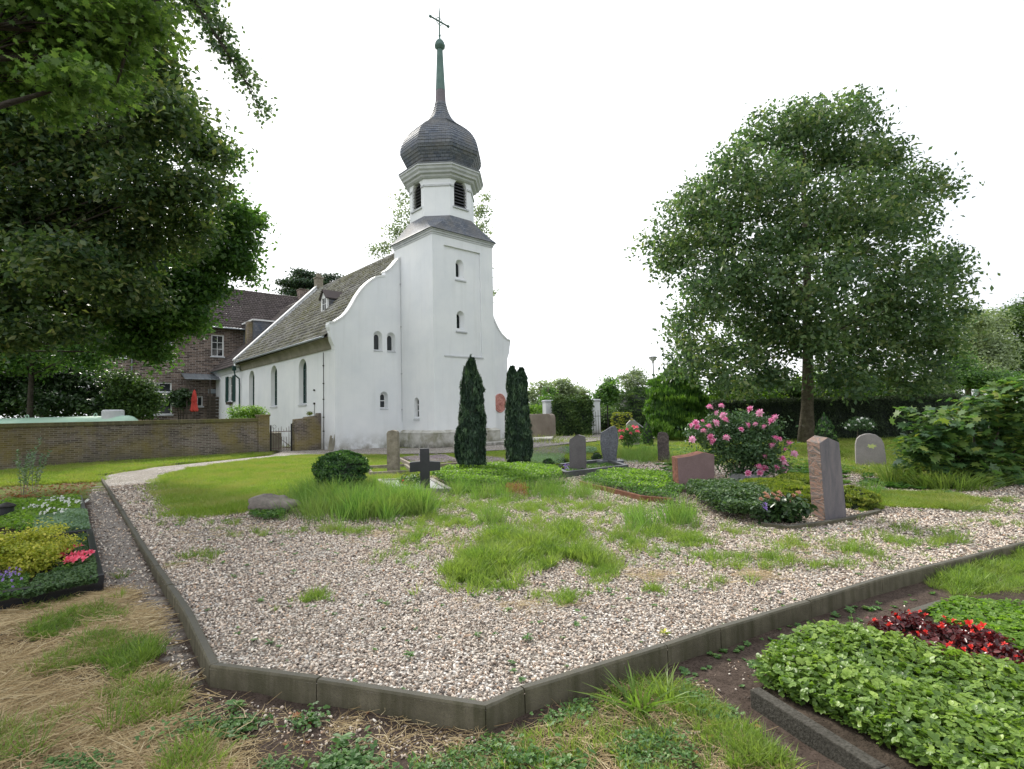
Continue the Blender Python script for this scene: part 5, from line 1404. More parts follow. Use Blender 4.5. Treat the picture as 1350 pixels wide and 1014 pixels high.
def flowers(name, label, cat, centers, r, mat, petals=9, group=None, parent=None, cup=.5, child='flower', leaf='oval'):
    """flower heads as cups of petals, one mesh per call"""
    Pn, Nn, Ss, Dn = [], [], [], []
    for c in centers:
        ax = unit(np.array([[random.gauss(0, .45), random.gauss(-.45, .35), .8]]))[0]
        for k in range(petals):
            a = k * 2.399; rr = r * (.25 + .75 * (k + 1) / petals)
            t1 = np.cross(ax, [1, 0, .1]); t1 /= np.linalg.norm(t1); t2 = np.cross(ax, t1)
            o = t1 * math.cos(a) + t2 * math.sin(a)
            Pn.append(np.array(c) + o * rr * .55 - ax * r * .4 * (k / petals)); Nn.append(ax * (cup + k / petals * .8) - o * (1 - k / petals) * .9); Ss.append(r * 1.1); Dn.append(o)
    Pn = np.array(Pn); n = len(Pn)
    return leafgeo(Pn, unit(np.array(Nn)), np.array(Ss), leaf, np.clip(RNG.random(n) * .5 + np.tile(np.linspace(0, .5, petals), len(centers)), 0, 1), D=np.array(Dn))
def kerb(name, label, cat, pts, w, h, mat, closed=True, z=0.0, part='kerb_stone', group=None, bevel=.006, zb=-.15):
    """stone frame: one mitred block per side"""
    P = [Vector((p.x, p.y, 0)) for p in pts]; n = len(P)
    t = thing(name, (sum(p.x for p in P) / n, sum(p.y for p in P) / n, 0), 0, label, cat, group)
    off = []
    for i in range(n):
        a = (P[i] - P[i - 1]).normalized() if (closed or i) else None
        c = (P[(i + 1) % n] - P[i]).normalized() if (closed or i < n - 1) else None
        d = ((a + c).normalized() if a and c else (a or c)); nn = Vector((-d.y, d.x, 0)); k = 1 / max(.4, (nn.dot(Vector((-(a or c).y, (a or c).x, 0)))))
        off.append(nn * w * k)
    for i in range(n if closed else n - 1):
        j = (i + 1) % n; g = (P[j] - P[i]).normalized() * .002
        ring = [P[i] + g, P[j] - g, P[j] + off[j] - g, P[i] + off[i] + g]
        ring = [q - t.location for q in ring]
        area = sum(ring[k].x * ring[(k + 1) % 4].y - ring[(k + 1) % 4].x * ring[k].y for k in range(4))
        if area < 0: ring = ring[::-1]
        mb = MB(); mb.hexa([(q.x, q.y, zb) for q in ring], [(q.x, q.y, z + h) for q in ring]); mb.build(part, MT[mat], t, bevel=bevel)
    return t

# ================================================================== GRAVES AND STONES
def stone_from(name, label, bottom, top, mats, sides=None, cat='headstone', relief=0, bev=.006, sink=.12):
    """bottom: 4 ground points (front-left, front-right, back-right, back-left); top: matching outline front list and back list"""
    base = sum(bottom, Vector()) / 4
    base.z = 0
    t = None
    o = MB()
    fl, fr, br, bl = [p - base for p in bottom]
    tf = [p - base for p in top[0]]; tb = [p - base for p in top[1]]
    dn = Vector((0, 0, -sink))
    n = len(tf)
    front = [fl + dn] + tf + [fr + dn]; back = [bl + dn] + tb + [br + dn]
    k = len(front); vs = front + back
    # front face (mi 0), back, sides: rough (mi 1)
    cf = sum(front, Vector()) / k
    o.add(front, [tuple(range(k))], 0); o.add(back, [tuple(reversed(range(k)))], 0)
    o.add(vs, [(i, k + i, k + (i + 1) % k, (i + 1) % k) for i in range(k)], 1)
    ob = o.build(name, mats, None)
    import bmesh
    bm = bmesh.new(); bm.from_mesh(ob.data); bmesh.ops.remove_doubles(bm, verts=bm.verts, dist=.0005); bmesh.ops.recalc_face_normals(bm, faces=bm.faces); bm.to_mesh(ob.data); bm.free()
    ob.location = base
    if bev:
        md = ob.modifiers.new('bevel', 'BEVEL'); md.width = bev; md.segments = 2; md.limit_method = 'ANGLE'; md.angle_limit = R_(35)
    return tag(ob, label, cat)
def ON(px, py, a, b, back=0.0):
    """point seen at a pixel on the upright plane through a and b, leaning back slightly"""
    d = ray(px, py); n = Vector((-(b - a).y, (b - a).x, 0)).normalized()
    if n.y < 0: n = -n
    n = (n - Vector((0, 0, back))).normalized()
    o = Vector((0, 0, EYE)); return o + d * ((a - o).dot(n) / d.dot(n))
# tall leaning stele
a, b_, c_ = G(1088.7, 689.6), G(1117, 685), G(1071, 680)
dd = (c_ - a); a2 = [a, b_, b_ + dd, c_]
tl, tp, tr = ON(1080.4, 584.5, a, b_), ON(1091.5, 577, a, b_), ON(1106.4, 583.5, a, b_)
bk = (c_ - a) + Vector((0, 0, .01))
stone_from('tall_headstone', 'tall leaning grey stele with banded brown rough side and peaked top', a2, ([tl, tp, tr], [tl + bk, tp + bk, tr + bk]), [MT['gneiss_face'], MT['gneiss']])
# pink stone
a, b_, c_ = G(895.5, 650), G(942, 646), G(889.0, 646.2)
dd = c_ - a; dd = dd * 1.2
tl, t1, tr, tm = ON(893, 604, a, b_), ON(927.5, 596.7, a, b_), ON(941.8, 599.5, a, b_), ON(911, 601.5, a, b_)
bk = dd * 1.0
stone_from('pink_headstone', 'low wide pink granite headstone with rough red edges and curved top', [a, b_, b_ + dd, a + dd], ([tl, tm, t1, tr], [tl + bk, tm + bk, t1 + bk, tr + bk]), [MT['granite_pink'], MT['granite_red']])

def slab_stone(name, label, px0, px1, pyb, outline, mats, th=.16, rot=0.0, tilt=0.0, cat='headstone', bev=.01, Y=None):
    """stone standing on the ground, outline (s 0..1, height m) from left to right; front face towards the camera side"""
    a, b_ = G(px0, pyb), G(px1, pyb)
    if Y: a = Vector((a.x / a.y * Y, Y, 0)); b_ = Vector((b_.x / b_.y * Y, Y, 0))
    w = (b_ - a).length; c = (a + b_) / 2
    mb = MB(); poly = [(-w / 2, -.12)] + [((s - .5) * w, h) for s, h in outline] + [(w / 2, -.12)]
    mb.extr(poly, lambda x, z, d: Vector((x, d, z)), 0, th)
    for i in range(len(mb.mi)): mb.mi[i] = 0
    nt_ = len(tessellate_polygon([[Vector((x, z, 0)) for x, z in poly]]))
    if isinstance(mats, list) and len(mats) > 1:
        for i in range(2 * nt_, len(mb.mi)): mb.mi[i] = 1
    o = mb.build(name, mats if isinstance(mats, list) else [mats], None, bevel=bev)
    o.location = c; o.rotation_euler = (0, tilt, rot + math.atan2((b_ - a).y, (b_ - a).x))
    return tag(o, label, cat), c, w
slab_stone('grey_headstone', 'narrow grey granite headstone with wavy slanted top on dark frame', 751, 773, 621, [(.02, .80), (.06, .86), (.25, .92), (.48, .965), (.62, .975), (.8, .95), (.97, .93), (1.0, .85)], [MT['granite_grey'], MT['granite_grey']], .14)
s_, c_, w_ = slab_stone('blue_headstone', 'blue grey polished headstone with bowed sides, second stone on the dark frame', 792.5, 816.5, 613, [(.12, .10), (.05, .3), (0, .52), (.02, .72), (.04, .86), (.3, .93), (.6, 1.03), (.82, 1.06), (.93, .98), (1.0, .7), (.98, .5), (.9, .28), (.86, .1)], [MT['granite_blue'], MT['granite_dark']], .15, rot=.12)
s_.location.z = .10
bs = MB(); bs.box(-.40, .40, -.08, .24, -.1, .13); q = bs.build('stone_base', MT['granite_blue'], None, bevel=.01); q.parent = s_; q.location = (0, 0, -.10)
slab_stone('dark_carved_stone', 'dark brown bark-like carved grave stone standing among grasses', 867.5, 883.5, 610, [(.02, .3), (.0, .55), (.04, .8), (.1, .9), (.4, .93), (.8, .9), (.98, .8), (.95, .5), (1.0, .2)], [MT['bark_stone'], MT['bark_stone']], .16)
slab_stone('round_headstone', 'pale rounded headstone near the white standard rose', 1130, 1167.5, 615, [(0, .3), (0.02, .58), (.08, .72), (.2, .80), (.38, .845), (.55, .85), (.72, .82), (.88, .73), (.96, .6), (1.0, .3)], [MT['granite_round'], MT['granite_round']], .22, rot=-.25)
s_, c_, w_ = slab_stone('stone_post', 'slim weathered sandstone post with rounded top behind black cross', 510.5, 525, 624, [(0.02, 1.12), (.12, 1.18), (.5, 1.21), (.88, 1.18), (.98, 1.12)], [MT['sandstone'], MT['sandstone']], .2, rot=.1, tilt=-.01, bev=.02, cat='grave post')
# black granite cross
cb = G(560.5, 648); cr = thing('grave_cross', cb, 0.12, 'thick black granite cross at the head of the pale slab', 'grave cross')
mb = MB(); w_ = .10
mb.extr([(-w_, -.1), (w_, -.1), (w_, .42), (.325, .43), (.325, .61), (w_, .63), (w_ - .005, .90), (-w_, .90), (-w_, .63), (-.315, .62), (-.315, .41), (-w_, .42)], lambda x, z, d: Vector((x, d, z)), 0, .15)
mb.build('cross_body', MT['granite_black'], cr, bevel=.012)
mb = MB()
for z in (.16, .33, .55, .75):
    mb = MB(); mb.box(-w_ - .018, -w_ + .004, .03, .09, z, z + .05); mb.build('bronze_clasp', MT['granite_slab'], cr)
# slab grave under the cross
q = [G(497, 636), G(516, 651), G(597, 649.5), G(571, 635)]
kerb('slab_grave_frame', 'pale granite grave frame at the foot of the black cross', 'grave frame', q, .09, .085, 'granite_round')
c_ = sum(q, Vector()) / 4; qi = [c_ + (p_ - c_) * .86 for p_ in q]
mb = MB(); mb.hexa([(p_.x, p_.y, -.05) for p_ in qi], [(p_.x, p_.y, .06) for p_ in qi]); tag(mb.build('grave_slab', MT['granite_slab'], bevel=.004), 'flat blue grey grave slab inside the frame before the cross', 'grave slab')
b0 = G(542, 640, .06); t = bush('potted_plant', 'small round green plant with red flower lying on the grave slab', 'plant', b0, [(b0 + Vector((.05, .03, .12)), (.17, .14, .12)), (b0 + Vector((-.12, 0, .1)), (.12, .1, .1))], 700, .05, 'oval', 'box', clump=10, csig=.05)
V, F, R = flowers('', '', '', [Vector((-.17, -.12, .08)), Vector((-.11, -.15, .06)), Vector((-.15, -.13, .13))], .035, None); npmesh('flower', V, F, LM['redp'], t, R)
# graves behind the cross
kerb('boarded_grave_frame', 'brown stone frame of the empty grave around the sandstone post', 'grave frame', [G(480, 620), G(488, 629), G(548, 626), G(536, 617)], .08, .13, 'sandstone')
kerb('heather_grave_frame', 'low brown frame round the mauve heather bed behind the cross', 'grave frame', [G(524, 609), G(548, 622), G(612, 616), G(588, 605)], .09, .16, 'concrete_brown')
cover('heather', 'mauve flowering heather filling the framed bed behind black cross', 'heather', [G(532, 609), G(552, 618), G(606, 614), G(585, 606)], 5000, .03, 'oval', 'mauve', .2, z0=.05, kind='stuff')
cover('heather', 'second patch of mauve heather between the two columnar yews', 'heather', [G(640, 611), G(648, 616), G(668, 614), G(664, 608), G(640, 606)], 1500, .03, 'oval', 'mauve', .16, z0=.02, kind='stuff')
# twin grave frame with bed under the two stones
q = [G(690, 612), G(742, 630), G(830, 620), G(775, 607)]
kerb('dark_grave_frame', 'dark granite frame carrying the grey and the blue headstones', 'grave frame', [G(722, 620), G(745, 630.5), G(829, 620), G(800, 611)], .12, .15, 'granite_dark')
cover('bed_planting', 'low green planting inside the dark granite frame', 'ground cover', [G(706, 616), G(744, 625), G(822, 616), G(790, 608), G(730, 608)], 5000, .045, 'oval', 'green', .08, z0=.02, kind='stuff')
# lavender behind
cover('lavender', 'grey mauve lavender mass between the yew and the grey headstone', 'lavender', ell_poly(722, 603, 26, 6), 4000, .05, 'needle', 'mauve', .3, .9, .15, kind='stuff')
cover('lavender_leaves', 'grey green lavender foliage under the mauve flower haze', 'lavender', ell_poly(715, 612, 30, 6), 6000, .07, 'needle', 'silver', .22, .9, .15, kind='stuff')
cover('silver_cushion', 'silver leaved cushion plants behind the grey headstone', 'ground cover', ell_poly(762, 597, 26, 4), 3500, .05, 'oval', 'silver', .22, kind='stuff')
def ball(name, label, px, pyb, rpx, mat, n=2600, size=.04, sq=1.0, seed=1, hpx=None, group=None, prof=None, cat='shrub', tmpl='oval', amp=.06, upd=.3):
    g = G(px, pyb); k = g.y / FPX; r = rpx * k; h = (hpx or 2 * rpx * sq) * k
    t = thing(name, g, 0, label, cat, group)
    pr = prof or [(.35, 0), (.72, .12), (.93, .3), (1.0, .5), (.93, .7), (.72, .87), (.42, .97), (.05, 1.0)]
    column([(a * r, b__ * h) for a, b__ in pr], n, size, LM[mat], t, seed=seed, amp=amp, upd=upd, outd=1.0, tmpl=tmpl)
    return t
ball('box_ball', 'small dark box ball left of the grey headstone', 723, 622, 8.5, 'box', 1500, .035, seed=3, hpx=17)
ball('box_ball', 'small dark box ball between the grey and blue headstones', 787, 610, 7, 'box', 1200, .035, seed=4, hpx=13)
ball('gold_shrub', 'small round golden shrub before the dark box ball', 735, 624, 10, 'olive', 1500, .035, seed=5, hpx=12)
ball('gold_shrub', 'flatter golden shrub touching the purple flowers by grey headstone', 741, 612, 9, 'olive', 1200, .035, seed=6, hpx=9)
g = G(746, 624); V, F, R = flowers('', '', '', [(random.gauss(0, .06), random.gauss(0, .04), .10 + random.random() * .14) for _ in range(26)], .022, None, 5)
o = npmesh('purple_flowers', V, F, LM['purple'], None, R); o.location = g; tag(o, 'lilac flowers at the left foot of the grey headstone', 'flowers')

# cypress-like columnar yews
def yew_col(px, pyb, pyt, wpx, label, seed, prof, shoulder=None):
    g = G(px, pyb); k = g.y / FPX; h = (pyb - pyt) * k; r = wpx / 2 * k
    t = thing('columnar_yew', g, 0, label, 'yew', 'columnar yews before the chapel')
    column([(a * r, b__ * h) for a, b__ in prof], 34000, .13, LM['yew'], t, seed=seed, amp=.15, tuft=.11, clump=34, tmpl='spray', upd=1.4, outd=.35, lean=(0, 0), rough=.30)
    for (ox, r2, z0, z1) in (shoulder or []):
        column([(r2 * r * .6, z0 * h), (r2 * r, (z0 * .7 + z1 * .3) * h), (r2 * r * .9, (z0 * .3 + z1 * .7) * h), (.04, z1 * h)], 5000, .12, LM['yew'], t, cx=ox * r, cy=-.05, seed=seed + 9, amp=.12, upd=1.4, outd=.3, rough=.2, name='side_shoot')
    mb = MB(); mb.tube([(0, 0, -.05), (0, 0, h * .5)], [.07, .03], 8); mb.build('trunk', MT['bark_dark'], t)
P_Y = [(.45, 0), (.72, .04), (.9, .12), (1.0, .3), (.95, .5), (.88, .65), (.75, .8), (.5, .9), (.25, .97), (.05, 1.0)]
yew_col(624, 631, 475, 32, 'taller columnar dark yew with a side shoot low on its left', 21, P_Y, [(-1.05, .36, .16, .42), (-.75, .4, .1, .3), (.5, .42, .3, .72), (.1, .4, .6, 1.0)])
yew_col(684.5, 619, 488, 30, 'columnar dark yew with twin blunt tips, right of the taller one', 33, [(.55, 0), (.85, .05), (1.05, .15), (1.02, .3), (.92, .5), (.82, .7), (.75, .86), (.6, .93), (.35, .965)], [(-.42, .42, .75, 1.02), (.38, .44, .75, 1.0), (-.8, .28, .2, .6)])
kerb('curved_metal_edging', 'dark metal edging round the green mound under the yews', 'edging', [G(568, 637), G(585, 647), G(620, 651), G(660, 650), G(700, 647), G(745, 638)], .02, .07, 'iron', closed=False)
cover('creeping_cover', 'bright green creeping shrub mound at the feet of the yews', 'ground cover', [G(568, 634), G(588, 645), G(622, 648), G(660, 648), G(700, 645), G(742, 637), G(738, 630), G(700, 622), G(650, 620), G(600, 624)], 16000, .05, 'oval', 'fresh', .22, .55, kind='stuff', dome=.16)
cover('creeping_cover_dark', 'darker leaves within the green mound at the feet of yews', 'ground cover', [G(568, 634), G(588, 645), G(622, 648), G(660, 648), G(700, 645), G(742, 637), G(738, 630), G(700, 622), G(650, 620), G(600, 624)], 14000, .05, 'oval', 'green', .17, .55, kind='stuff', dome=.14)
# round box on short stem left of cross
g = G(450, 657); t = thing('box_shrub', g, 0, 'big round clipped boxwood beside the tall grass clump', 'box shrub')
k = g.y / FPX
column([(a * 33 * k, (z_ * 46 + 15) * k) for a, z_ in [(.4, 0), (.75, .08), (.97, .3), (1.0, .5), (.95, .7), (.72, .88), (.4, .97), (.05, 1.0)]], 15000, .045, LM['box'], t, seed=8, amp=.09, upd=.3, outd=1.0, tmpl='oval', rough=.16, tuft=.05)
mb = MB()
for s_ in range(4): mb.tube([(0, 0, -.03), (random.uniform(-.1, .1), 0, .2), (random.uniform(-.2, .2), random.uniform(-.1, .1), .45)], [.03, .025, .02], 6)
mb.build('stem', MT['bark_dark'], t)
# flat boulder
g = G(356, 680); kk = g.y / FPX
def boulder(name, label, g, rx, ry, rz, zc, seed, mat='boulder', rot=0, cat='boulder'):
    V, F = ico(3, seed)
    rr = np.random.default_rng(seed); V = V / np.abs(V).max(0)
    V = V * (1 + .05 * np.sin(V @ rr.normal(size=(3, 3)) * 4).sum(1))[:, None]
    V = V * np.array([rx, ry, rz]); o = npmesh(name, V, F, MT[mat], None, smooth=True); o.location = (g.x, g.y, zc); o.rotation_euler[2] = rot
    return tag(o, label, cat)
# (ico is defined with the pebbles)
boulder('flat_boulder', 'flat weathered boulder with pale top at the left edge of the tall grass', g + Vector((0, .1, 0)), 33 * kk, .26, .16, .17, 3)
cover('ivy', 'dark green leafy weeds growing round the flat boulder', 'weeds', ell_poly(352, 683, 24, 6), 900, .05, 'oval', 'green', .16, kind='stuff')

# second planted bed in the centre right with rusty edging
mid = [G(765, 640), G(800, 648), G(850, 660), G(890, 663), G(905, 652), G(888, 632), G(830, 625), G(790, 628)]
kerb('rusty_edging', 'rusty brown edging strip along the front of the middle bed', 'edging', [G(764, 640), G(782, 645.5), G(800, 649), G(845, 661), G(886, 665)], .04, .10, 'rust_edge', closed=False)
cover('bed_cover', 'mixed green ground cover left of the pink headstone', 'ground cover', mid, 14000, .045, 'oval', 'green', .16, .6, kind='stuff', dome=.06)
cover('bed_cover_light', 'lighter green tufts within the bed left of the pink headstone', 'ground cover', [q_.lerp(sum(mid, Vector()) / 8, .25) for q_ in mid], 5000, .05, 'oval', 'fresh', .2, .7, kind='stuff', dome=.06)
# stele grave
cover('juniper', 'creeping juniper spreading before the pink headstone', 'juniper', [G(905, 660), G(930, 678), G(965, 690), G(1005, 694), G(1030, 684), G(1000, 662), G(960, 652), G(915, 650)], 14000, .06, 'rhomb', 'juniper', .24, .7, kind='stuff', dome=.10)
def mound(name, label, px, py, rx, ry, h, n, size, mat, seed, cat='heather', tmpl='rhomb', **kw):
    g = G(px, py); t = thing(name, g, 0, label, cat)
    column([(a * rx, b__ * h) for a, b__ in [(.96, 0), (1.0, .18), (.97, .45), (.88, .7), (.68, .88), (.38, .97), (.04, 1.0)]], n, size, LM[mat], t, seed=seed, aspect=ry / rx, upd=1.2, outd=.5, tmpl=tmpl, **kw)
    return t
mound('golden_heather', 'yellow green heather mound left of the leaning stele', 1022, 662, .62, .80, .36, 20000, .045, 'olive', 51, amp=.13)
mound('golden_heather', 'yellow green heather mound touching the foot of the pink rose bush', 1058, 650, .5, .6, .34, 11000, .045, 'olive', 52, amp=.13)
mound('golden_heather', 'smaller yellow green heather mound right of the leaning stele', 1128, 668, .26, .42, .30, 7000, .045, 'olive', 53, amp=.13)
kerb('stele_grave_frame', 'worn low grey stone edging around the stele grave', 'grave frame', [G(1003, 694), G(1040, 699), G(1088, 693), G(1118, 688), G(1163, 677), G(1130, 660)], .07, .05, 'edging', closed=False)
b0 = G(1030, 690); t = bush('hydrangea', 'fading pink hydrangea with dark leaves before the golden heather', 'shrub', b0, [(b0 + Vector((x, y, .2)), (.14, .12, .16)) for x, y in ((-.2, 0), (0, -.03), (.2, .05), (.05, .2))], 900, .09, 'oval', 'laurel', clump=12, csig=.07, stems=4, stem_r=.008)
for _ in range(14):
    hx_, hy_, hz_ = random.uniform(-.32, .32), random.uniform(-.15, .2), .34 + random.uniform(-.04, .1)
    V, F, R = flowers('', '', '', [(hx_ + random.gauss(0, .012), hy_ + random.gauss(0, .012), hz_ + random.gauss(0, .01)) for _ in range(4)], .035, None, 6); npmesh('flower_head', V, F, LM['dullpink'], t, R)
V, F, R = flowers('', '', '', [(-.30, -.12, .27), (-.27, -.14, .24), (-.25, -.1, .29)], .04, None, 6); npmesh('flower_head', V, F, LM['purple'], t, R)
mb = MB(); q = [G(962, 634), G(1000, 636), G(1012, 628), G(972, 626)]; mb.hexa([(p_.x, p_.y, 0) for p_ in q], [(p_.x, p_.y, .16) for p_ in q]); tag(mb.build('low_stone', MT['granite_slab'], bevel=.01), 'low grey stone block lying under the pink rose bush', 'stone block')
# brush pile
mb = MB(); g = G(893, 672)
for _ in range(70):
    a = random.uniform(0, 6.28); l = random.uniform(.12, .35); p0 = Vector((random.gauss(0, .16), random.gauss(0, .1), random.uniform(.01, .12)))
    mb.tube([p0, p0 + Vector((math.cos(a) * l * .5, math.sin(a) * l * .5, random.uniform(0, .05))), p0 + Vector((math.cos(a) * l, math.sin(a) * l, random.uniform(-.02, .06)))], [.006, .005, .002], 4, cap=False)
o = mb.build('brushwood', MT['bark_dark']); o.location = g; tag(o, 'small heap of dark brushwood left of the creeping juniper', 'brushwood')
cover('withered_fern', 'rust brown withered plant among the weeds before the yews', 'withered plant', ell_poly(682, 655, 15, 5), 900, .06, 'needle', 'brownl', .22, .8, .3)

# pink rose bush
Yr = 12.0; b0 = G(978, 634); b0 = Vector((b0.x / b0.y * Yr, Yr, 0))
rb = [blob_px(x, y, Yr + d, r, ry, 1.0, w) for x, y, r, ry, d, w in [(930, 572, 22, 18, 0, 1), (955, 558, 24, 16, .2, 1), (985, 556, 24, 15, .2, 1), (1008, 562, 18, 14, 0, 1), (975, 585, 34, 24, 0, 1.3), (948, 598, 20, 18, 0, .9), (1000, 597, 26, 20, 0, 1), (1022, 588, 16, 12, -.2, .8), (1018, 612, 18, 15, -.3, 1), (975, 612, 22, 16, 0, .8)]]
rt = bush('pink_rose_bush', 'large rose bush full of pink blooms behind the pink headstone', 'rose bush', b0, [(b_[0], tuple(q_ * .9 for q_ in b_[1]), b_[2]) for b_ in rb], 10500, .068, 'oval', 'rose', clump=13, csig=.12, shell=.5, stems=9, stem_r=.022)
blo = [(318, 150), (384, 143), (355, 185), (392, 198), (408, 223), (241, 237), (218, 255), (250, 263), (280, 230), (314, 258), (358, 240), (285, 283), (222, 333), (323, 318), (334, 343), (412, 321), (541, 163), (594, 184), (680, 210), (660, 228), (496, 276), (535, 253), (573, 247), (620, 262), (686, 325), (664, 367), (710, 330), (760, 353), (740, 388), (791, 411), (628, 428), (594, 484), (625, 492), (725, 437), (735, 467), (695, 490), (735, 500), (533, 521), (600, 518)]
V, F, R = flowers('', '', '', [(0, 0, 0)], .092, None, 22, cup=.15, leaf='rhomb')
V2, F2, R2 = flowers('', '', '', [(0, 0, 0)], .05, None, 12, cup=.1, leaf='oval')
Vr, Fr, Rr_ = cat_geo([(V, F, R), (V2 + np.array([0, 0, .01]), F2, R2)])
bl0 = npmesh('rose_bloom', Vr, Fr, LM['pinkp'], rt, Rr_)
for i, (x, y) in enumerate(blo):
    o = bl0 if i == 0 else bl0.copy()
    if i: COL.objects.link(o); o.parent = rt
    px, py = 860 + x / 4.22, 500 + y / 4.22
    p = AT(px, py, Yr - .45 + random.uniform(-.1, .15)); o.location = p - b0
    s = random.uniform(.8, 1.2) * (.72 if (x, y) in [(355, 185), (280, 230), (710, 330), (740, 388), (573, 247)] else 1)
    o.scale = (s, s, s); o.rotation_euler = (random.uniform(-.5, .3), random.uniform(-.4, .4), random.uniform(0, 6.28))
# white standard rose
Y_ = 16.5; b0 = AT(1130, 600, Y_); b0.z = 0
t = bush('standard_rose', 'white flowering standard rose on thin stem behind the rounded headstone', 'rose', b0, [blob_px(x, y, Y_, r, r * .75) for x, y, r in ((1124, 562, 8), (1134, 557, 10), (1144, 561, 8))], 1800, .05, 'oval', 'rose', clump=12, csig=.07)
V, F, R = flowers('', '', '', [AT(x, y, Y_ - .2) - b0 for x, y in ((1115, 564), (1119, 560), (1131, 553), (1133, 556), (1136, 551), (1147, 558), (1143, 552), (1151, 562), (1128, 560), (1139, 560))], .055, None, 8); npmesh('rose_bloom', V, F, LM['whitep'], t, R)
mb = MB(); tp_ = AT(1131, 566, Y_) - b0; mb.tube([(0, 0, 0), (.01, 0, tp_.z * .5), tp_], [.018, .015, .012], 6); mb.build('stem', MT['bark'], t)
g = G(1150, 578); V, F, R = flowers('', '', '', [(0, 0, 0)], .05, None, 8)
# red and white rose shrub in the distance
Y_ = 21.0; b0 = AT(828, 585, Y_); b0.z = 0
t = bush('red_rose_bush', 'small red flowering rose bush by the yellow green clipped shrub', 'rose bush', b0, [blob_px(x, y, Y_, r) for x, y, r in ((822, 573, 8), (833, 568, 9), (838, 577, 8), (827, 581, 8))], 2600, .06, 'oval', 'green', clump=12, csig=.09, stems=4, stem_r=.01)
V, F, R = flowers('', '', '', [AT(x + random.gauss(0, 1.5), y + random.gauss(0, 1.5), Y_ - .3) - b0 for x, y in ((818, 570), (822, 573), (827, 567), (837, 560), (840, 562), (835, 565), (824, 568), (831, 571), (842, 568), (820, 576), (838, 570))], .085, None, 8); npmesh('rose_bloom', V, F, LM['coral'], t, R)
Y_ = 24.0; b0 = AT(835, 575, Y_); b0.z = 0
mb = MB(); mb.extr([(-.28, 0), (.28, 0), (.28, .95), (.15, 1.12), (-.1, 1.18), (-.28, 1.0)], lambda x, z, d: Vector((x, d, z)), 0, .15); o = mb.build('far_headstone', MT['granite_round'], bevel=.01); o.location = b0; tag(o, 'pale headstone half hidden behind the red rose bush', 'headstone')

# box cone and far shrubs
def cone(name, label, px, pyb, pyt, wpx, mat, n, size, seed, Y=None, prof=None, cat='conifer', **kw):
    g = G(px, pyb)
    if Y: g = Vector((g.x / g.y * Y, Y, 0))
    kk = g.y / FPX; zt = AT(px, pyt, g.y).z
    t = thing(name, g, 0, label, cat)
    column([(a * wpx / 2 * kk, b__ * zt) for a, b__ in (prof or [(.6, 0), (.95, .12), (1.0, .3), (.85, .55), (.6, .75), (.32, .9), (.05, 1.0)])], n, size, LM[mat], t, seed=seed, **kw)
    return t
cone('box_cone', 'small bright cone shaped conifer between tree trunk and stele', 1089, 600, 545, 29, 'box', 4500, .06, 12, Y=17, upd=1.0, outd=.7)
cone('thuja_dome', 'small rounded bright conifer in front of the dark big yew', 854, 580, 554, 15, 'yewb', 2500, .07, 13, Y=24)
cone('clipped_shrub', 'flat topped yellow green clipped shrub behind the red rose', 820, 574, 544, 25, 'gold', 4500, .07, 14, Y=33, prof=[(.9, 0), (1, .1), (1, .5), (1.02, .9), (.95, .97), (.4, 1.0)], amp=.04)
cone('big_yew', 'large spreading yew with bright upright shoots behind the dark stone', 893, 572, 488, 66, 'yewb', 60000, .26, 15, Y=30, tuft=.10, clump=46, tmpl='spray', prof=[(.75, 0), (.95, .12), (1.02, .35), (1.0, .6), (.85, .8), (.6, .92), (.3, 1.0)], amp=.2, upd=1.6, rough=.3)
cone('laurel_bush', 'rounded mid green laurel bush left of the big yew', 845, 575, 512, 62, 'hedge', 12000, .12, 16, Y=38, prof=[(.8, 0), (1.0, .15), (1.02, .45), (.9, .7), (.6, .9), (.1, 1.0)], amp=.22, cat='bush', upd=.2, outd=1, tmpl='oval')

# gate pillars and clipped block, iron gate, low brown wall
def pillar(px, pyb, pyt, wpx, label, Y):
    g = AT(px, pyb, Y); g.z = 0; kk = Y / FPX; w = wpx * kk / 2; zt = AT(px, pyt, Y).z
    t = thing('gate_pillar', g, .3, label, 'pillar', 'white gate pillars')
    mb = MB(); mb.box(-w, w, -w, w, -.1, zt - .14); mb.build('shaft', MT['render'], t)
    mb = MB(); mb.box(-w - .05, w + .05, -w - .05, w + .05, zt - .14, zt - .06); mb.hexa([(-w - .07, -w - .07, zt - .06), (w + .07, -w - .07, zt - .06), (w + .07, w + .07, zt - .06), (-w - .07, w + .07, zt - .06)], [(-w, -w, zt), (w, -w, zt), (w, w, zt), (-w, w, zt)]); mb.build('cap', MT['trimgrey'], t)
pillar(724, 575, 527.5, 12, 'white gate pillar left of the clipped hedge block', 38)
pillar(782, 573, 526.5, 15, 'white gate pillar right of the clipped hedge block', 37.6)
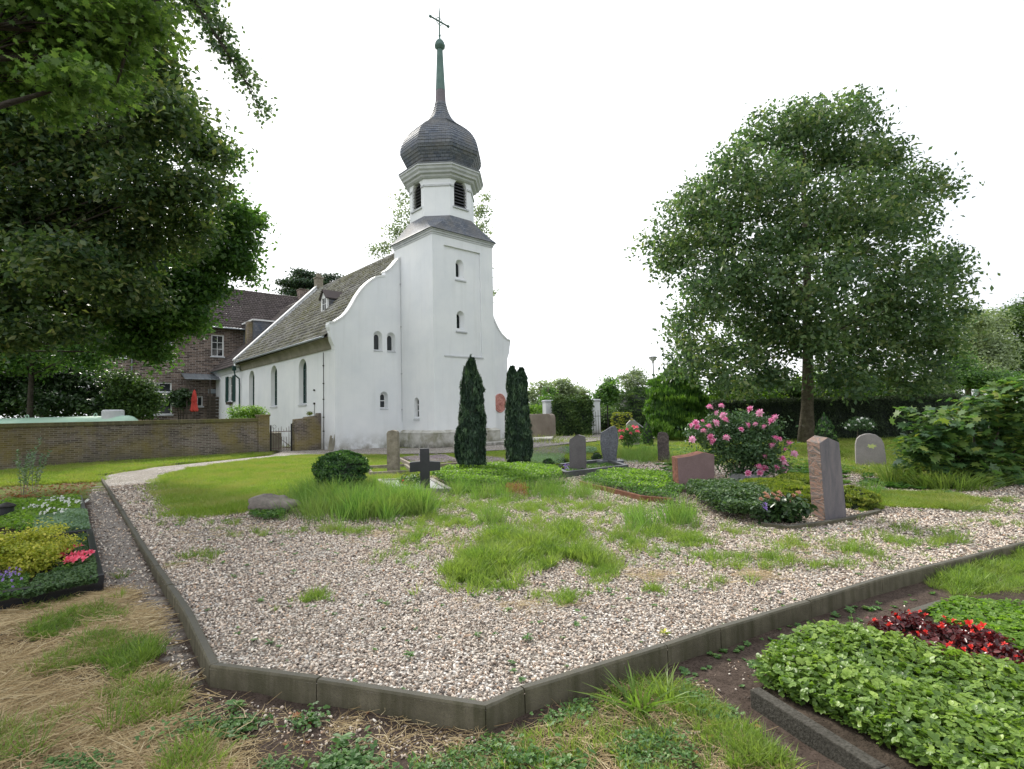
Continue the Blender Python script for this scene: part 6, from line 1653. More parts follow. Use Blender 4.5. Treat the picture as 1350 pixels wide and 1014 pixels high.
def hedge(name, label, p0, p1, depth, h, n, size, mat, seed=0, amp=.06, core='hedge_dark', cat='hedge', wave=.06, ang=None):
    """hedge from p0 to p1 (ground), leaves on faces, dark core"""
    p0 = Vector((p0[0], p0[1], 0)); p1 = Vector((p1[0], p1[1], 0)); L = (p1 - p0).length; rz = math.atan2((p1 - p0).y, (p1 - p0).x)
    t = thing(name, p0, rz, label, cat)
    af = L * h; at = L * depth; ae = depth * h; w = np.array([af, af, at, ae, ae]); w /= w.sum()
    f = RNG.choice(5, n, p=w); a = RNG.random(n); c = RNG.random(n)
    r = np.random.default_rng(seed); ph = r.uniform(0, 6, 8); fr = r.uniform(.8, 4, 8)
    def wv_(x, z): return wave * (np.sin(x * fr[0] + ph[0]) * np.sin(z * fr[1] * 2 + ph[1]) + np.sin(x * fr[2] * 2.3 + z * fr[3] + ph[2]) * .7)
    X = np.where(f < 3, a * L, np.where(f == 3, 0, L)); Y = np.where(f == 0, 0, np.where(f == 1, depth, np.where(f == 2, c * depth, a * depth))); Z = np.where(f == 2, h, c * h)
    N = np.zeros((n, 3)); N[f == 0] = (0, -1, 0); N[f == 1] = (0, 1, 0); N[f == 2] = (0, 0, 1); N[f == 3] = (-1, 0, 0); N[f == 4] = (1, 0, 0)
    P_ = np.column_stack([X, Y, Z]); d = wv_(X, Z + Y) + RNG.normal(size=n) * amp - .02
    P_ = P_ + N * d[:, None]
    rnd = np.clip(.45 + wv_(X, Z + Y) / max(wave, .01) * .12 + RNG.normal(size=n) * .2 + .15 * (Z / h > .9), 0, 1)
    V, F, R = leafgeo(P_, unit(N * .8 + RNG.normal(size=(n, 3)) * .6 + np.array([0, 0, .3])), size * (.6 + .8 * RNG.random(n)), 'rhomb', rnd)
    npmesh('foliage', V, F, LM[mat], t, R)
    mb = MB(); mb.box(.08, L - .08, .08, depth - .08, -.05, h - .08); o = mb.build('dark_core', LM[core], t)  # closed dark box filling the hedge, so no gaps show between leaves
    return t
a, b_ = AT(731, 570, 36.6), AT(778, 570, 36.2)
hedge('hedge_block', 'tall clipped hornbeam block standing between the white pillars', a, b_, 1.6, AT(750, 527, 36.5).z, 17000, .15, 'hedge', 3, .11, wave=.10)
a, b_ = AT(946, 570, 26), AT(1290, 570, 24.5)
hedge('dark_hedge', 'long dark clipped hedge behind the big maple trunk', a, b_, 1.2, AT(1060, 527, 26).z, 60000, .075, 'hedge_dark', 5, .05)
Yg = 34.5; a = AT(783, 575, Yg); a.z = 0; gt = thing('cemetery_gate', a, .1, 'open black iron cemetery gate beside the right white pillar', 'gate')
mb = MB()
for k in range(12):
    x = k * .16; hh = 1.5 + .35 * math.sin(min(1, k / 6) * 1.57) if k < 7 else 1.85 - .1 * (k - 6)
    mb.tube([(x, 0, .1), (x, 0, hh)], .012, 5)
mb.tube([(0, 0, .2), (1.76, 0, .2)], .015, 5); mb.tube([(0, 0, 1.3), (1.76, 0, 1.3)], .015, 5); mb.build('bars', MT['iron'], gt)
mb = MB(); mb.tube([(.95, 0, 0), (.95, 0, 2.0)], .05, 8); mb.build('gate_post', MT['iron'], gt)
mb = MB(); mb.tube([(1.8, -.6, 1.5), (3.0, -1.4, .35)], .035, 6); mb.build('brace', MT['aluminium'], gt)
a, b_ = AT(690, 575, 37), AT(727, 575, 34)
mb = MB(); L_ = (b_ - a).length; lw = thing('low_wall', (a.x, a.y, 0), math.atan2((b_ - a).y, (b_ - a).x), 'low brown rendered wall with rounded top right of the chapel', 'wall')
zt = AT(700, 546, 35.5).z
mb.extr([(-3, -.1), (L_, -.1), (L_, zt - .25), (L_ - .08, zt - .08), (L_ - .25, zt), (-3, zt)], lambda x, z, d: Vector((x, d, z)), 0, .35); mb.build('wall_body', MT['concrete_brown'], lw, bevel=.03)
q = [G(640, 584), G(730, 578.5), G(728, 581.5), G(640, 588)]; mb = MB(); mb.hexa([(p_.x, p_.y, 0) for p_ in q][::-1], [(p_.x, p_.y, .16) for p_ in q][::-1]); tag(mb.build('stone_step', MT['plinth'], bevel=.02), 'low grey stone step at the path right of the chapel', 'step')

# lamp post
Y_ = 33; b0 = AT(864, 560, Y_); b0.z = 0; zt = AT(861, 470, Y_).z
lp = thing('street_lamp', b0, 0, 'slim grey street lamp with flat cone head beyond the big yew', 'street lamp')
mb = MB(); mb.tube([(0, 0, 0), (0, 0, 1.2), (0, 0, zt - .3)], [.06, .05, .038], 10); mb.build('pole', MT['aluminium'], lp)
mb = MB(); mb.lathe([(.05, zt - .42), (.07, zt - .3), (.22, zt - .14), (.26, zt - .08)], 20, (0, 0)); mb.build('diffuser', MT['white'], lp, smooth=True)
mb = MB(); mb.lathe([(.27, zt - .08), (.28, zt - .05), (.2, zt), (.02, zt + .02)], 20, (0, 0)); mb.build('lamp_cap', MT['aluminium'], lp)

# ---------------- left graves
q1 = [GO(-60, 800), GO(0, 797), GO(136, 773), GO(121, 709), GO(-60, 726)]
zl = -.05
def gl(x, y, z=0.03): return G(x, y, z)
fr = [gl(-90, 806), gl(137, 765), gl(122, 703), gl(-90, 722)]
kerb('dark_grave_kerb', 'dark granite kerb round the front left grave with golden shrub', 'grave frame', fr, .07, .09, 'granite_black', z=0)
fr2 = [gl(-90, 719), gl(121.5, 701), gl(108, 654), gl(-60, 664)]
kerb('rear_grave_kerb', 'dark stone kerb round the rear left grave with white begonias', 'grave frame', fr2, .06, .05, 'granite_dark', z=0)
mb = MB(); c1 = fr + []; mb.hexa([(p_.x, p_.y, -.1) for p_ in fr], [(p_.x, p_.y, .0) for p_ in fr]); tag(mb.build('grave_soil', MT['soil']), kind='structure')
mb = MB(); mb.hexa([(p_.x, p_.y, -.1) for p_ in fr2], [(p_.x, p_.y, -.002) for p_ in fr2]); tag(mb.build('grave_soil', MT['soil']), kind='structure')
cover('creeping_juniper', 'dark creeping conifer along the front kerb of the left grave', 'juniper', [gl(30, 790), gl(128, 769), gl(124, 740), gl(95, 752), gl(50, 765)], 9000, .035, 'rhomb', 'juniper', .10, .6, kind='stuff')
cover('low_thyme', 'fine dark green cover at the back of the left grave', 'ground cover', [gl(70, 735), gl(118, 727), gl(119, 706), gl(70, 712)], 5000, .028, 'rhomb', 'juniper', .07, .6, kind='stuff')
cover('silver_cover', 'silvery green carpet plant in the rear left grave', 'ground cover', [gl(42, 708), gl(118, 700), gl(114, 676), gl(85, 678), gl(45, 686)], 9000, .04, 'oval', 'silver', .12, .6, kind='stuff')
cover('begonia_leaves_bed', 'fresh green leaves of the white begonias in rear left grave', 'ground cover', [gl(-20, 700), gl(40, 700), gl(60, 680), gl(105, 676), gl(106, 658), gl(10, 663), gl(-30, 675)], 6000, .05, 'oval', 'fresh', .14, .6, kind='stuff')
for i, (x, y, lb) in enumerate([(46, 669, 'left'), (70, 660, 'back'), (68, 676, 'front'), (92, 662, 'middle back'), (110, 664, 'right')]):
    g = gl(x, y, .13); V, F, R = flowers('', '', '', [(random.gauss(0, .09), random.gauss(0, .09), random.uniform(0, .07)) for _ in range(14)], .03, None, 6)
    o = npmesh('white_begonia', V, F, LM['whitep'], None, R); o.location = g; tag(o, 'cluster of white begonia blooms, the %s one in the rear left grave' % lb, 'flowers', 'white begonias in the rear left grave')
gs = gl(22, 762, 0); k5 = gs.y / FPX
bush('golden_shrub', 'rounded golden yellow shrub on the front left grave', 'shrub', gs, [(gs + Vector((x, y, z)), (rx, rx, rz)) for x, y, z, rx, rz in ((0, 0.1, .25, .28, .2), (.17, 0, .2, .2, .17), (-.2, 0, .25, .25, .2), (-.45, .1, .25, .3, .22), (.05, .3, .3, .25, .2), (-.65, -.05, .2, .25, .2))], 15000, .032, 'oval', 'gold', clump=22, csig=.05, stems=6, stem_r=.012, shell=.35)
for x, y, lb in [(60, 752, 'leftmost'), (75, 742, 'rear'), (92, 740, 'tallest'), (90, 756, 'front'), (104, 748, 'rightmost')]:
    g = gl(x, y, .02); t = thing('pink_impatiens', g, 0, '%s of the coral pink bedding plants on the left grave' % lb, 'flowers', 'coral pink bedding plants')
    (V, F, R), _ = crown_geo([((0, 0, .06), (.09, .09, .05))], 160, .045, 'oval', clump=8, csig=.03); npmesh('foliage', V, F, LM['green'], t, R)
    V, F, R = flowers('', '', '', [(random.gauss(0, .05), random.gauss(0, .05), .13 + random.uniform(0, .04)) for _ in range(9)], .045, None, 6); npmesh('flower', V, F, LM['coral'], t, R)
V, F, R = flowers('', '', '', [((gl(x, y, .0)) + Vector((0, 0, random.uniform(.04, .16)))) for x, y in [(random.gauss(5, 13), random.gauss(768, 8)) for _ in range(150)]], .018, None, 5)
tag(npmesh('campanula', V, F, LM['purple'], None, R), 'violet bellflowers at the front left corner of the left grave', 'flowers')
cover('campanula_leaves', 'small green leaves under the violet bellflowers', 'ground cover', [gl(-60, 800), gl(30, 788), gl(40, 765), gl(-60, 765)], 5000, .03, 'oval', 'green', .1, .6, kind='stuff')
lb0 = G(8, 686, 0); gl_ = thing('grave_lantern', lb0, 0, 'black round grave lantern at the rear left grave', 'lantern')
kk = lb0.y / FPX
mb = MB(); mb.lathe([(8 * kk, 0), (8.5 * kk, .02), (8 * kk, .03), (8 * kk, 17 * kk)], 20, (0, 0)); mb.build('housing', MT['granite_black'], gl_)
mb = MB(); mb.lathe([(9.5 * kk, 17 * kk), (10 * kk, 18.5 * kk), (7 * kk, 21 * kk), (2 * kk, 23 * kk), (.01, 23.2 * kk)], 20, (0, 0)); mb.build('lid', MT['iron'], gl_, smooth=True)
# wispy tall weeds in front of the wall
def wisp(px, pyb, pyt, n, label, spread=.12):
    g = GO(px, pyb); zt = AT(px, pyt, g.y).z - g.z
    t = thing('tall_weed', g, 0, label, 'weed', 'tall weeds before the brick wall')
    mb = MB(); Pn, Nn, Dn = [], [], []
    for k in range(n):
        h = zt * random.uniform(.6, 1); ox, oy = random.uniform(-spread, spread), random.uniform(-spread, spread)
        pts = [Vector((ox * .3, oy * .3, 0)), Vector((ox * .8, oy * .8, h * .5)), Vector((ox * 1.8, oy * 1.6, h))]
        mb.tube(pts, [.007, .005, .002], 5, cap=False)
        for j in range(46):
            t_ = .25 + .75 * j / 46; p = pts[0].lerp(pts[1], t_ * 2) if t_ < .5 else pts[1].lerp(pts[2], t_ * 2 - 1)
            a = random.uniform(0, 6.28); Pn.append(p + Vector((math.cos(a) * .04, math.sin(a) * .04, .015))); Dn.append((math.cos(a), math.sin(a), .6)); Nn.append((-math.cos(a) * .6, -math.sin(a) * .6, 1))
    mb.build('stem', MT['cove'], t)
    V, F, R = leafgeo(np.array(Pn), unit(np.array(Nn)), .085, 'rhomb', RNG.random(len(Pn)), D=np.array(Dn)); V = V
    npmesh('foliage', V, F, LM['silver'], t, R)
wisp(30, 652, 578, 4, 'tall wispy grey green weed, the left one before the brick wall', .18)
wisp(43, 650, 592, 4, 'bushier tall grey green weed, the right one before the brick wall', .2)

# ---------------- right foreground grave
zr = -.05
def gr_(x, y, z=-.05): return G(x, y, z)
e1 = [gr_(985, 908, -.03), gr_(1165, 1025, -.03), gr_(1330, 1130, -.03)]
kerb('grainy_kerb', 'grainy grey concrete kerb along the front of the strawberry bed', 'grave frame', [G(988, 908, -.02), G(1155, 1014, -.02), G(1340, 1130, -.02)], .07, -.02, 'kerb_dark', closed=False, zb=-.3)
kerb('mossy_kerb', 'mossy low stone kerb at the back of the begonia bed', 'grave frame', [G(1040, 880, -.03), G(1142, 832, -.03), G(1180, 811, -.03), G(1238, 792, -.03)], -.06, -.02, 'edging', closed=False, zb=-.3)
bed = [gr_(1000, 905), gr_(1160, 1010), gr_(1350, 1140), gr_(1900, 1100), gr_(1750, 900), gr_(1500, 800), gr_(1350, 770), gr_(1240, 797), gr_(1145, 838), gr_(1040, 870)]
tag(npmesh('grave_soil', [(p_.x, p_.y, -.062) for p_ in bed], [list(t_) for t_ in tessellate_polygon([[Vector((p_.x, p_.y, 0)) for p_ in bed]])], MT['soil']), kind='structure')
zb = -.05
sb1 = [gr_(996, 903), gr_(1005, 880), gr_(1035, 858), gr_(1080, 840), gr_(1135, 843), (gr_(1190, 862)), gr_(1250, 884), gr_(1350, 903), gr_(1500, 925), gr_(1900, 1100), gr_(1400, 1150), gr_(1210, 1014), gr_(1120, 960), gr_(1060, 930)]
cover('strawberry_cover', 'dense strawberry-like green ground cover filling the right foreground grave', 'ground cover', sb1, 9500, .046, 'tri', 'straw_b', .16, .45, 1.1, kind='stuff', z0=zb - .01, sp=.5)
cover('strawberry_cover_low', 'lower shaded leaves under the strawberry-like ground cover', 'ground cover', sb1, 7000, .038, 'tri', 'straw_b', .05, .5, 1.1, kind='stuff', z0=zb - .005, sp=.4)
sb2 = [gr_(1222, 806), gr_(1262, 795), gr_(1350, 800), gr_(1600, 830), gr_(1600, 880), gr_(1350, 868), gr_(1290, 835), gr_(1235, 826)]
cover('strawberry_patch', 'paler strawberry-like patch behind the red begonias', 'ground cover', sb2, 5200, .038, 'tri', 'fresh', .07, .5, 1.1, kind='stuff', z0=zb, sp=.4)
beg = [(1160, 833), (1172, 838), (1180, 825), (1195, 821), (1207, 822), (1212, 848), (1230, 837), (1229, 853), (1254, 833), (1242, 868), (1264, 868), (1290, 840), (1293, 873), (1297, 860), (1334, 866), (1350, 880), (1310, 850), (1272, 848), (1375, 890), (1390, 880)]
lab = ['nearest the mossy kerb', 'second from the mossy kerb', 'back left with bright flowers', 'back centre', 'beside the pale pebble', 'middle left, mostly leaves', 'with a pair of red blooms', 'front left with one bloom', 'back right of the pair', 'front edge above the strawberries', 'front edge further right', 'with the largest red bloom', 'front right low one', 'right centre, mostly leaves', 'right with rusty bloom', 'at the picture edge', 'deep maroon one right', 'centre of the bed', 'hidden right of the frame', 'hidden right behind']
bz = None
for i, (x, y) in enumerate(beg):
    g = G(x, y + 5, -.055); t = thing('red_begonia', g, random.uniform(0, 6), 'dark leaved red begonia %s' % lab[i], 'begonia', 'red begonias in the right grave')
    (V, F, R), _ = crown_geo([((0, 0, .045), (.065, .065, .045))], 120, .042, 'oval', clump=8, csig=.03, shell=.3); npmesh('foliage', V, F, LM['maroon'], t, R)
    nf = 3 if i in (0, 2, 3, 6, 8, 11, 10) else 1
    V, F, R = flowers('', '', '', [(random.gauss(0, .04), random.gauss(0, .035), .095 + random.uniform(0, .02)) for _ in range(nf)], .02 if i != 11 else .036, None, 6); npmesh('flower', V, F, LM['redp'], t, R)

# ================================================================== TREES
def tree(name, label, base, top, r0, r1, blobs, n, size, tmpl, mat, cat='tree', group=None, bark='bark', attach=(.35, .92), twn=120, rb=.3, lumb=None, **kw):
    base = Vector(base); t = thing(name, base, 0, label, cat, group)
    bl = local(blobs, base)
    (V, F, R), cc = crown_geo(bl, n, size, tmpl, **kw)
    npmesh('crown', V, F, LM[mat], t, R)
    mb = MB(); rnd = random.Random(len(bl) * 7 + 3)
    tw = cc[RNG.choice(len(cc), min(twn, len(cc)), replace=False)] if twn else None
    limb_mesh(mb, (0, 0, -.1), Vector(top) - base, r0, r1, lumb if lumb is not None else bl, attach, rb, tw, rnd=rnd)
    mb.build('trunk', MT[bark], t, smooth=True)
    return t
# --- the big maple on the right
Ym = 23.2; g = G(1063, 587); g = Vector((g.x / g.y * Ym, Ym, 0))
B = [(1060, 152, 40, 26), (1012, 172, 42, 26), (1110, 150, 48, 22), (1148, 158, 26, 16), (985, 185, 28, 16), (1055, 200, 60, 35), (960, 225, 48, 32), (1120, 205, 48, 30), (1175, 205, 34, 20), (1015, 245, 62, 38), (915, 262, 36, 24), (1205, 242, 50, 24), (1247, 248, 26, 15), (1130, 262, 60, 38), (945, 290, 60, 34),
     (880, 280, 24, 22), (860, 322, 26, 18), (1060, 300, 75, 42), (1195, 285, 50, 30), (1150, 320, 60, 40), (900, 330, 48, 32), (985, 340, 62, 42), (876, 352, 24, 20), (1235, 345, 42, 30), (1258, 355, 26, 26), (1075, 375, 70, 44), (940, 382, 55, 38), (1190, 380, 55, 36), (1250, 400, 34, 28), (1000, 420, 60, 38), (905, 425, 34, 28),
     (1130, 420, 56, 34), (1200, 435, 52, 32), (925, 465, 42, 30), (895, 478, 26, 22), (1255, 440, 26, 18), (1220, 468, 46, 26), (985, 470, 40, 26), (1140, 465, 46, 24), (950, 500, 28, 20), (1165, 495, 40, 14), (1235, 495, 30, 16), (1095, 485, 34, 16), (1020, 495, 34, 14), (1120, 502, 40, 12), (980, 505, 36, 12), (1200, 502, 40, 14), (1050, 440, 40, 26), (1085, 450, 34, 22)]
rngm = random.Random(5); bl = []
for x, y, rx, ry in B:
    off = (abs(x - 1062) / 220); dmax = 5.0 * math.sqrt(max(0.1, 1 - min(1, off) ** 2)) * (0.45 if y < 220 else 1)
    for s in ((-1, 1) if rx > 30 else (rngm.uniform(-.5, .5),)):
        d = s * dmax * rngm.uniform(.35, .85)
        bl.append(blob_px(x + rngm.uniform(-5, 5), y + rngm.uniform(-4, 4), Ym + d, rx * Ym / (Ym + d) * .76, ry * .92 * Ym / (Ym + d), 1.0))
tree('maple_tree', 'big spreading maple with full dark green crown right of the chapel', g, AT(1058, 200, Ym), .27, .08, bl, 82000, .20, 'rhomb', 'maple', twn=420, rb=.15, clump=32, csig=.29, flat=.72, up=.55, shell=.45, attach=(.34, .9), cvar=.55, droop=.25)

# --- left: near tree overhanging with bright leaves (its trunk stands outside the picture)
Yn = 6.2
B = [(60, 60, 70, 50), (125, 45, 60, 45), (0, 30, 70, 60), (30, 110, 50, 35), (100, 110, 50, 32), (160, 70, 32, 34), (180, 20, 40, 30), (145, 120, 30, 24), (75, 145, 26, 14), (60, 10, 80, 40), (-60, 60, 70, 70), (-140, 30, 90, 90), (20, -60, 120, 60), (150, -50, 90, 50), (-80, -80, 120, 80)]
bl = [blob_px(x, y, Yn + rngm.uniform(-.7, .9), rx, ry, 1.1, .8 if y < -10 else 1.25) for x, y, rx, ry in B]
B2 = [(250, -12, 34, 22), (268, 15, 22, 20), (285, 40, 20, 20), (297, 62, 17, 16), (310, 82, 19, 15), (323, 104, 15, 14), (335, 122, 12, 12), (344, 145, 9, 14), (240, -50, 60, 40)]
bl2 = [blob_px(x, y, Yn + 1.6, rx * .8, ry * .85, 1.3, .8) for x, y, rx, ry in B2]
tb = Vector((-8.2, 4.2, 0))
(V1, F1, R1_), cc1 = crown_geo(local(bl, tb), 24000, .078, 'maple', clump=16, csig=.12, flat=.5, up=.9, out=.25, shell=.1, cvar=.4, droop=.4)
t = thing('overhanging_tree', tb, 0, 'near tree whose bright green leafy branches overhang the upper left corner', 'tree')
npmesh('crown', V1, F1, LM['near'], t, R1_)
(V2, F2, R2_), cc2 = crown_geo(local(bl2, tb), 4600, .058, 'maple', clump=14, csig=.09, flat=.8, up=.5, out=.2, shell=.1, cvar=.4)
npmesh('hanging_branch', V2, F2, LM['maple'], t, R2_)
mb = MB(); rr_ = random.Random(9)
limb_mesh(mb, (0, 0, -.1), (.6, .8, 9), .34, .12, local(bl[:6] + bl2[:1], tb), (.3, .95), .22, cc1[RNG.choice(len(cc1), 130, replace=False)], rnd=rr_)
def pxl(*q): return [AT(x, y, Yn + d) - tb for x, y, d in q]
mb.tube(pxl((215, -60, 0), (203, 5, -.1), (186, 30, -.1), (172, 50, -.1), (163, 80, -.1), (152, 118, 0)), [.05, .036, .03, .025, .018, .008], 7)
mb.tube(pxl((186, 30, -.1), (165, 27, -.1), (140, 42, -.1), (108, 55, 0)), [.022, .018, .014, .006], 6)
mb.tube(pxl((235, -60, 1.6), (262, 10, 1.5), (290, 55, 1.5), (322, 105, 1.5), (345, 150, 1.5)), [.04, .028, .02, .012, .004], 6)
mb.tube(pxl((215, -60, 0), (150, -160, .5), (-60, -180, .5), (-300, -60, 0)), [.05, .09, .13, .2], 8)
for q in cc2[::3]:
    q = Vector(q); k = int(rr_.random() * 4); pts_ = pxl((262, 10, 1.5), (290, 55, 1.5), (322, 105, 1.5), (345, 150, 1.5)); s = min(pts_, key=lambda p: (p - q).length)
    mb.tube([s, s.lerp(q, .5) + Vector((0, 0, .03)), q], [.006, .004, .002], 4, cap=False)
mb.build('trunk', MT['bark_dark'], t, smooth=True)

# --- left: dark maple with hanging seed clusters, filling the left side
Yd = 13.0
B = [(185, 30, 38, 36), (215, 110, 30, 38), (250, 165, 32, 34), (275, 205, 28, 30), (200, 150, 55, 50), (150, 190, 60, 50), (90, 200, 60, 50), (20, 200, 60, 55), (255, 250, 38, 34), (200, 250, 55, 45), (130, 270, 60, 50), (60, 280, 60, 50), (-10, 280, 60, 50), (220, 310, 45, 32), (160, 330, 52, 36), (90, 345, 50, 38), (20, 350, 55, 40), (-40, 350, 50, 50),
     (190, 85, 40, 40), (140, 100, 50, 50), (60, 130, 60, 50), (-30, 120, 70, 70), (60, 395, 45, 28), (10, 410, 40, 25), (250, 295, 30, 22), (-90, 200, 80, 90), (150, 20, 60, 50), (170, 385, 46, 26), (110, 400, 46, 26), (60, 430, 44, 22), (0, 440, 50, 24), (-60, 20, 100, 70), (60, 20, 80, 60), (180, -60, 80, 50), (50, -80, 120, 60)]
bl = [blob_px(x, y, Yd + rngm.uniform(-1.6, 2.2), rx * .92, ry * .92, 1.2) for x, y, rx, ry in B]
tb = Vector((-14.5, 12.5, 0))
tree('shady_tree', 'dark broad maple filling the left side with brownish seed clusters', tb, tb + Vector((.5, .3, 12)), .42, .12, bl, 120000, .15, 'rhomb', 'shade', bark='bark_dark', twn=300, rb=.11, clump=30, csig=.28, flat=.5, up=.8, shell=.1, cvar=.5, droop=.2)
# --- left: fresher green tree whose branches reach toward the chapel
Ye = 17.0
B = [(310, 285, 22, 18), (330, 290, 16, 12), (290, 300, 24, 16), (318, 318, 20, 14), (300, 335, 28, 20), (318, 350, 18, 16), (270, 345, 40, 28), (240, 375, 42, 30), (275, 385, 28, 20), (205, 400, 44, 30), (190, 430, 40, 24), (230, 425, 32, 22), (170, 455, 30, 16), (205, 462, 20, 12), (212, 478, 9, 10), (250, 415, 22, 16), (160, 400, 40, 28), (120, 420, 36, 22), (140, 380, 40, 26), (295, 255, 16, 12), (300, 210, 10, 18), (185, 350, 50, 30), (335, 370, 8, 6), (100, 330, 50, 40)]
bl = [blob_px(x, y, Ye + rngm.uniform(-.9, .9), rx * .9, ry * .9, 1.2) for x, y, rx, ry in B]
tb = Vector((-19.5, 16, 0))
tree('oak_tree', 'deep green tree reaching from the left in front of the brick house', tb, tb + Vector((1.2, .3, 10)), .4, .12, bl, 52000, .16, 'rhomb', 'green', bark='bark_dark', twn=200, rb=.12, clump=26, csig=.26, flat=.5, up=.8, shell=.2, cvar=.5)
# bushes and trees behind the garden wall
B = [(30, 470, 55, 30), (90, 440, 50, 34), (20, 420, 60, 34), (120, 470, 30, 22), (-40, 460, 50, 50), (60, 400, 60, 30), (130, 420, 26, 20)]
tb = AT(40, 560, 25); tb.z = 0
tree('young_maple', 'lighter green young maple behind the garden wall at far left', tb, AT(40, 430, 25), .16, .05, [blob_px(x, y, 25 + rngm.uniform(-1, 1), rx, ry) for x, y, rx, ry in B], 15000, .2, 'rhomb', 'green', bark='bark_dark', twn=60, clump=22, csig=.3, flat=.5, up=.9, shell=.1)
tb = AT(60, 560, 27.5); tb.z = 0
bush('laurel_thicket', 'large dark glossy laurel thicket behind the gas tank', 'bush', tb, [blob_px(x, y, 27.5 + d, rx, ry) for x, y, rx, ry, d in ((-20, 510, 50, 40, 0), (30, 505, 42, 36, .5), (75, 508, 40, 34, 0), (115, 510, 34, 30, 0), (150, 520, 26, 26, 0), (60, 480, 40, 24, 1), (100, 480, 30, 22, 1), (0, 530, 50, 24, -.8), (80, 532, 46, 20, -.8), (135, 538, 30, 18, -.8))], 34000, .18, 'oval', 'laurel', clump=20, csig=.25, shell=.25, stems=8, stem_r=.06)
tb = AT(185, 560, 26.5); tb.z = 0
bush('bright_laurel', 'brighter green shrub right of the dark laurel thicket', 'bush', tb, [blob_px(x, y, 26.5, rx, ry) for x, y, rx, ry in ((170, 520, 22, 20), (192, 515, 14, 14), (165, 500, 16, 12), (190, 536, 18, 16), (204, 528, 9, 10), (172, 540, 20, 14))], 8000, .15, 'oval', 'hedge', clump=16, csig=.2, shell=.25, stems=6, stem_r=.04)
tb = AT(60, 560, 44); tb.z = 0
tree('background_tree', 'hazy green tree far behind the garden wall on the left', tb, AT(60, 430, 44), .3, .1, [blob_px(x, y, 44 + rngm.uniform(-2, 2), rx, ry) for x, y, rx, ry in ((0, 400, 60, 40), (60, 380, 60, 40), (110, 410, 40, 34), (30, 450, 70, 40), (100, 455, 46, 34), (130, 480, 24, 30), (-60, 420, 60, 70))], 16000, .32, 'rhomb', 'hedge', twn=40, clump=22, csig=.5, shell=.1)
tb = PV(239, 535, 24.3); tb = W(tb[0], 24.2, 0)
bush('wall_shrub', 'dark shrub trained over the porch post of the brick house', 'shrub', tb, [blob_px(x, y, tb.y, rx, ry) for x, y, rx, ry in ((232, 523, 9, 8), (243, 520, 9, 7), (238, 530, 9, 7), (250, 522, 6, 4))], 3500, .14, 'oval', 'laurel', clump=14, csig=.14, stems=3, stem_r=.06)
tb = W(PV(322, 550, 6.2)[0], 6.2, 0)
bush('hedge_bush', 'bright green bush showing above the garden wall beside the gate', 'bush', tb, [blob_px(x, y, tb.y, rx, ry) for x, y, rx, ry in ((314, 543, 10, 7), (328, 542, 12, 7), (340, 543, 10, 6), (322, 555, 20, 10))], 5000, .08, 'oval', 'fresh', clump=14, csig=.1, stems=4, stem_r=.02)
g = W(-4.0, 5.1, 1.74); g = Vector(g)
bush('wall_weed', 'small straggly plant growing on top of the brick pier', 'plant', g, [(g + Vector((-.1, 0, .1)), (.14, .1, .1))], 260, .05, 'oval', 'olive', clump=8, csig=.05, stems=3, stem_r=.004)

# poplar behind the tower
Yp = 58; tb = AT(585, 560, Yp); tb.z = 0
B = [(535, 262, 16, 10), (530, 285, 18, 14), (520, 305, 20, 12), (505, 325, 16, 10), (490, 333, 8, 8), (540, 315, 22, 20), (640, 262, 12, 10), (650, 285, 16, 12), (635, 300, 18, 14), (658, 300, 8, 8), (632, 278, 14, 14), (642, 380, 12, 16), (652, 400, 8, 14), (640, 345, 10, 16), (560, 300, 30, 40), (600, 300, 30, 50), (600, 380, 40, 60), (545, 350, 22, 20), (580, 255, 30, 14), (640, 420, 10, 10)]
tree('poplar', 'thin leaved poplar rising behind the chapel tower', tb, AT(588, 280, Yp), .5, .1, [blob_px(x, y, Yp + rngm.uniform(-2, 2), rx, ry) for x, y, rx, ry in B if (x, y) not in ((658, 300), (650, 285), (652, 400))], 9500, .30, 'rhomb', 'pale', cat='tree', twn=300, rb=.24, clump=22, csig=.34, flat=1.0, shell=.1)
# cedar
Yc = 66; tb = AT(405, 560, Yc); tb.z = 0
B = [(405, 364, 24, 4), (380, 372, 14, 4), (428, 372, 18, 4), (400, 376, 30, 5), (420, 382, 26, 5), (385, 386, 16, 4), (440, 366, 10, 3), (396, 358, 8, 3), (410, 392, 34, 6)]
tree('cedar', 'flat topped dark cedar seen above the chapel roof', tb, AT(405, 362, Yc), .5, .15, [blob_px(x, y, Yc + rngm.uniform(-2, 2), rx, ry) for x, y, rx, ry in B], 9000, .34, 'rhomb', 'cedar', twn=60, clump=18, csig=.5, flat=.25, shell=.2, attach=(.8, .98))
# far trees in the gap right of the chapel
def far(name, label, Y, B, n, size, mat, top, group=None, twn=60, r=.3, **kw):
    cx_ = sum(b[0] for b in B) / len(B); tb = AT(cx_, 560, Y); tb.z = 0
    kw.setdefault('clump', 16); kw.setdefault('csig', .5); kw.setdefault('shell', .15)
    return tree(name, label, tb, AT(cx_, top, Y), r, r * .25, [blob_px(x, y, Y + rngm.uniform(-1.5, 1.5), rx, ry) for x, y, rx, ry in B], n, size, 'rhomb', mat, group=group, twn=twn, **kw)
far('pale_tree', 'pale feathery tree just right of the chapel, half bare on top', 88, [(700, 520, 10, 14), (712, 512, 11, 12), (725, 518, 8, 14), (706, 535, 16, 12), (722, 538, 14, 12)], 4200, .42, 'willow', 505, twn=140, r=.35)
far('pale_tree', 'pale rounded willow behind the clipped hedge block', 84, [(740, 506, 9, 9), (736, 520, 12, 12), (752, 514, 11, 10), (765, 518, 10, 9), (748, 530, 18, 10), (765, 532, 10, 8)], 6000, .42, 'willow', 510, r=.35)
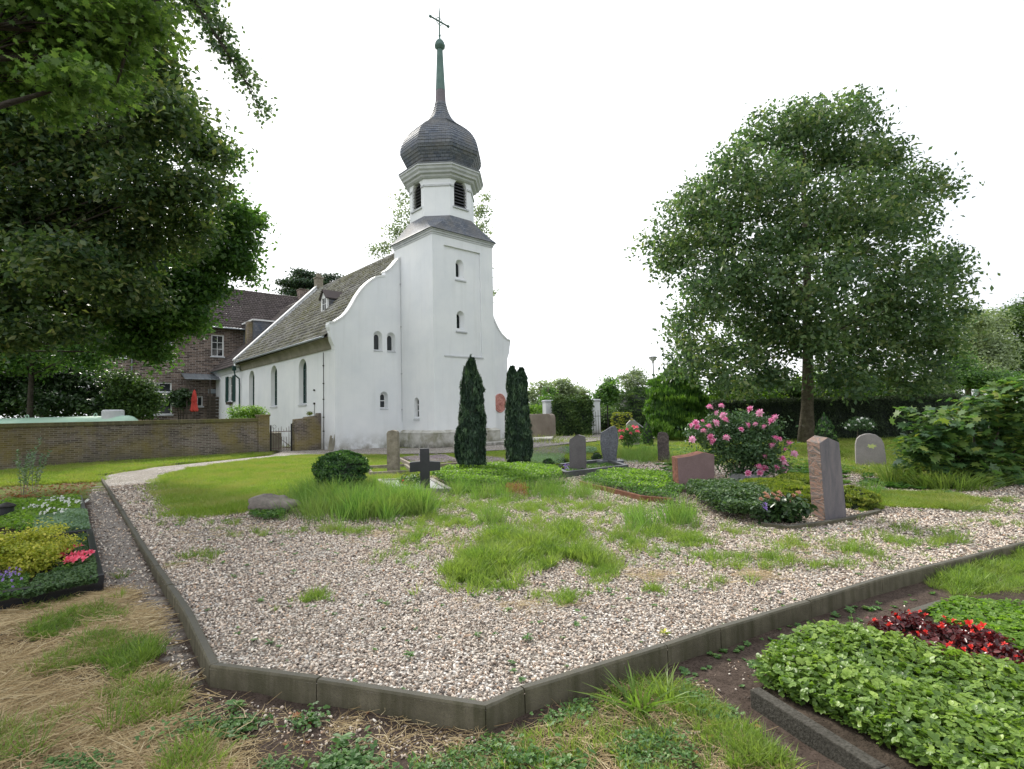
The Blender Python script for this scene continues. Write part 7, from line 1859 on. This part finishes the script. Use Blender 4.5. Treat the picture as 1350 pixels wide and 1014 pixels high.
far('broadleaf_tree', 'conical darker green tree right of the white pillars', 70, [(803, 503, 4, 5), (802, 512, 9, 8), (795, 523, 12, 9), (810, 524, 11, 9), (800, 535, 18, 8)], 6500, .34, 'green', 510)
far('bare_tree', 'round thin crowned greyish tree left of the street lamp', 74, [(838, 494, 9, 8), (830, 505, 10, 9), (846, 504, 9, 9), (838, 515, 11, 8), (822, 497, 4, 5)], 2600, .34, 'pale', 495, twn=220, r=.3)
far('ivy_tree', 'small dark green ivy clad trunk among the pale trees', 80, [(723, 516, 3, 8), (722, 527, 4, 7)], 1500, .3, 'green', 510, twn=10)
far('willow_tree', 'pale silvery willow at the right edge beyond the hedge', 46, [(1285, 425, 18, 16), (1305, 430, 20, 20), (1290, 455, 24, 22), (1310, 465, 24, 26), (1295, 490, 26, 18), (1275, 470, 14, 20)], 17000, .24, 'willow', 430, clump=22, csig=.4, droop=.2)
far('broadleaf_tree', 'mid green round tree at the right picture edge', 52, [(1335, 425, 20, 22), (1350, 410, 20, 18), (1375, 430, 40, 36), (1340, 455, 26, 26), (1330, 480, 26, 20), (1380, 480, 40, 40), (1318, 415, 8, 10)], 18000, .27, 'hedge', 430, clump=22, csig=.45)
far('dark_conifer', 'dark green bush below the willow on the right', 36, [(1265, 480, 16, 16), (1275, 500, 22, 14), (1250, 500, 16, 14), (1320, 505, 30, 16)], 9000, .18, 'green', 480, clump=20, csig=.3)
# hedgerow beyond the dark hedge
for i, (xa, xb, yt, mat, lb, Y) in enumerate([(948, 1010, 498, 'fresh', 'bright hazel row left of the maple trunk beyond the hedge', 30), (1010, 1062, 502, 'hedge', 'mid green shrub row just left of the maple trunk', 31), (1066, 1130, 494, 'fresh', 'bright shrub right of the maple trunk beyond hedge', 30), (1130, 1190, 496, 'fresh', 'second bright shrub further right beyond hedge', 31.5), (1190, 1262, 500, 'hedge', 'green shrub at the right end of the hedge', 30)]):
    B = []
    x = xa
    while x < xb: B.append((x, yt + 10 + rngm.uniform(-4, 5), 13, 10)); B.append((x + 4, yt + 26, 15, 12)); x += 12
    tb = AT((xa + xb) / 2, 560, Y); tb.z = 0
    bush('hedgerow_shrub', lb, 'shrub', tb, [blob_px(x, y, Y + rngm.uniform(-.8, .8), rx, ry) for x, y, rx, ry in B], 9000, .13, 'oval', mat, group='shrubs beyond the dark hedge', clump=16, csig=.22, stems=6, stem_r=.03)
# low bushes between gate and yew, far greenery
for lb, xa, xb, yt, mat, Y in [('low green hedge line behind the low brown wall', 655, 728, 536, 'fresh', 46), ('hedge behind the iron cemetery gate', 785, 826, 541, 'hedge', 44), ('green bushes behind the big yew', 860, 950, 522, 'green', 42), ('hazy bushes beyond the gate pillars', 690, 835, 532, 'hedge', 60)]:
    B = []; x = xa
    while x < xb: B.append((x, yt + 8 + rngm.uniform(-3, 3), 10, 7)); B.append((x, yt + 20, 10, 9)); x += 9
    tb = AT((xa + xb) / 2, 560, Y); tb.z = 0
    bush('far_bush', lb, 'bush', tb, [blob_px(x, y, Y + rngm.uniform(-.8, .8), rx, ry) for x, y, rx, ry in B], 8000, .2 if Y < 50 else .26, 'oval', mat, group='far bushes', clump=16, csig=.3, stems=4, stem_r=.03)
# broad leaved shrub at the right
Yb = 10.8; tb = Vector((AT(1290, 640, Yb).x, Yb, 0))
B = [(1215, 590, 26, 24), (1240, 560, 28, 24), (1215, 620, 26, 18), (1255, 600, 34, 28), (1285, 540, 32, 22), (1300, 575, 38, 30), (1330, 525, 30, 22), (1345, 560, 38, 30), (1300, 615, 38, 26), (1350, 605, 38, 30), (1260, 630, 26, 14), (1390, 560, 50, 40), (1400, 610, 50, 40), (1345, 635, 30, 14), (1350, 510, 26, 12), (1202, 575, 12, 10), (1200, 545, 10, 8)]
bush('broadleaf_shrub', 'large sprawling broad leaved shrub with pale shoots at right edge', 'shrub', tb, [blob_px(x, y, Yb + rngm.uniform(-.5, .7), rx * .92, ry * .92, 1.1) for x, y, rx, ry in B], 7600, .17, 'maple', 'bushleaf', clump=9, csig=.13, flat=.3, up=1.9, out=.5, shell=.45, stems=14, stem_r=.025, droop=.2)

# ================================================================== GRASS, WEEDS, STRAW
def blades(n, h, spread, w, lean=.35, curve=.5, seed=0, hvar=.4, flat=False):
    r = np.random.default_rng(seed)
    a = r.random(n) * 6.2832; rad = spread * np.sqrt(r.random(n)); hh = h * (1 - hvar * r.random(n))
    bx, by = rad * np.cos(a), rad * np.sin(a); la = a + r.normal(size=n) * .8; ln = lean * hh * r.random(n) * 1.6
    fa = r.random(n) * 3.14159; wx, wy = np.cos(fa) * w / 2, np.sin(fa) * w / 2
    V = []; ts = [0, .4, .75, 1.0]; ws = [1, .9, .6, 0]
    for t, k in zip(ts, ws):
        off = ln * (t + curve * t * t); z = hh * t * (1 - .25 * curve * t)
        x = bx + np.cos(la) * off; y = by + np.sin(la) * off
        if k: V += [np.stack([x - wx * k, y - wy * k, z], 1), np.stack([x + wx * k, y + wy * k, z], 1)]
        else: V += [np.stack([x, y, z], 1)]
    V = np.stack(V, 1); tf = np.array([(0, 1, 3), (0, 3, 2), (2, 3, 5), (2, 5, 4), (4, 5, 6)])
    F = (tf[None] + (np.arange(n) * 7)[:, None, None]).reshape(-1, 3)
    return V.reshape(-1, 3), F, np.repeat(r.random(n), 7)
def protos(name, mat, fn, k):
    return proto_collection(name, [npmesh(name, *[fn(i)[j] for j in (0, 1)], LM[mat], rnd=fn(i)[2], link=False) for i in range(k)]), k
def straws(seed, n=16, L=.15):
    r = np.random.default_rng(seed); a = r.random(n) * 6.2832; P0 = r.normal(size=(n, 3)) * [.07, .07, .004] + [0, 0, .012]; d = np.column_stack([np.cos(a), np.sin(a), r.normal(size=n) * .07]); l = L * (.4 + r.random(n)); w = .0017
    s = np.column_stack([-np.sin(a), np.cos(a), 0 * a]) * w; m = P0 + d * l[:, None] * .5 + r.normal(size=(n, 3)) * [.01, .01, .006]; e = P0 + d * l[:, None]
    up = np.array([0, 0, w * 1.5])
    V = np.stack([P0 - s, P0 + s, P0 + up, m - s, m + s, m + up, e - s * .5, e + s * .5, e + up * .5], 1)
    tf = np.array([(0, 3, 5), (0, 5, 2), (2, 5, 4), (2, 4, 1), (3, 6, 8), (3, 8, 5), (5, 8, 7), (5, 7, 4)])
    return V.reshape(-1, 3), (tf[None] + (np.arange(n) * 9)[:, None, None]).reshape(-1, 3), np.repeat(r.random(n), 9)
def rosette(seed, n=10, L=.05, up=.6, tm='oval'):
    r = np.random.default_rng(seed); a = np.arange(n) * 2.4; o = np.column_stack([np.cos(a), np.sin(a), np.full(n, up) * r.random(n)])
    P_ = o * L * .55 * (.6 + .6 * r.random(n))[:, None]; N = unit(np.column_stack([-np.cos(a) * .3, -np.sin(a) * .3, np.ones(n)]) + r.normal(size=(n, 3)) * .15)
    return leafgeo(P_ + [0, 0, .008], N, L * (.7 + .5 * r.random(n)), tm, r.random(n), D=o)
def clover(seed, n=12):
    r = np.random.default_rng(seed); P_ = r.normal(size=(n, 3)) * [.04, .04, .012] + [0, 0, .03]
    return leafgeo(P_, unit(r.normal(size=(n, 3)) * .3 + [0, 0, 1]), .026 * (.7 + .6 * r.random(n)), 'tri', r.random(n))
C_lawn = protos('lawn_tuft', 'lawn', lambda i: blades(26, .055, .09, .004, .6, .5, i), 5)
C_fresh = protos('fresh_tuft', 'grass', lambda i: blades(18, .17, .06, .0068, .42, .6, 20 + i), 6)
C_tall = protos('tall_tuft', 'tall', lambda i: blades(16, .42, .09, .006, .35, .5, 40 + i), 6)
C_straw = protos('straw_bits', 'straw', lambda i: straws(60 + i), 6)
C_ros = protos('rosette', 'weed', lambda i: rosette(80 + i), 5)
C_clov = protos('clover_bits', 'weed', lambda i: clover(90 + i), 5)
C_dead = protos('dead_leaf', 'brownl', lambda i: leafgeo(np.zeros((1, 3)) + [0, 0, .012], np.array([[.2, .1, 1.]]) / 1.03, .05, 'maple', np.array([i / 3.])), 3)
def put(name, label, cat, P_, coll, scale=(.7, 1.3), tilt=.12, z=None, mat=None):
    coll, k = coll; n = len(P_)
    if n == 0: return
    zz = np.zeros(n) if z is None else (z(P_[:, 0], P_[:, 1]) if callable(z) else np.full(n, z))
    rot = np.column_stack([RNG.normal(size=n) * tilt, RNG.normal(size=n) * tilt, RNG.random(n) * 6.28])
    s = scale[0] + (scale[1] - scale[0]) * RNG.random(n)
    s = s * (1 + .25 * np.sin(P_[:, 0] * 6.3) * np.sin(P_[:, 1] * 4.9 + 1))
    return tag(scatter(name, np.column_stack([P_, zz]), rot, s, coll, k), label, cat, kind='stuff')
def patchpts(lst):
    """lst of (px,py,rx_px,ry_px,n): gaussian patches laid on the ground"""
    out = []
    for px, py, rx, ry, n in lst:
        c = G(px, py); kx = c.y / FPX; ky = c.y * c.y / (FPX * EYE)
        d = RNG.normal(size=(n, 2)) * .62 * RNG.choice([.8, 1.0, 1.5], (n, 1)); wob = np.sin(d[:, 0] * 5 + px) * np.sin(d[:, 1] * 5 + py); d = d[wob > -.45 + .5 * (np.linalg.norm(d, axis=1) > 1)]
        out.append(np.column_stack([c.x + d[:, 0] * rx * kx + d[:, 1] * ry * ky * (c.x / c.y) * -1 * 0, c.y - d[:, 1] * ry * ky]))
    return np.vstack(out)
bedxy = [(q.x, q.y) for q in bed_poly]
# lawn
lp_ = [(q.x, q.y) for q in lawn_poly]
q = rand_in(lp_, 26000); put('lawn_grass', 'short mown lawn grass between the graves and the chapel', 'grass', q, C_lawn, (.8, 1.6), z=.003)
q = rand_in([(p.x, p.y) for p in gpoly([(-200, 700), (0, 640), (131, 634), (131, 627), (240, 611), (355, 600), (350, 593), (200, 604), (0, 622), (-300, 650)])], 16000); put('strip_grass', 'grass strip along the foot of the garden wall', 'grass', q, C_lawn, (1.2, 2.6), z=gz)
q = rand_in([(-40, 28), (60, 28), (90, 75), (-20, 75)], 6000); put('far_grass', 'rough grass beyond the cemetery', 'grass', q, C_lawn, (3, 6), z=gz)
# lawn fringe along its ragged near edge
fr_ = np.array([[p.x, p.y] for p in gpoly([(215, 632), (235, 655), (262, 672), (300, 674), (335, 667), (400, 660), (455, 662), (480, 632), (560, 627), (640, 623), (720, 614)])])
seg = RNG.integers(0, len(fr_) - 1, 2600); tt = RNG.random(2600)[:, None]; q = fr_[seg] * (1 - tt) + fr_[seg + 1] * tt + RNG.normal(size=(2600, 2)) * [.16, .28]
put('lawn_fringe', 'ragged grass fringe where the lawn meets the gravel', 'grass', q, C_lawn, (1.2, 2.6), z=0)
# bright patch in the gravel and its neighbours
q = patchpts([(640, 745, 32, 15, 480), (700, 728, 40, 17, 620), (665, 715, 24, 9, 200), (745, 705, 26, 10, 160), (625, 760, 30, 9, 220), (770, 735, 20, 10, 90)])
put('bright_grass_patch', 'lush bright green grass patch in the middle of the gravel', 'grass', q[::1], C_fresh, (.65, 1.2), z=0)
q = patchpts([(820, 705, 26, 14, 150), (860, 700, 30, 12, 220), (905, 712, 28, 11, 220), (945, 735, 30, 6, 70), (845, 722, 20, 10, 80), (800, 745, 20, 14, 140), (790, 760, 18, 10, 80), (560, 690, 30, 12, 160), (545, 710, 24, 10, 60), (600, 690, 26, 8, 120), (700, 672, 26, 8, 130), (760, 668, 26, 8, 140), (630, 672, 26, 8, 120), (740, 790, 18, 7, 60), (410, 790, 22, 6, 50), (655, 775, 40, 6, 50), (860, 780, 12, 5, 18), (1130, 730, 26, 8, 50), (1190, 715, 30, 8, 80), (1250, 715, 30, 8, 50), (1080, 745, 30, 6, 30), (1000, 735, 30, 8, 30), (740, 650, 30, 8, 160), (800, 670, 24, 6, 60), (580, 668, 28, 8, 140), (470, 700, 40, 5, 60), (260, 735, 30, 6, 30), (230, 690, 24, 5, 30), (300, 690, 24, 5, 30), (275, 668, 14, 4, 80), (1040, 720, 30, 6, 40), (980, 700, 30, 8, 60), (900, 680, 20, 6, 60), (1290, 672, 26, 6, 90), (1240, 660, 40, 6, 160), (1180, 660, 30, 6, 120), (1320, 660, 30, 6, 60), (1160, 650, 20, 5, 60), (985, 750, 26, 4, 30), (1310, 690, 30, 6, 40), (640, 690, 50, 12, 90), (700, 690, 50, 10, 100), (760, 690, 36, 10, 70), (600, 655, 40, 8, 160), (680, 665, 60, 8, 260), (560, 715, 40, 14, 60), (820, 670, 40, 8, 120), (420, 700, 60, 6, 60), (345, 705, 40, 6, 40), (1010, 745, 60, 14, 60), (1100, 720, 60, 14, 60), (1210, 700, 80, 14, 90), (1150, 745, 60, 10, 30), (930, 770, 50, 8, 24), (520, 740, 40, 12, 20)])
q = q[in_poly(q, bedxy)]
put('gravel_grass', 'scattered grassy weeds sprouting through the gravel', 'grass', q, C_fresh, (.28, .8), z=0)
# tall grasses
q = patchpts([(412, 662, 14, 10, 120), (440, 672, 24, 10, 230), (480, 678, 28, 9, 240), (520, 672, 26, 9, 220), (550, 675, 18, 7, 110), (478, 657, 32, 6, 160), (425, 652, 16, 6, 80)])
put('tall_grass', 'tall wispy meadow grass between the boulder and the black cross', 'grass', q, C_tall, (.8, 1.45), z=0)
q = patchpts([(650, 655, 28, 7, 110), (610, 650, 22, 6, 80), (720, 650, 26, 8, 120), (770, 655, 20, 6, 50), (840, 605, 22, 7, 260), (860, 600, 14, 6, 120), (920, 612, 14, 5, 60), (840, 690, 14, 8, 50), (895, 690, 20, 6, 60), (640, 690, 24, 6, 40), (535, 640, 12, 4, 20)])
put('mid_tall_grass', 'tall grasses scattered among the middle graves', 'grass', q, C_tall, (.5, 1.15), z=0)
q = patchpts([(870, 592, 40, 6, 300), (920, 600, 30, 6, 200), (1060, 625, 30, 6, 200), (1090, 620, 40, 6, 200), (1200, 640, 40, 6, 200), (905, 620, 20, 5, 120), (1040, 610, 40, 6, 200)])
put('rear_herbs', 'leafy herbs and ground plants among the rear graves', 'weeds', q, C_ros, (1.5, 3.5), z=0)
q = rand_in([(p.x, p.y) for p in gpoly([(800, 590), (1100, 575), (1400, 575), (1500, 620), (1200, 640), (1130, 625), (1000, 615), (880, 612), (820, 604)])], 9000); put('rear_grass', 'thin grass between the rear graves and the hedge', 'grass', q, C_lawn, (1.2, 2.8), z=0.004)
q = rand_in([(p.x, p.y) for p in gpoly([(1165, 668), (1275, 672), (1300, 662), (1240, 650), (1150, 652)])], 2600); put('moss_grass', 'bright mossy grass strip right of the stele', 'grass', q, C_lawn, (.9, 1.6), z=0.0)
def clump_thing(name, label, px, pyb, n, h, spread, w, mat, seed, cat='grass clump', group=None, lean=.5, out=False):
    g = GO(px, pyb) if out else G(px, pyb)
    V, F, R = blades(n, h, spread, w, lean, .6, seed); o = npmesh(name, V, F, LM[mat], None, R); o.location = g
    return tag(o, label, cat, group)
clump_thing('iris_clump', 'upright green leafy clump left of the broad shrub', 1180, 640, 160, .62, .22, .014, 'grass', 1, lean=.3)
clump_thing('daylily_clump', 'arching daylily leaves under the broad shrub, left clump', 1225, 644, 170, .55, .3, .013, 'grass', 2, lean=.7)
clump_thing('daylily_clump', 'arching daylily leaves under the broad shrub, middle clump', 1255, 646, 170, .5, .32, .013, 'grass', 3, lean=.8)
clump_thing('daylily_clump', 'arching daylily leaves under the broad shrub, right clump', 1285, 646, 120, .42, .25, .013, 'grass', 4, lean=.9)
clump_thing('pink_leaf_clump', 'blue green upright tuft right of the stele', 1147, 655, 110, .42, .13, .008, 'tall', 5, lean=.35)
clump_thing('grass_tuft', 'low dark grass tuft at the gravel edge under the shrub', 1268, 674, 90, .2, .14, .007, 'grass', 6, lean=.9)
clump_thing('plantain_clump', 'broad bladed bright clump below the edging, left of the two', 842, 935, 46, .20, .055, .017, 'grass', 7, out=True, lean=.9, cat='weed')
clump_thing('plantain_clump', 'narrower bright clump below the edging, right of the two', 878, 925, 50, .16, .05, .011, 'grass', 8, out=True, lean=.8, cat='weed')
clump_thing('thistle_grass', 'single tall thin tuft growing by the strawberry bed', 1126, 845, 12, .24, .02, .006, 'tall', 9, out=True, lean=.3, cat='weed')
for i, (x, y, h, lb) in enumerate([(157, 790, .13, 'beside the edging near the left grave'), (160, 762, .12, 'at the corner of the left grave'), (150, 965, .22, 'largest in the straw'), (40, 1000, .2, 'dark one at the bottom left corner'), (110, 845, .12, 'in the upper straw'), (237, 915, .1, 'below the edging corner')]):
    clump_thing('grass_tuft', 'fresh grass tuft %s' % lb, x, y, 45, h, .055, .0055, 'grass', 30 + i, out=True, lean=.6, group='grass tufts in the straw')
for i, (x, y, sc, lb) in enumerate([(310, 935, 1.3, 'blue green rosette below the edging'), (450, 985, 1.2, 'leafy weed below the long slab'), (877, 838, .8, 'yellow dock leaf on the gravel by the edging'), (630, 840, .6, 'tiny weed in the near gravel'), (355, 850, .7, 'small upright weed in the near gravel'), (695, 845, .8, 'feathery green weed in the near gravel'), (510, 800, .7, 'thin green weed in the left gravel'), (540, 868, .8, 'flat rosette weed near the corner')]):
    g = G(x, y) if y < 890 else GO(x, y)
    V, F, R = rosette(200 + i, 14, .05 * sc, 1.6); o = npmesh('weed_rosette', V, F, LM['gold' if i == 2 else 'weed'], None, R); o.location = g; tag(o, lb, 'weed', 'single weeds')
# straw area
sp_ = [(q.x, q.y) for q in straw_poly]
q = rand_in([p for p in sp_], 60000); q = q[(np.abs(q[:, 0]) < q[:, 1] * 1.1 + .8) & (q[:, 1] > 1.3)]
dn = np.sin(q[:, 0] * 3.1 + q[:, 1]) * np.sin(q[:, 1] * 3.7 - q[:, 0]) ; q = q[(RNG.random(len(q)) < np.clip(.30 + .75 * dn + .25 * np.sin(q[:, 0] * 8.3) * np.sin(q[:, 1] * 7.1), .02, 1))][:5600]
put('straw', 'dry pale straw covering the ground in the lower left', 'straw', q, C_straw, (.6, 1.2), .08, z=gz)
q = rand_in([(p.x, p.y) for p in gpoly([(270, 930), (640, 965), (900, 930), (1040, 1000), (1040, 1080), (250, 1080)], -.11)], 170); put('loose_straw', 'stray straw on the dark foreground soil', 'straw', q, C_straw, (.4, 1.0), .08, z=gz)
q = rand_in(sp_, 5200); q = q[np.sin(q[:, 0] * 4 + 1) * np.sin(q[:, 1] * 5) + .3 * np.sin(q[:, 0] * 11) > .12]; put('straw_grass', 'green grass shoots pushing through the straw', 'grass', q, C_fresh, (.35, .85), z=gz)
q = rand_in([(p.x, p.y) for p in green_b], 3000); w_ = np.sin(q[:, 0] * 7) * np.sin(q[:, 1] * 6 + 1); put('foreground_clover', 'low clover and creeping weeds in the bottom foreground', 'weeds', q[w_ > .3][:300], C_clov, (.5, 1.1), z=gz)
q = rand_in([(p.x, p.y) for p in green_b], 260); put('brown_thatch', 'dry brown thatch under the foreground weeds', 'straw', q, C_straw, (.3, .8), .08, z=gz)
g2 = [(p.x, p.y) for p in gpoly([(850, 895), (935, 915), (1000, 975), (1050, 1014), (960, 1014), (900, 950)], -.115)]
q = rand_in(g2, 700); put('foreground_grass', 'fresh grass in the foreground below the strawberry kerb', 'grass', q[:260], C_fresh, (.22, .55), z=gz)
q = rand_in([(p.x, p.y) for p in green_b], 420); put('foreground_tufts', 'thin grass shoots among the foreground clover', 'grass', q, C_fresh, (.25, .6), z=gz)
q = rand_in([(p.x, p.y) for p in green_r], 3600); put('right_grass', 'thick green grass at the right beyond the edging', 'grass', q, C_fresh, (.4, .8), z=gz)
q = patchpts([(310, 935, 26, 10, 50), (460, 985, 30, 14, 70), (250, 940, 20, 10, 30), (360, 985, 20, 10, 30), (400, 930, 14, 6, 14), (560, 1000, 50, 14, 40), (100, 985, 40, 14, 60), (700, 975, 60, 16, 60)]); put('soil_weeds', 'small leafy weeds on the dark soil below the edging', 'weeds', q, C_clov, (.6, 1.2), z=gz)
q = rand_in([(p.x, p.y) for p in gpoly([(200, 880), (640, 960), (1000, 940), (1060, 1060), (100, 1060)], -.11)], 60); put('fallen_leaves', 'a few fallen brown leaves on the foreground soil', 'leaves', q, C_dead, (.5, 1.1), .3, z=gz)
q = rand_in(bedxy, 150); put('bed_leaves', 'small dry leaves lying on the gravel', 'leaves', q, C_dead, (.3, .7), .3, z=0.01)
q = rand_in(bedxy, 3000); q = q[(q[:, 1] < 9) & (np.abs(q[:, 0]) < q[:, 1])]; put('tiny_weeds', 'tiny seedlings dotted over the gravel', 'weeds', q, C_ros, (.25, .7), z=0.005)
q = patchpts([(300, 700, 60, 10, 60), (240, 745, 20, 8, 30), (1000, 760, 40, 6, 40), (700, 800, 60, 8, 40), (620, 720, 60, 10, 60), (850, 760, 60, 8, 50), (1060, 730, 60, 8, 50), (520, 705, 60, 6, 60)]); q = q[in_poly(q, bedxy)]; put('dry_tufts', 'dry yellow grass remains on the gravel', 'straw', q, C_straw, (.25, .6), .1, z=0.012)
# weeds along the foot of the edging, outside

q = rand_in([(p.x, p.y) for p in gpoly([(880, 890), (985, 905), (1040, 865), (1150, 815), (1240, 785), (1225, 772), (950, 850)], -.1)], 60); put('soil_seedlings', 'small green seedlings on the bare soil between edging and strawberry bed', 'weeds', q, C_ros, (.3, .9), z=gz)
q = rand_in([(p.x, p.y) for p in gpoly([(0, 640), (131, 634), (118, 652), (-100, 690)], -.02)], 900); put('brown_litter', 'brown leaf litter and dry grass behind the left graves', 'leaves', q, C_dead, (.8, 1.6), .4, z=gz)
